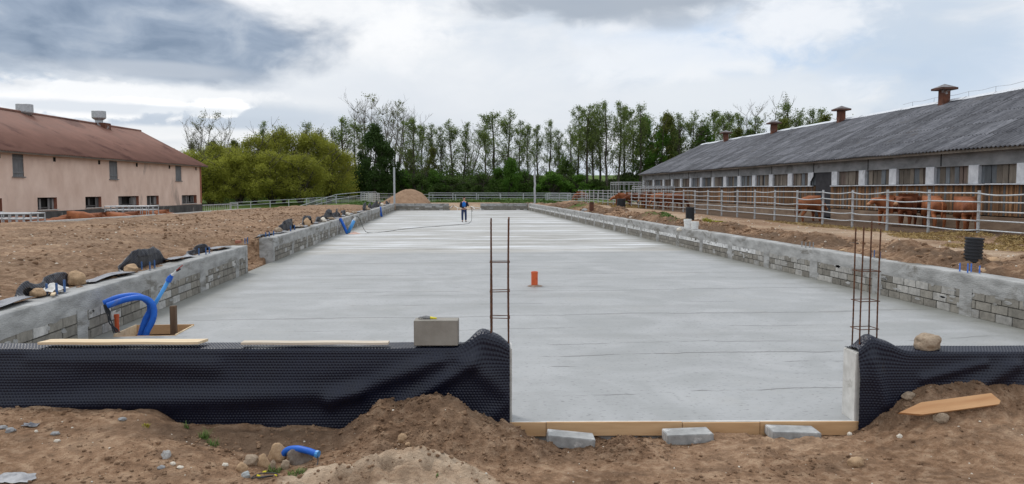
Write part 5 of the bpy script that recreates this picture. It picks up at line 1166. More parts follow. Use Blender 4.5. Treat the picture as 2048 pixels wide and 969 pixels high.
def grock(label, px, py, wpx, hpx, mat=stone, seed=1, group=None, Y=None, sink=.3, **k):
    """stone lying on the ground where the photograph shows it"""
    best = None
    d = ray(px, py)
    tt = np.linspace(4.5, 9.5 if Y is None else Y, 1200) / d[1]; x = d[0] * tt; y = d[1] * tt; z = H0 + d[2] * tt; hh = H(x, y); below = np.where(z < hh)[0]
    if mat is stone_g or mat is stone_p: wpx, hpx = wpx * .8, hpx * .8
    i = below[0] if len(below) else len(tt) - 1
    D = y[i]; s = D / F; return rock(label, (x[i], y[i] + hpx * s * .2, hh[i] + hpx * s * (.5 - sink)), (wpx * s, wpx * s * .8, hpx * s), mat, seed, group=group, **k)
G1 = 'stones around the foreground blue duct'
grock('largest pale stone leaning on the blue foreground duct', 555, 922, 42, 36, stone_o, 11, G1, ang=.6)
grock('brown stone below the largest one, right of the small blue grey stone', 526, 934, 27, 26, stone_o, 12, G1, ang=.6)
grock('flat brown stone left of the largest stone by the duct', 502, 928, 36, 20, stone, 13, G1, ang=.6)
grock('ochre stone left end of the cluster by the duct', 483, 944, 24, 20, stone_o, 14, G1, ang=.6)
grock('small blue grey stone at the bottom left of the duct cluster', 492, 955, 18, 13, nmat('bluish_stone', (0.33, 0.36, 0.36), (0.48, 0.50, 0.49), 8, 0.8, 0.3, 0.004, 40, kind='obj'), 15, G1)
grock('small upright stone between the brown stone and the dark concrete lump', 545, 938, 12, 20, stone, 16, G1)
grock('small angular grey brown stone just right of the upright stone', 571, 938, 20, 20, stone, 17, G1, ang=.7)
grock('dark broken concrete lump under the blue foreground duct', 597, 925, 56, 34, nmat('dark_lump', (0.15, 0.12, 0.10), (0.25, 0.21, 0.175), 5, 0.9, 0.5, 0.008, 40, kind='obj'), 18, G1, ang=.75)
grock('rounded ochre stone half way up the left soil mound', 806, 885, 21, 20, stone_o, 20, 'stones on the foreground soil')
grock('small ochre stone just below the rounded one on the mound', 815, 892, 12, 8, stone_o, 21, 'stones on the foreground soil')
grock('round flat brown stone in the right foreground soil', 1714, 932, 36, 24, stone_o, 22, 'stones on the foreground soil')
grock('whitish stone in the soil below the pointed stake', 1800, 876, 18, 11, stone_p, 23, 'stones on the foreground soil')
grock('pinkish white stone beside the right end of the formwork', 1700, 871, 15, 9, stone_p, 24, 'stones on the foreground soil')
grock('dark lumpy clod above the pointed stake tip', 1818, 797, 30, 17, stone, 25, 'stones on the foreground soil')
grock('brown stone under the middle of the pointed stake', 1886, 843, 36, 22, stone, 26, 'stones on the foreground soil')
grock('whitish broken slab piece standing in the left foreground soil', 331, 917, 20, 18, nmat('chalk', (0.32, 0.31, 0.29), (0.46, 0.45, 0.43), 8, 0.9, 0.3, 0.004, 40, kind='obj'), 27, 'stones on the foreground soil', ang=.9)
grock('white stone just below the broken slab piece', 345, 931, 15, 9, stone_p, 28, 'stones on the foreground soil')
grock('dark grey stone left of the pale egg shaped stone', 322, 938, 19, 9, stone_g, 29, 'stones on the foreground soil')
grock('pale egg shaped stone at the lower middle of the left foreground', 360, 938, 18, 9, stone_p, 30, 'stones on the foreground soil')
grock('grey stone between the two dark spots of the left mound', 110, 870, 22, 8, stone_g, 31, 'stones on the foreground soil')
grock('small white stone nearest the grey film scrap on the left', 72, 865, 10, 6, stone_p, 32, 'stones on the foreground soil')
grock('small white stone below the grey flat one on the left mound', 114, 884, 16, 6, stone_p, 33, 'stones on the foreground soil')
grock('flat grey stone at the left picture edge, upper of the pair', 5, 858, 22, 9, stone_g, 34, 'stones on the foreground soil')
grock('flat grey stone at the left picture edge, lower of the pair', 20, 864, 26, 11, stone_g, 35, 'stones on the foreground soil')
grock('brown stone on the mound crest close under the sheet', 184, 817, 18, 7, stone_o, 36, 'stones on the foreground soil')
grock('flat grey stone on the upper right of the left mound', 244, 841, 22, 8, stone_g, 37, 'stones on the foreground soil')
grock('pale flat stone in the hollow right of the grass tufts', 450, 932, 17, 8, stone_p, 38, 'stones on the foreground soil')

# scattered clods and pebbles: one uncountable mass
def lump_cloud(name, pts, mat, seed, label, cat):
    bm = bmesh.new(); bmesh.ops.create_icosphere(bm, subdivisions=2, radius=1); base = np.array([v.co[:] for v in bm.verts]); tri = np.array([[v.index for v in f.verts] for f in bm.faces]); bm.free(); rs = np.random.RandomState(seed)
    n = len(pts); k = len(base); V = np.zeros((n, k, 3))
    var = [base * (1 + .38 * (rs.rand(k, 1) - .5)) for _ in range(14)]
    for i, (x, y, z, s) in enumerate(pts):
        a = rs.uniform(0, 6.28); b = var[i % 14] * np.array([1, rs.uniform(.6, 1), rs.uniform(.5, .8)]); c, sn = math.cos(a), math.sin(a)
        V[i, :, 0] = (b[:, 0] * c - b[:, 1] * sn) * s + x; V[i, :, 1] = (b[:, 0] * sn + b[:, 1] * c) * s + y; V[i, :, 2] = b[:, 2] * s + z
    Fc = (tri[None] + (np.arange(n) * k)[:, None, None]).reshape(-1, 3)
    me = bpy.data.meshes.new(name); me.vertices.add(n * k); me.vertices.foreach_set('co', V.reshape(-1).astype(np.float32)); me.loops.add(Fc.size); me.loops.foreach_set('vertex_index', Fc.reshape(-1).astype(np.int32)); me.polygons.add(len(Fc)); me.polygons.foreach_set('loop_start', (np.arange(len(Fc)) * 3).astype(np.int32)); me.update(calc_edges=True)
    at = me.color_attributes.new('zone', 'FLOAT_COLOR', 'POINT'); cz = np.zeros((n * k, 4)); cz[:, 1] = np.repeat(rs.rand(n)**2 * .3, k); cz[:, 3] = 1; at.data.foreach_set('color', cz.reshape(-1).astype(np.float32))
    me.materials.append(mat); o = link(bpy.data.objects.new(name, me)); return tag(o, label, cat, kind='stuff')
rs = np.random.RandomState(12); pts = []
x = rs.uniform(-4.8, 7.0, 26000); y = rs.uniform(5.6, 7.7, 26000); k = y < yf(x) - .03
dens = .025 + .8 * sst(x, -1.2, -.6) * (1 - sst(x, 1.6, 2.6)) * sst(y, 6.2, 6.45) + .9 * sst(x, 3.8, 4.2) * sst(y, 6.6, 6.9) + .35 * sst(fbm(x * .8, y * .8, 3, 55), .5, .65)
k &= rs.rand(26000) < dens * .55; x, y = x[k], y[k]; s = .006 + .016 * rs.rand(len(x))**3.5; s[rs.rand(len(x)) < .012] *= 1.9; z = H(x, y) + s * .15; pts += list(zip(x, y, z, s))
x = rs.uniform(-14, -5.9, 26000); y = rs.uniform(8.2, 60, 26000)**1.0; k = rs.rand(26000) < .08 + .28 * sst(fbm(x * .6, y * .6, 3, 5), .5, .65); x, y = x[k], y[k]; s = (.012 + .035 * rs.rand(len(x))**4) * (1 + y / 60); z = H(x, y) + s * .1; pts += list(zip(x, y, z, s))
x = rs.uniform(9.95, 13.0, 12000); y = rs.uniform(9, 70, 12000); k = rs.rand(12000) < .25 + .5 * sst(fbm(x * .8, y * .5, 3, 5), .45, .65); x, y = x[k], y[k]; s = (.012 + .05 * rs.rand(len(x))**3.5) * (1 + y / 60); z = H(x, y) + s * .1; pts += list(zip(x, y, z, s))
lump_cloud('soil_clods', pts, earth, 5, 'crumbled brown soil clods scattered over the banks and foreground', 'clods')
x = rs.uniform(-5, 7.5, 200); y = rs.uniform(5.6, 7.3, 200); k = y < yf(x) - .06; x, y = x[k], y[k]; s = .003 + .009 * rs.rand(len(x))**2; p1 = list(zip(x, y, H(x, y) + s * .2, s))
x = rs.uniform(-14, -5.9, 500); y = rs.uniform(9, 40, 500); s = .012 + .03 * rs.rand(500)**3; p1 += list(zip(x, y, H(x, y) + s * .2, s))
x = rs.uniform(9.95, 17, 500); y = rs.uniform(11, 50, 500); s = .012 + .035 * rs.rand(500)**3; p1 += list(zip(x, y, H(x, y) + s * .2, s))
lump_cloud('pebbles', p1, stone_p, 6, 'small pale pebbles scattered on the soil', 'pebbles')

# pointed stake on the right mound
t = MB(); L = .98; w = .115; th = .032
out = [(-L / 2, -.01), (-L / 2 + .24, w / 2), (L / 2 - .05, w / 2), (L / 2, -w / 2 + .03), (L / 2 - .03, -w / 2), (-L / 2 + .20, -w / 2)]
t.add([(x_, y_, th / 2) for x_, y_ in out] + [(x_, y_, -th / 2) for x_, y_ in out], [tuple(range(6))[::-1], tuple(range(6, 12))] + [(i, (i + 1) % 6, (i + 1) % 6 + 6, i + 6) for i in range(6)])
o = t.build('pointed_stake', wood_s); a = ay(1793, 833, 6.72); b = ay(1993, 806, 6.80)
o.location = (a + b) / 2 + Vector((0, -.02, .045)); dv = b - a; o.rotation_mode = 'XYZ'; o.rotation_euler = (R(52), -math.atan2(dv.z, math.hypot(dv.x, dv.y)) , math.atan2(dv.y, dv.x)); o.scale = (dv.length / L, 1, 1); tag(o, 'pointed orange brown wooden stake lying on the right soil mound', 'stake')

# ================================================================== blue ducts
def duct(mb, pts, r, per=.014, amp=.06, n=12, sub=None):
    """smooth curve through points, corrugated"""
    P = [Vector(p) for p in pts]; out = []
    for i in range(len(P) - 1):
        p0 = P[max(i - 1, 0)]; p1 = P[i]; p2 = P[i + 1]; p3 = P[min(i + 2, len(P) - 1)]; m_ = max(3, int((p2 - p1).length / (per / 2)))
        m_ = min(m_, 60)
        for k in range(m_):
            t_ = k / m_; out.append(.5 * ((2 * p1) + (p2 - p0) * t_ + (2 * p0 - 5 * p1 + 4 * p2 - p3) * t_**2 + (3 * p1 - p0 - 3 * p2 + p3) * t_**3))
    out.append(P[-1]); mb.tube(out, [r * (1 + (amp if i % 2 else -amp)) for i in range(len(out))], n)
# foreground duct with cable
t = thing('blue_duct', 'short blue corrugated duct sticking out of the foreground soil', 'duct', ay(600, 905, 6.45))
mb = MB(); duct(mb, [ay(560, 925, 6.62), ay(572, 903, 6.55), ay(592, 898, 6.48), ay(615, 902, 6.42), ay(634, 909, 6.38)], .027); mb.build('duct_tube', blue, t, smooth=True)
mb = MB(); mb.tube([ay(632, 908, 6.385), ay(637, 909.5, 6.375)], [.031, .033], 10); mb.build('torn_end', blue_l, t)
t = thing('black_cable', 'black cable looping from the blue foreground duct, with yellow tape marks', 'cable', ay(560, 955, 6.2))
gp = lambda px, py, Y, dz=0.0: Vector((ay(px, py, Y).x, Y, max(ay(px, py, Y).z, hz(ay(px, py, Y).x, Y) + .012) + dz))
mb = MB(); duct(mb, [ay(634, 910, 6.38), ay(636, 922, 6.33), ay(630, 938, 6.25), ay(612, 952, 6.17), ay(585, 961, 6.1), gp(555, 964, 6.05), gp(520, 963, 6.05), gp(503, 960, 6.1), gp(520, 953, 6.2), gp(550, 956, 6.15), gp(552, 962, 6.08), gp(515, 966, 6.02)], .0048, amp=0, per=.02, n=7); mb.build('cable_run', blackp, t, smooth=True)
for a, b in (((515, 955, 6.16), (520, 958, 6.12)), ((526, 949, 6.22), (532, 947, 6.24)), ((550, 960, 6.1), (553, 966, 6.04))):
    mb = MB(); mb.tube([gp(*a, .004), gp(*b, .004)], .0075, 8); mb.build('yellow_tape', yellowp, t)
# pit with formwork box, ducts, light blue pipe
t = thing('formwork_box', 'wooden formwork box around the pit in the slab near the left wall', 'formwork')
t.location = (PX0, PY0, 0)
for nm, c, s_ in (('board', ((PX0 + PX1) / 2, PY1 - .012, -.055), (PX1 - PX0, .024, .16)), ('board', ((PX0 + PX1) / 2, PY0 + .012, -.065), (PX1 - PX0, .024, .14)), ('board', (PX0 + .012, (PY0 + PY1) / 2, -.05), (.024, PY1 - PY0 - .05, .17)), ('board', (PX1 - .012, (PY0 + PY1) / 2, -.06), (.024, PY1 - PY0 - .05, .15))):
    mb = MB(); mb.box(c, s_, bev=.002); mb.build(nm, wood_o if s_[0] > .5 else wood, t)
o = None
mb = MB(); a = az(337, 655, .0); mb.box((az(342, 660, .2).x - .30, 12.75, .10), (.085, .10, .62), bev=.004); o = mb.build('wooden_post', nmat('dark_post', (0.09, 0.055, 0.035), (0.16, 0.10, 0.06), 5, 0.85, 0.3, 0.004, 30, st=(3, 3, .4))); tag(o, 'dark brown wooden post standing in the pit behind the blue ducts', 'post')
Yp = 12.62
t = thing('blue_ducts', 'two large blue corrugated ducts arching out of the pit beside the left wall', 'ducts', (ay(285, 668, Yp).x, Yp, 0), 'blue ducts rising beside the left walls')
mb = MB(); duct(mb, [ay(277, 688, Yp), ay(283, 665, Yp), ay(291, 640, Yp), ay(300, 622, Yp), ay(298, 606, Yp - .03), ay(280, 594, Yp - .06), ay(258, 592, Yp - .1), ay(232, 597, Yp - .14), ay(208, 607, Yp - .18)], .048, per=.022, n=14); mb.build('arched_duct', blue, t, smooth=True)
mb = MB(); duct(mb, [ay(290, 686, Yp - .1), ay(294, 664, Yp - .1), ay(305, 642, Yp - .1), ay(308, 620, Yp - .12), ay(300, 603, Yp - .16), ay(280, 595.5, Yp - .2), ay(250, 600, Yp - .24), ay(215, 612, Yp - .28)], .046, per=.022, n=14); mb.build('arched_duct', blue, t, smooth=True)
mb = MB(); duct(mb, [ay(283, 672, Yp + .06), ay(290, 650, Yp + .06), ay(297, 628, Yp + .06)], .045, per=.022, n=14); mb.build('arched_duct', blue, t, smooth=True)
t = thing('cable_bundle', 'bundle of black cables hanging from the arched ducts down to the floor', 'cables', ay(225, 655, 12.3))
for k in range(5): mb = MB(); rq = random.Random(k); duct(mb, [ay(207 + k, 610, 12.4), ay(212 + k * 2, 625, 12.38), ay(219 + rq.uniform(-2, 5), 645, 12.36), ay(224 + k * 1.8, 656, 12.34), ay(228 + k * 3, 667 - k * .3, 12.34)], .0075, amp=0, n=6); mb.build('cable', blackp, t, smooth=True)
t = thing('water_pipe', 'light blue water pipe leaning over the left wall with a white valve', 'pipe', ay(300, 650, 12.8), None)
mb = MB(); mb.tube([ay(296, 660, 12.75), ay(308, 612, 12.75), ay(338, 560, 12.7)], .030, 14); mb.build('pipe_tube', blue_l, t, smooth=True)
mb = MB(); mb.tube([ay(336, 563, 12.7), ay(341, 555, 12.7)], .045, 14); mb.tube([ay(341, 555, 12.7), ay(344, 551, 12.7)], .034, 14); mb.build('coupling', blue, t)
mb = MB(); mb.tube([ay(344, 551, 12.7), ay(348, 548, 12.7), ay(353, 543, 12.7)], [.03, .022, .026], 12); mb.build('valve', metalw, t)
mb = MB(); mb.tube([ay(353, 543, 12.7), ay(361, 538, 12.7)], .014, 8); mb.build('valve_tap', blackp, t)
mb = MB(); mb.box(ay(359, 536, 12.68), (.012, .02, .13), ry=R(50)); mb.build('valve_handle', redp, t)
mb = MB(); p = ay(237, 641, 12.7); mb.lathe([(.0, .0), (.034, .0), (.034, .28), (.040, .28), (.040, .33), (.032, .33), (.032, .2), (0, .2)], (p.x - .06, 12.78, -.05), 20); o = mb.build('orange_pipe', orange, smooth=False); tag(o, 'short orange drain pipe by the left wall, behind the black cable bundle', 'pipe')
t = thing('orange_pipe', 'orange drain pipe standing alone in the middle of the slab', 'pipe', az(1069, 573, 0))
c = az(1069, 573, 0); mb = MB(); mb.lathe([(0, 0), (.078, 0), (.078, .30), (.082, .305), (.082, .345), (.074, .35), (.070, .345), (.070, .1), (0, .1)], c, 28); mb.build('pipe_tube', orange, t, smooth=False)
mb = MB(); n = 22; r = random.Random(2); ring = [(c.x + math.cos(q * 6.283 / n) * .19 * r.uniform(.75, 1.15), c.y + math.sin(q * 6.283 / n) * .17 * r.uniform(.75, 1.15), .004) for q in range(n)]; ring2 = [(c.x + (p_[0] - c.x) * .62, c.y + (p_[1] - c.y) * .62, .028) for p_ in ring]; ring3 = [(c.x + math.cos(q * 6.283 / n) * .079, c.y + math.sin(q * 6.283 / n) * .079, .034) for q in range(n)]
mb.add(ring + ring2 + ring3, [(q, (q + 1) % n, n + (q + 1) % n, n + q) for q in range(n)] + [(n + q, n + (q + 1) % n, 2 * n + (q + 1) % n, 2 * n + q) for q in range(n)]); mb.build('mortar_collar', nmat('collar_mortar', (0.20, 0.13, 0.09), (0.33, 0.27, 0.22), 20, 0.9, 0.5, 0.004, 90), t)
# V of blue pipes further along
p0 = az(699, 468, 0); YV = p0.y
t = thing('blue_ducts', 'pair of blue pipes forming a V where the second and third left walls meet', 'ducts', p0, 'blue ducts rising beside the left walls')
mb = MB(); duct(mb, [ay(695, 469, YV), ay(687, 451, YV), ay(680, 437, YV)], .075, per=.05); mb.build('dark_blue_duct', blue, t, smooth=True)
mb = MB(); mb.tube([ay(695, 469, YV), ay(703, 453, YV), ay(708, 441, YV)], .085, 12); mb.build('water_pipe', blue_l, t, smooth=True)
mb = MB(); mb.tube([ay(708, 441, YV), ay(710, 437, YV), ay(711, 434, YV)], [.07, .05, .03], 10); mb.build('valve', metalw, t)
mb = MB(); n = 14; c = az(708, 468, 0); r = random.Random(8); ring = [(c.x + math.cos(q * 6.283 / n) * .42 * r.uniform(.7, 1.2), c.y + math.sin(q * 6.283 / n) * .5 * r.uniform(.7, 1.2), .004) for q in range(n)] + [(c.x, c.y, .12)]; mb.add(ring, [(q, (q + 1) % n, n) for q in range(n)]); o = mb.build('sand_patch', nmat('pinkish_sand', (0.55, 0.36, 0.29), (0.66, 0.46, 0.38), 9, 0.95, 0.4, 0.01, 40)); tag(o, 'small pinkish sand patch at the foot of the V of blue pipes', 'sand patch')
p0 = az(765, 434, 0); YV2 = p0.y
t = thing('blue_ducts', 'far pair of thin blue pipes leaning beside the third left wall', 'ducts', p0, 'blue ducts rising beside the left walls')
mb = MB(); mb.tube([ay(764, 434, YV2), ay(762, 424, YV2), ay(761, 414, YV2)], .06, 8); mb.build('dark_blue_duct', blue, t, smooth=True)
mb = MB(); mb.tube([ay(764, 434, YV2), ay(761, 430, YV2), ay(760, 426, YV2)], .07, 8); mb.build('dark_blue_duct', blue, t, smooth=True)
# black hose
t = thing('garden_hose', 'thin dark hose running from the V of blue pipes across the slab to the man', 'hose', az(740, 466, 0))
mb = MB(); duct(mb, [ay(711, 434, 40), ay(716, 434, 40), ay(721, 442, 40), ay(727, 457, 40), az(737, 466, .015), az(770, 464, .015), az(800, 459.5, .015), az(840, 455.5, .015), az(880, 452.5, .015), az(920, 449.5, .015), az(936, 447.5, .015), az(941, 444, .02), ay(943.3, 440, 54.4), ay(943, 420, 54.3), ay(941, 413.5, 54.3)], .013, amp=0, per=1.0, n=6); mb.build('hose_run', nmat('hose_dark', (0.03, 0.035, 0.03), (0.06, 0.065, 0.05), 4, 0.6, 0), t, smooth=True)

# white frames in the far opening
t = thing('metal_frame', 'whitish welded pipe frame lying in the far opening behind the man', 'metal frame', ay(930, 418, 85.5))
def pl(name, *pts, r=.035): mb = MB(); mb.tube([ay(a, b, c_) for a, b, c_ in pts], r, 6); mb.build(name, metalw, t)
pl('outer_rail', (901, 416, 85.2), (906, 411, 87), (932, 412.5, 87), (961, 417, 85.4), (962, 421, 85.2)); pl('outer_rail', (914, 421.5, 85.0), (916, 416.5, 85.6), (946, 419, 85.4), (961, 420, 85.2)); pl('cross_bar', (906, 411, 87), (916, 416.5, 85.6)); pl('cross_bar', (943, 413, 86.6), (950, 419, 85.4)); pl('cross_bar', (925, 412, 87), (930, 418, 85.4))

# ================================================================== left wall tops: dimpled sheet strips with raised flaps, stones, bolts
def strip(label, y0, y1, flaps, xin=-5.60, xout=-6.05, seed=1, step=.03, group='dimpled sheet strips along the left walls'):
    """flaps = (y centre, half length, height); between them the sheet lies flat on the outer half of the wall top"""
    ny = int((y1 - y0) / step); ys = np.linspace(y0, y1, ny); nv = 22; v = np.linspace(0, 1, nv); YY, VV = np.meshgrid(ys, v, indexing='ij')
    h = np.zeros_like(YY)
    for c_, w, hh in flaps: h = np.maximum(h, hh * np.clip(1 - (np.abs(YY - c_) / w)**3.0, 0, 1)**.6 * (.45 + .95 * vn(YY * 1.7 / max(w, .3) + c_, YY * 0 + seed, 3)))
    f = np.clip(h / .12, 0, 1)
    flatx = xout + (xin + .05 * np.sin(YY * 3.1 + seed) - xout) * VV; flatz = .80 + .015 * np.sin(YY * 4 + VV * 3) - .05 * (1 - VV)**2
    cr = fbm(YY * 5.5, VV * 2.2, 3, seed) - .5; upx = xout + .16 + .24 * (fbm(YY * 2.2, VV * .8, 2, seed + 4) - .5) * (.4 + VV) + .09 * cr; upz = .73 + h * 1.2 * np.sin(np.clip(VV * 1.25, 0, 1.25) * math.pi * .5) + .05 * cr * VV - .35 * h * np.clip(VV - .72, 0, 1) / .28
    X = flatx * (1 - f) + upx * f; Z = flatz * (1 - f) + upz * f
    p = .05; hx, hy = YY / p, VV * .5 / p; 
    P = np.stack([X, YY, Z], -1); o = grid_obj('dimpled_strip', P, stripm, smooth=True, origin=(xout, (y0 + y1) / 2, .75)); s_ = o.modifiers.new('thickness', 'SOLIDIFY'); s_.thickness = .006
    return tag(o, label, 'waterproofing sheet', group)
def strip_mat():
    m, nt, b = newmat('black_strip_sheet', 0.38, 0.6)
    P = coords(nt); s = N(nt, 'ShaderNodeSeparateXYZ'); nt.links.new(P, s.inputs[0])
    w1 = mth(nt, 'SINE', mth(nt, 'MULTIPLY', s.outputs[1], 110)); w2 = mth(nt, 'SINE', mth(nt, 'MULTIPLY', mth(nt, 'ADD', s.outputs[0], s.outputs[2]), 120)); h = mth(nt, 'MULTIPLY', w1, w2)
    g = N(nt, 'ShaderNodeNewGeometry'); sn = N(nt, 'ShaderNodeSeparateXYZ'); nt.links.new(g.outputs['True Normal'], sn.inputs[0])
    n1 = noise(nt, P, 4, 5, 0.6); sheen_dust = ramp(nt, mth(nt, 'ADD', mth(nt, 'ABSOLUTE', sn.outputs[2]), mth(nt, 'MULTIPLY', mth(nt, 'SUBTRACT', n1, .5), .5)), [(0.88, 0.0), (0.99, 0.8)])  # upward faces painted pale: reflected sky sheen plus dust
    c = mixc(nt, sheen_dust, (0.012, 0.013, 0.022), mixc(nt, ramp(nt, h, [(0.1, 0.0), (0.5, 1.0)]), (0.36, 0.37, 0.40), (0.05, 0.05, 0.06)))
    nt.links.new(c, b.inputs['Base Color']); bump(nt, b, h, .5, .006); return m
stripm = strip_mat()
wy = lambda px: ax(px, 400, -5.72).y
def fl(a, b, h, lo=.0): ya, yb = wy(a), wy(b); return ((ya + yb) / 2, max(.18, (yb - ya) / 2), h)
strip('black dimpled strip on the nearest left wall, flat between three raised flaps', 8.2, 21.0, [fl(48, 170, .30), fl(248, 342, .27), fl(378, 425, .22), fl(460, 474, .16)])
strip('black dimpled strip along the second left wall, with humped black flaps', 24.9, 55.0, [fl(519, 552, .10), fl(566, 596, .32), fl(609, 630, .28), fl(634, 653, .34), fl(655, 671, .34), fl(673, 684, .36), fl(688, 700, .30)], seed=3)
strip('black dimpled strip along the far left walls, crumpled into many small humps', 57.0, 85.5, [fl(705, 708.5, .3), fl(709, 716.5, .45), fl(719, 726, .34), fl(728, 738, .48), fl(740, 746, .34), fl(747, 752, .36), fl(753, 759, .45), fl(760, 766, .36), fl(774, 779, .4), fl(781, 790, .5), (84.5, .9, .35)], seed=5)
for i, (px, w, h, dx, lab, sd_, mt) in enumerate([(163, .36, .22, -.12, 'big tan sandstone lump behind the first flap on the left wall', 41, stone_o), (70, .26, .12, .0, 'tan stone at the lower end of the first flap on the left wall', 42, stone_o), (257, .34, .14, .02, 'flat tan stone at the foot of the second flap on the left wall', 43, stone_o), (612, .42, .34, .05, 'orange brown stone against the second flap past the wall gap', 44, stone_o),
                                       (560, .35, .2, -.05, 'pale stone on the wall just before the first flap past the gap', 45, stone), (643, .4, .22, .1, 'pale brown stone under the third flap past the gap', 46, stone_p), (599, .4, .12, .0, 'flat stone between the first and second flaps past the gap', 47, stone), (660, .5, .14, .05, 'low flat stone under the fourth flap past the gap', 48, stone),
                                       (692, .4, .2, .1, 'whitish stone near the end of the second left wall', 49, stone_p), (763, .6, .3, .0, 'white stone on the far left wall near the far blue pipes', 50, stone_p), (706, .45, .2, .1, 'brown stone where the third left wall begins', 51, stone), (733, .5, .2, .1, 'brown stone in the middle of the third left wall', 52, stone)]):
    rock(lab, (-5.74 + dx, wy(px), .78 + h * .25), (w * .8, w, h), mt, sd_, group='stones weighing down the sheet on the left walls', ang=.6)
mb = MB(); mb.box((-5.66, wy(470), .835), (.13, .22, .075), bev=.006); o = mb.build('red_brick', brickm); tag(o, 'single red brick near the end of the nearest left wall', 'brick')
mb = MB(); y_ = wy(97); P = []; r = random.Random(9); n = 9
for i in range(n):
    for j in range(n): P.append((-5.72 + (j / (n - 1) - .5) * .26 + r.uniform(-.01, .01), y_ + (i / (n - 1) - .5) * .5, .80 + .10 * math.exp(-((i - 4) / 2.2)**2 - ((j - 4) / 2.5)**2) + r.uniform(0, .035)))
mb.add(P, [(i * n + j, (i + 1) * n + j, (i + 1) * n + j + 1, i * n + j + 1) for i in range(n - 1) for j in range(n - 1)]); o = mb.build('crumpled_rag', whitecl); tag(o, 'crumpled white rag among the first blue capped bolts on the left wall', 'rag')
mb = MB(); mb.box((-5.60, wy(84), .79), (.05, .55, .02), rz=.35); o = mb.build('wood_strip', wood); tag(o, 'short thin wood strip beside the white rag on the left wall', 'wood strip')
# anchor bolts
def bolts(grp, lab, items, xf, zt=.75, h=.17, r_=.015, mat=bluebolt):
    names = ['first', 'second', 'third', 'fourth']
    for i, (px, dx, hh) in enumerate(items):
        x_ = xf + dx; y_ = ax(px, 400, x_).y if True else 0
        t = thing('anchor_bolt', f'{lab}, {names[i]}', 'anchor bolt', (x_, y_, zt), grp)
        mb = MB(); mb.tube([(x_, y_, zt - .02), (x_, y_, zt + h * hh)], r_, 10); mb.build('cap_tube', mat, t)
        mb = MB(); mb.lathe([(0, 0), (.026, 0), (.026, .016), (0, .016)], (x_, y_, zt + .002), 6); mb.build('nut', galv, t)
bolts('anchor bolts on the wall tops', 'blue capped bolt beside the white rag on the left wall', [(86, -.12, 1.0), (106, .04, 1.05), (122, .02, 1.15)], -5.60, r_=.017)
bolts('anchor bolts on the wall tops', 'blue capped bolt in front of the second flap on the left wall', [(279, -.10, 1.0), (295.5, .03, .95), (305, .02, 1.0)], -5.58, r_=.015)
bolts('anchor bolts on the wall tops', 'blue capped bolt in front of the third flap on the left wall', [(395, -.08, 1.0), (409, .02, 1.0), (416, .02, 1.0)], -5.58, r_=.015)
bolts('anchor bolts on the wall tops', 'bolt at the end of the nearest left wall', [(488, -.05, .9), (493, .0, 1.0)], -5.58, r_=.015)
bolts('anchor bolts on the wall tops', 'blue capped bolt on the start of the second left wall', [(530, -.05, 1.0), (537, .0, 1.0), (546, .0, 1.0)], -5.62, r_=.02)
bolts('anchor bolts on the wall tops', 'blue capped bolt under the first flap past the gap', [(580, -.0, 1.2), (588, .0, 1.2)], -5.62, r_=.025)
bolts('anchor bolts on the wall tops', 'bright blue capped bolt nearest on the right wall', [(1925, .08, 1.0), (1941, .05, 1.1), (1948, .22, 1.0), (1965, .22, .9)], XR, r_=.013, mat=nmat('bright_blue_cap', (0.05, 0.15, 0.50), (0.08, 0.20, 0.6), 20, 0.5, 0))
bolts('anchor bolts on the wall tops', 'bolt on the right wall behind the right rebar cage', [(1745.5, .08, 1.0), (1752, .2, 1.0), (1764, .2, .9)], XR, r_=.013)
bolts('anchor bolts on the wall tops', 'dark bolt on the right wall left of the right rebar cage', [(1606, .08, .9), (1614, .05, .9), (1622, .2, .9), (1629, .2, .9)], XR, r_=.014, mat=stone_g)

# ================================================================== right side: corrugated shafts, buckets, straw, rubble
def shaft(label, px, pyb, X, r_, h, zb, tilt=0):
    y_ = ax(px, 400, X).y; t = thing('corrugated_shaft', label, 'pipe shaft', (X, y_, zb), 'black corrugated shafts along the right wall')
    prof = [(0, 0)]; n = int(h / .062)
    for k in range(n): z_ = h * k / n; prof += [(r_ * .90, z_), (r_ * .90, z_ + h / n * .35), (r_, z_ + h / n * .45), (r_, z_ + h / n * .9)]
    prof += [(r_ * .9, h), (r_ * .84, h), (r_ * .84, h * .4), (0, h * .4)]
    mb = MB(); mb.lathe(prof, (X, y_, zb), 32); o = mb.build('shaft_tube', blackp, t); t.rotation_euler = (0, tilt, 0); return t
shaft('nearest black corrugated shaft, leaning behind the right wall', 1949, 530, 10.72, .175, .72, .58, R(3))
shaft('black corrugated shaft behind the two white buckets', 1380.5, 445, 11.3, .21, .85, .62)
shaft('farthest black shaft, near the far end of the cattle fence', 1242.5, 428, 11.9, .30, 1.05, .62)
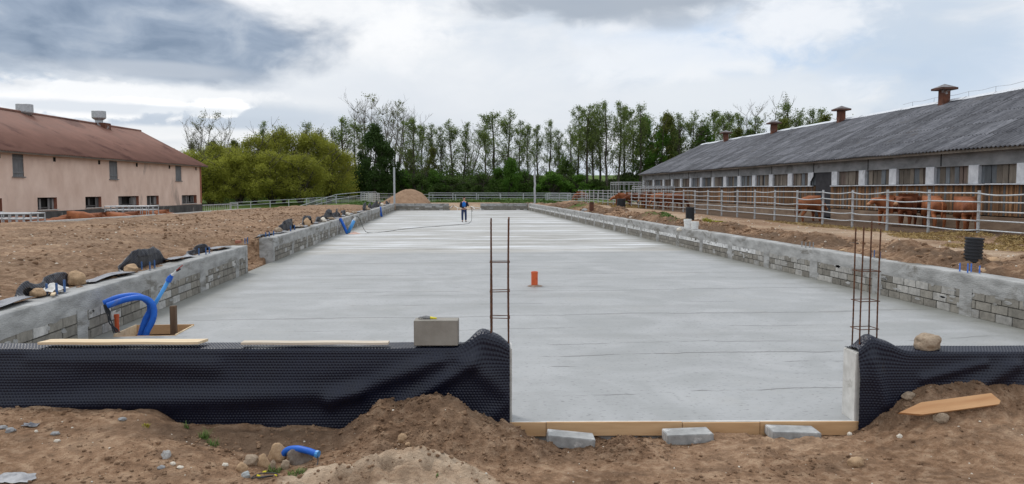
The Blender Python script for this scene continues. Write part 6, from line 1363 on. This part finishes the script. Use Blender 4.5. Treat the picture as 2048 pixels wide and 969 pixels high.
def bucket(label, px, X, zb, r_, h, lid=True):
    y_ = ax(px, 400, X).y; t = thing('white_bucket', label, 'bucket', (X, y_, zb), 'white plastic buckets on the right wall')
    mb = MB(); mb.lathe([(0, 0), (r_ * .86, 0), (r_ * .98, h * .78), (r_ * 1.06, h * .80), (r_ * 1.06, h * .86), (r_, h * .87), (r_, h)] + ([(r_ * 1.05, h), (r_ * 1.05, h * 1.05), (0, h * 1.05)] if lid else [(r_ * .95, h), (r_ * .85, .05), (0, .05)]), (X, y_, zb), 28); mb.build('bucket_body', whitep, t)
    mb = MB(); mb.tube([(X - r_ * 1.05, y_, zb + h * .83), (X - r_ * .8, y_ - r_ * .9, zb + h * .55), (X, y_ - r_ * 1.25, zb + h * .42), (X + r_ * .8, y_ - r_ * .9, zb + h * .55), (X + r_ * 1.05, y_, zb + h * .83)], .006, 6); mb.build('handle', metalw, t)
    mb = MB(); n = 7
    for k in range(n):
        a0 = -2.2 + k * .17; a1 = a0 + .17; q = r_ * .955; mb.quad((X + q * math.cos(a0), y_ + q * math.sin(a0), zb + h * .3), (X + q * math.cos(a1), y_ + q * math.sin(a1), zb + h * .3), (X + q * math.cos(a1), y_ + q * math.sin(a1), zb + h * .6), (X + q * math.cos(a0), y_ + q * math.sin(a0), zb + h * .6))
    return t
bucket('white plastic bucket with grey lid, left of the two on the right wall', 1376, XR + .22, .76, .15, .33)
bucket('white plastic bucket, right of the two on the right wall', 1390.5, XR + .24, .76, .15, .27)
def straw_patch(label, cx, cy, rx, ry, n, seed, hgt=.12, mat=straw, L=.10, wd=.004, name='straw', cat='straw'):
    rs = np.random.RandomState(seed); a = rs.uniform(0, 6.283, n); q = np.sqrt(rs.rand(n)) * (1 + .4 * (vn(a * 2, a * 0, seed) - .5)); x = cx + rx * q * np.cos(a); y = cy + ry * q * np.sin(a)
    z = H(x, y) + hgt * (1 - q)**.7 * fbm(x * 3, y * 3, 2, 4) * 1.5 * rs.rand(n) + .01; d = rs.normal(size=(n, 3)); d[:, 2] *= .35; d /= np.linalg.norm(d, axis=1, keepdims=True); s = rs.normal(size=(n, 3)); s = np.cross(d, s); s /= np.linalg.norm(s, axis=1, keepdims=True)
    C_ = np.stack([x, y, z], 1); l = (L * rs.uniform(.5, 1.3, n))[:, None]; V = np.stack([C_ - d * l / 2 - s * wd, C_ - d * l / 2 + s * wd, C_ + d * l / 2 + s * wd, C_ + d * l / 2 - s * wd], 1).reshape(-1, 3)
    me = bpy.data.meshes.new(name); me.vertices.add(4 * n); me.vertices.foreach_set('co', V.reshape(-1).astype(np.float32)); me.loops.add(4 * n); me.loops.foreach_set('vertex_index', np.arange(4 * n, dtype=np.int32)); me.polygons.add(n); me.polygons.foreach_set('loop_start', (np.arange(n) * 4).astype(np.int32)); me.update(calc_edges=True); me.materials.append(mat)
    return tag(link(bpy.data.objects.new(name, me)), label, cat, kind='stuff')
def gp2(px, py, z=.62): return az(px, py, z)
v = gp2(1880, 475); straw_patch('loose yellow straw under the near cattle fence', v.x, v.y, 1.3, 2.4, 2600, 3, .16, L=.16, wd=.008)
v = gp2(1985, 495); straw_patch('loose straw behind the nearest corrugated shaft', v.x, v.y, 1.1, 1.6, 1200, 4, .10, L=.16, wd=.008)
v = gp2(2050, 490); straw_patch('straw heap at the right picture edge', v.x + .3, v.y, .8, 1.4, 2600, 8, .14, L=.16, wd=.008)
v = gp2(1700, 462); straw_patch('thin scattered straw along the foot of the cattle fence', 17.4, 34, .8, 6.5, 1200, 5, .05, L=.2, wd=.01)
for k, (px, py) in enumerate(((1225, 409), (1262, 414))): v = gp2(px, py); straw_patch('straw litter by the far part of the cattle fence' if k else 'straw litter near the pen at the far end', v.x, v.y, 2.0, 5, 2600, 6 + k, .2, L=.35, wd=.025)
v = gp2(1420, 447); straw_patch('yellow flowering weeds behind the white buckets', v.x, v.y, .9, 1.5, 2600, 7, .25, dandm, .12, .012, 'weeds', 'weeds')
v = gp2(1345, 447); straw_patch('green weeds left of the white buckets', v.x, v.y, .6, 1.3, 900, 9, .18, grassm, .12, .012, 'weeds', 'weeds')
v = gp2(1237, 428); straw_patch('green weeds in front of the farthest black shaft', v.x, v.y, .7, 2.0, 1000, 10, .3, grassm, .16, .02, 'weeds', 'weeds')
v = gp2(1163, 418); straw_patch('green weeds on the far soil mound', v.x, v.y, .8, 2.4, 1000, 11, .35, grassm, .2, .03, 'weeds', 'weeds')
straw_patch('green grass strip below the handrail', -8.0, 80, 1.6, 6, 5000, 12, .3, grassm, .25, .03, 'grass', 'grass')
straw_patch('grass strip in front of the far fence', 6, 101, 9, 1.6, 9000, 13, .4, grassm, .35, .04, 'grass', 'grass')
straw_patch('grass strip by the right steel column and pen', 12, 97, 5, 3.4, 5000, 14, .4, grassm, .35, .04, 'grass', 'grass')
# foreground grass tufts
def tuft(label, px, py, n, h, sp, seed, mat=grassm, Y=None, wd=.0035):
    d = ray(px, py); tt = np.linspace(4.5, 8, 900) / d[1]; x = d[0] * tt; y = d[1] * tt; z = H0 + d[2] * tt; hh = H(x, y); i = np.where(z < hh)[0][0]; r = random.Random(seed); mb = MB()
    for k in range(n):
        bx, by = x[i] + max(-1.4, min(1.4, r.gauss(0, 1))) * sp, y[i] + max(-1.4, min(1.4, r.gauss(0, 1))) * sp; a = r.uniform(0, 6.28); L = h * r.uniform(.5, 1.2); ln = L * r.uniform(.2, .9); bz = hz(bx, by) - .005; pa = a + 1.57; w = wd
        P = []
        for q in range(4): f = q / 3; cx, cy, cz = bx + math.cos(a) * ln * f * f, by + math.sin(a) * ln * f * f, bz + L * f * (1 - .25 * f); ww = w * (1 - f * .9); P += [(cx - math.cos(pa) * ww, cy - math.sin(pa) * ww, cz), (cx + math.cos(pa) * ww, cy + math.sin(pa) * ww, cz)]
        mb.add(P, [(0, 1, 3, 2), (2, 3, 5, 4), (4, 5, 7, 6)])
    o = mb.build('grass_tuft', mat); tag(o, label, 'grass tuft', 'grass tufts in the foreground soil'); return o
tuft('green grass tuft on the slope beside the trench', 408, 878, 70, .10, .022, 1); tuft('sparse grass blades lower on the slope beside the trench', 425, 892, 45, .08, .03, 2); tuft('tiny grass tuft under the sheet at the mound foot', 373, 856, 22, .07, .012, 3)
tuft('small bright green seedling patch on the left mound', 292, 853, 60, .03, .018, 4, dandm); tuft('single thin grass blades on the mound crest', 235, 818, 6, .05, .003, 5)
tuft('short grass patch left of the black cable loop', 548, 945, 130, .045, .035, 6); tuft('short grass patch between duct and sand mound', 595, 948, 150, .045, .045, 7); tuft('tiny green sprout on the pale sand mound', 875, 953, 12, .03, .008, 8)
# crumpled film scraps
def scrap(label, px, py, wpx, hpx, mat, seed):
    d = ray(px, py); tt = np.linspace(4.5, 8, 900) / d[1]; x = d[0] * tt; y = d[1] * tt; z = H0 + d[2] * tt; hh = H(x, y); i = np.where(z < hh)[0][0]; s = y[i] / F; r = random.Random(seed); n = 16; xs = np.linspace(-1, 1, n); XX, YY = np.meshgrid(xs, xs, indexing='ij'); rad = np.hypot(XX, YY)
    wob = 1 + .5 * (vn(np.arctan2(YY, XX) * 2 + 9, XX * 0, seed) - .5); X_ = x[i] + XX * wpx * s / 2 * wob; Y_ = y[i] + YY * hpx * s * 1.1 * wob; Z_ = H(X_, Y_) + .012 + .05 * np.clip(1 - rad * .9, 0, 1) * fbm(XX * 3 + seed, YY * 3, 3, seed)
    o = grid_obj('film_scrap', np.stack([X_, Y_, Z_], -1), mat, smooth=False, origin=(x[i], y[i], hh[i])); tag(o, label, 'film scrap', 'crumpled plastic film scraps on the soil')
scrap('grey crumpled plastic film at the bottom left of the picture', 30, 960, 70, 20, nmat('grey_film', (0.20, 0.20, 0.21), (0.42, 0.42, 0.43), 12, 0.5, 0.3, 0.004, 40), 3)
scrap('small dark grey film scrap on the left mound', 62, 855, 26, 7, nmat('dark_film', (0.06, 0.065, 0.075), (0.2, 0.2, 0.22), 14, 0.5, 0.3, 0.004, 40), 4)
# rubble & planks behind the right wall
mb = MB(); v = az(1690, 487, .66); mb.box((v.x, v.y, v.z + .03), (.75, .14, .04), rz=-.7, ry=.06); o = mb.build('rotten_board', boards_dark := nmat('rotten_wood', (0.06, 0.045, 0.035), (0.15, 0.115, 0.09), 6, 0.9, 0.4, 0.006, 30)); tag(o, 'dark rotten board on the soil behind the right wall', 'board', 'boards lying behind the right wall')
mb = MB(); v = az(1672, 490, .66); mb.box((v.x, v.y, v.z + .02), (.6, .12, .04), rz=-.45, ry=-.04); o = mb.build('rotten_board', boards_dark); tag(o, 'second dark board, left of and below the other behind the right wall', 'board', 'boards lying behind the right wall')
mb = MB(); v = az(1183, 427, .6); mb.box((v.x, v.y, .95), (.28, .28, .9), bev=.02); o = mb.build('rusty_stump', nmat('rust_pipe', (0.07, 0.035, 0.025), (0.14, 0.06, 0.04), 6, 0.9, 0.4, 0.006, 30)); tag(o, 'rusty square stump behind the right wall, left of the farthest shaft', 'stump')
for k, (px, py, w, h, lab) in enumerate([(1687, 503, .22, .12, 'reddish rounded stone behind the right wall near the boards'), (1985, 524, .28, .16, 'ochre stone beside the nearest corrugated shaft'), (1960, 545, .3, .12, 'flat ochre stone below the nearest corrugated shaft'), (1358, 460, .22, .13, 'white stone on the right wall left of the buckets'), (1250, 428, .8, .2, 'pale slab stone right of the farthest shaft'), (1170, 422, .6, .25, 'grey stone on the right wall near the rusty stump'), (1342, 444, .5, .22, 'dark stone left of the shaft behind the buckets'), (1262, 438, .3, .18, 'blue white lump on the right wall edge')]):
    v = az(px, py, .72 if px != 1358 else .76); rock(lab, (v.x, v.y, v.z), (w, w, h), (stone_o, stone_o, stone_o, stone_p, stone_p, stone_g, stone, stone_p)[k], 60 + k, group='stones behind the right wall')

# ================================================================== skinned figures
def skin_mesh(name, verts, edges, radii, sub=2, root=0, mat=None):
    me = bpy.data.meshes.new(name); me.from_pydata(verts, edges, []); o = bpy.data.objects.new(name, me); COL.objects.link(o)
    s = o.modifiers.new('s', 'SKIN'); s.use_smooth_shade = True; s.branch_smoothing = .6
    for i, r_ in enumerate(radii): me.skin_vertices[0].data[i].radius = r_ if isinstance(r_, tuple) else (r_, r_)
    for i in range(len(verts)): me.skin_vertices[0].data[i].use_root = (i == root)
    ss = o.modifiers.new('u', 'SUBSURF'); ss.levels = sub; ss.render_levels = sub
    dg = bpy.context.evaluated_depsgraph_get(); dg.update(); out = bpy.data.meshes.new_from_object(o.evaluated_get(dg)); out.name = name
    bpy.data.objects.remove(o); bpy.data.meshes.remove(me); out.shade_smooth()
    if mat: out.materials.clear(); out.materials.append(mat)
    return out
def cow_mesh(pose, seed=0):
    """faces +X; withers about 1.38 m"""
    r = random.Random(seed); V, E_, Rd = [], [], []
    def add(p, r_, par=None): V.append(p); Rd.append(r_); i = len(V) - 1; (E_.append((par, i)) if par is not None else None); return i
    b0 = add((0, 0, .97), (.40, .42)); b1 = add((.38, 0, .99), (.35, .42), b0); b2 = add((.66, 0, 1.04), (.27, .38), b1)
    h1 = add((-.38, 0, 1.00), (.40, .40), b0); h2 = add((-.70, 0, 1.06), (.33, .34), h1); h3 = add((-.90, 0, 1.08), (.22, .24), h2)
    hd = {'down': (.0, -.62), 'level': (.30, .02), 'up': (.22, .26), 'feed': (.28, -.30)}[pose]
    n1 = add((.88, 0, 1.12 + hd[1] * .35), (.19, .25), b2); n2 = add((.99 + hd[0] * .2, 0, 1.15 + hd[1] * .8), (.145, .18), n1)
    p = (1.06 + hd[0] * .4, 0, 1.17 + hd[1]); n3 = add(p, (.145, .145), n2)
    dn = -.10 if pose != 'down' else -.26; fx = .155 if pose != 'down' else .10
    f1 = add((p[0] + fx, 0, p[2] + dn), (.115, .115), n3); f2 = add((p[0] + fx * 1.9, 0, p[2] + dn * 2), (.09, .085), f1)
    for sy in (-1, 1):
        er = add((p[0] - .03, sy * .15, p[2] + .06), .035, n3); add((p[0] - .07, sy * .27, p[2] + .03), .02, er)
        st_ = r.uniform(-.10, .10) * sy
        s1 = add((.58, sy * .18, .70), (.15, .13), b2); s2 = add((.60 + st_ * .5, sy * .18, .44), .085, s1); s3 = add((.61 + st_, sy * .18, .12), .058, s2); add((.67 + st_, sy * .17, .035), (.06, .055), s3)
        st_ = r.uniform(-.12, .12) * sy
        g1 = add((-.66, sy * .19, .78), (.19, .16), h2); g2 = add((-.58 + st_ * .4, sy * .19, .60), (.12, .11), g1); g3 = add((-.82 + st_, sy * .19, .42), .076, g2); g4 = add((-.77 + st_, sy * .19, .12), .056, g3); add((-.76 + st_, sy * .18, .035), (.06, .055), g4)
    return skin_mesh('cow_body', V, E_, Rd, 2, 0, hidem), (p, fx, dn)
CM = {}
for ps in ('down', 'level', 'up', 'feed'):
    for s_ in (0, 1): CM[(ps, s_)] = cow_mesh(ps, s_ * 7 + 3)
def small(name, fn, mat): mb = MB(); fn(mb); me_o = mb.build(name, mat, None, smooth=True); me = me_o.data; bpy.data.objects.remove(me_o); return me
CP_ = {}
for k_, (me, (p, fx, dn)) in CM.items():
    tip = Vector((p[0] + fx * 2.1, 0, p[2] + dn * 2.15))
    CP_[k_] = [('muzzle', small('muzzle', lambda m_: m_.tube([tip - Vector((fx, 0, dn)).normalized() * .07, tip, tip + Vector((fx, 0, dn)).normalized() * .045], [.080, .085, .055], 10), hide_l)),
               ('tail', small('tail', lambda m_: m_.tube([(-1.0, 0, 1.22), (-1.12, 0, 1.10), (-1.16, .01, .80), (-1.15, .02, .58), (-1.14, .02, .42)], [.035, .03, .02, .035, .012], 7), hidem)),
               ('eye', small('eye', lambda m_: m_.tube([(p[0] + fx * .55, .095, p[2] + dn * .3), (p[0] + fx * .55 + .01, .112, p[2] + dn * .3)], .016, 8), eyem)),
               ('eye', small('eye', lambda m_: m_.tube([(p[0] + fx * .55, -.095, p[2] + dn * .3), (p[0] + fx * .55 + .01, -.112, p[2] + dn * .3)], .016, 8), eyem))]
def cow(label, px, Y, rz, pose='level', var=0, sc=1.0, zoff=0, grp='red brown cattle in the right yard', lying=False):
    v = ay(px, 400, Y); g_ = hz(v.x, Y) + zoff
    t = thing('cow', label, 'cow', (v.x, Y, g_ if not lying else g_ - .42 * sc), grp, rz); t.scale = (sc, sc, sc)
    link(bpy.data.objects.new('body', CM[(pose, var)][0]), t)
    for nm, me in CP_[(pose, var)]: link(bpy.data.objects.new(nm, me), t)
    return t
cow('cow with head lowered behind the fence, near the barn door', 1619, 39.5, R(28), 'feed', 0, 1.0, -.05)
cow('cow looking left, leftmost of the tight group near the barn wall', 1787, 34.6, R(195), 'level', 1, 1.0)
cow('cow with pale face turned to the camera in the middle of the tight group', 1824, 33.2, R(214), 'level', 0, 1.05)
cow('shaggy cow seen from behind at the right of the tight group', 1869, 31.8, R(72), 'feed', 1, 1.0)
cow('cow seen from behind standing alone near the right picture edge', 1934, 29.3, R(66), 'feed', 0, 1.0)
fl_ = [(1246, 76, 195, 'feed', 'leftmost'), (1260, 74, 170, 'level', 'second from the left'), (1273, 73, 185, 'feed', 'third from the left'), (1290, 70, 262, 'up', 'head raised toward the camera'), (1304, 70, 200, 'feed', 'just right of the raised head'), (1318, 68, 20, 'level', 'third from the right'), (1336, 66, 172, 'feed', 'second from the right'), (1352, 64, 10, 'down', 'rightmost')]
for i, (px, Y, a, ps, lab) in enumerate(fl_): cow(f'brown cow in the crowd before the far barn end, {lab}', px, Y, R(a), ps, i % 2, 1.0, grp='cattle crowded before the far barn end')
cow('dark lone cow at the far corner of the cattle fence', 1161, 101, R(200), 'down', 1, 1.05)
lf_ = [(16, 35.5, 170, 'at the left picture edge under the rack'), (36, 34.3, 15, 'just right of the leftmost one under the rack'), (62, 37.5, 180, 'behind the first feed rack'), (96, 36.5, 165, 'low at the right end of the first rack'), (118, 38.0, 10, 'behind the bank, right of the first rack'), (155, 42.5, 178, 'under the second lower window from the left'), (192, 43.5, 5, 'broad back below the third lower window'), (232, 45.0, 170, 'below the gap between two lower windows'), (235, 42.0, 195, 'pale one nearest the bank edge'), (262, 47.0, 15, 'at the foot of the second feed rack'), (292, 50.0, 170, 'right of the second feed rack post'), (322, 52.0, 5, 'rightmost one, below the last lower window')]
for i, (px, Y, a, lab) in enumerate(lf_):
  while ay(px, 400, Y).x > np.interp(Y, EY, EX) - 1.7: Y += .25
  bt = np.interp(px, [0, 60, 80, 130, 145, 225, 235, 250, 345], [433, 434, 437, 435, 424, 422, 427, 420, 421]) + (4 if i % 3 == 0 else 0)
  cow(f'brown cow in the sunken left yard, {lab}', px, Y, R(a), ('down', 'feed')[i % 2], i % 2, .97, zoff=(ay(px, bt, Y).z - 1.36 * .97) - hz(ay(px, 400, Y).x, Y), grp='cattle in the sunken left yard')

# ================================================================== the man with the hose
MX, MY = 1.40, 54.6
t = thing('person', 'man in dark jacket, blue shirt and jeans holding a hose lance on the slab', 'person', (MX, MY, 0))
V, E_, Rd = [], [], []
def add(p, r_, par=None): V.append(p); Rd.append(r_); i = len(V) - 1; (E_.append((par, i)) if par is not None else None); return i
# faces -Y (towards the camera), x to the right of the picture
pel = add((0, 0, .96), (.145, .105)); ab = add((0, 0, 1.12), (.145, .11), pel); ch = add((0, 0, 1.32), (.165, .115), ab); ne = add((0, .0, 1.48), (.062, .062), ch); nk = add((.01, -.01, 1.55), .055, ne); hd1 = add((.015, -.02, 1.635), (.075, .092), nk); hd2 = add((.02, -.02, 1.725), (.066, .082), hd1)
chin = add((.02, -.085, 1.585), (.028, .024), hd1)
def hand(palm, dirv, side, par):
    d = Vector(dirv).normalized(); p = Vector(palm); up_ = Vector((0, 0, 1)); s = d.cross(up_).normalized(); w = add(tuple(p), (.024, .016), par); kn = add(tuple(p + d * .06), (.036, .016), w)
    for k in range(4):
        off = s * (.024 - .016 * k); b = p + d * .075 + off; L = (.030, .036, .034, .026)[k]
        i1 = add(tuple(b), .0088, kn); i2 = add(tuple(b + d * L * .6 - up_ * L * .7), .0080, i1); add(tuple(b + d * L * .2 - up_ * L * 1.5), .0070, i2)
    tb = p + d * .025 + s * .034 * side; i1 = add(tuple(tb), .0095, w); add(tuple(tb + d * .03 - up_ * .024 + s * .008 * side), .008, i1)
LH, RH_ = (.31, -.18, 1.27), (.09, -.28, .99)
for sx, hd_, el in ((1, LH, (.30, -.02, 1.13)), (-1, RH_, (-.27, -.10, 1.08))):
    s1 = add((sx * .185, 0, 1.42), .062, ch); e1 = add(el, .045, s1); wv = Vector(hd_); w1 = add(tuple(wv), (.030, .026), e1); dd = (wv - Vector(el)).normalized(); hand(wv + dd * .02, dd, -sx, w1)
for sx, fx_ in ((-1, -.11), (1, .125)):
    h_ = add((sx * .09, 0, .86), .095, pel); k_ = add((sx * .105 + (.02 if sx > 0 else -.01), -.015, .49), .062, h_); an = add((fx_, .01, .10), .042, k_); add((fx_ + .02 * sx, -.13, .035), (.038, .03), an)
bm_ = skin_mesh('body', V, E_, Rd, 2, 0, skinm); link(bpy.data.objects.new('body', bm_), t)
def cloth(name, nodes, mat, sub=2):
    V2, E2_, R2 = [], [], []
    for p, r_, par in nodes:
        V2.append(p); R2.append(r_)
        if par is not None: E2_.append((par, len(V2) - 1))
    return link(bpy.data.objects.new(name, skin_mesh(name, V2, E2_, R2, sub, 0, mat)), t)
cloth('jeans', [((0, 0, .97), (.165, .125), None), ((-.09, 0, .86), .112, 0), ((-.115, -.015, .49), .082, 1), ((-.11, .01, .10), .072, 2), ((.09, 0, .86), .112, 0), ((.125, -.015, .49), .082, 4), ((.125, .01, .10), .072, 5)], jeans)
cloth('shirt', [((0, -.012, 1.02), (.150, .120), None), ((0, -.012, 1.20), (.158, .128), 0), ((0, -.01, 1.36), (.165, .122), 1), ((0, 0, 1.47), (.085, .08), 2)], shirtm)
for sx in (-1, 1):   # open jacket: two fronts, shared back via overlapping halves
    cloth('jacket_half', [((sx * .115, .035, 1.00), (.085, .115), None), ((sx * .120, .035, 1.20), (.090, .125), 0), ((sx * .125, .025, 1.38), (.085, .118), 1), ((sx * .185, .0, 1.42), .080, 2), (((.30, -.02, 1.13) if sx > 0 else (-.27, -.10, 1.08)), .064, 3), (tuple(Vector(LH if sx > 0 else RH_) - (Vector(LH if sx > 0 else RH_) - Vector((.30, -.02, 1.13) if sx > 0 else (-.27, -.10, 1.08))).normalized() * .03), .050, 4)], jacket)
cloth('jacket_back', [((0, .065, 1.0), (.13, .085), None), ((0, .065, 1.2), (.14, .09), 0), ((0, .055, 1.4), (.13, .085), 1)], jacket)
for fx_ in (-.11, .125):
    cloth('shoe', [((fx_, .03, .05), (.045, .05), None), ((fx_ + .01 * (1 if fx_ > 0 else -1), -.07, .045), (.048, .042), 0), ((fx_ + .02 * (1 if fx_ > 0 else -1), -.16, .035), (.042, .032), 1)], blackp)
cloth('hair', [((.02, .01, 1.765), (.062, .070), None), ((.02, .045, 1.71), (.078, .055), 0), ((.02, .055, 1.64), (.068, .035), 1)], hairm)
for sx in (-1, 1):
    mb = MB(); mb.tube([(.02 + sx * .027, -.098, 1.69), (.02 + sx * .027, -.106, 1.69)], .009, 8); mb.build('eye', eyem, t, world=False)
    mb = MB(); mb.tube([(.018 + sx * .078, -.01, 1.665), (.018 + sx * .088, .0, 1.69), (.018 + sx * .084, .012, 1.70)], [.010, .017, .010], 8); mb.build('ear', skinm, t, smooth=True, world=False)
mb = MB(); mb.tube([(.02, -.098, 1.70), (.02, -.120, 1.665), (.02, -.102, 1.655)], [.008, .015, .010], 8); mb.build('nose', skinm, t, smooth=True, world=False)
mb = MB(); mb.tube([(-.004, -.101, 1.625), (.02, -.108, 1.622), (.044, -.101, 1.625)], [.004, .007, .004], 6); mb.build('mouth', nmat('lips', (0.35, 0.12, 0.10), (0.4, 0.15, 0.12), 9, 0.6, 0), t, smooth=True, world=False)
t2 = thing('spray_lance', 'thin pale spray lance held by the man across his body', 'lance', (MX, MY, 1.0))
mb = MB(); mb.tube([(MX + RH_[0] - .10, MY + RH_[1] - .03, RH_[2] + .06), (MX + RH_[0] + .05, MY + RH_[1] - .05, RH_[2] - .0), (MX + .30, MY - .36, .90), (MX + .55, MY - .42, .80)], [.016, .014, .011, .011], 8); mb.build('lance_tube', metalw, t2)
mb = MB(); mb.tube([(MX + .53, MY - .42, .805), (MX + .60, MY - .44, .775)], .02, 8); mb.build('nozzle', blackp, t2)
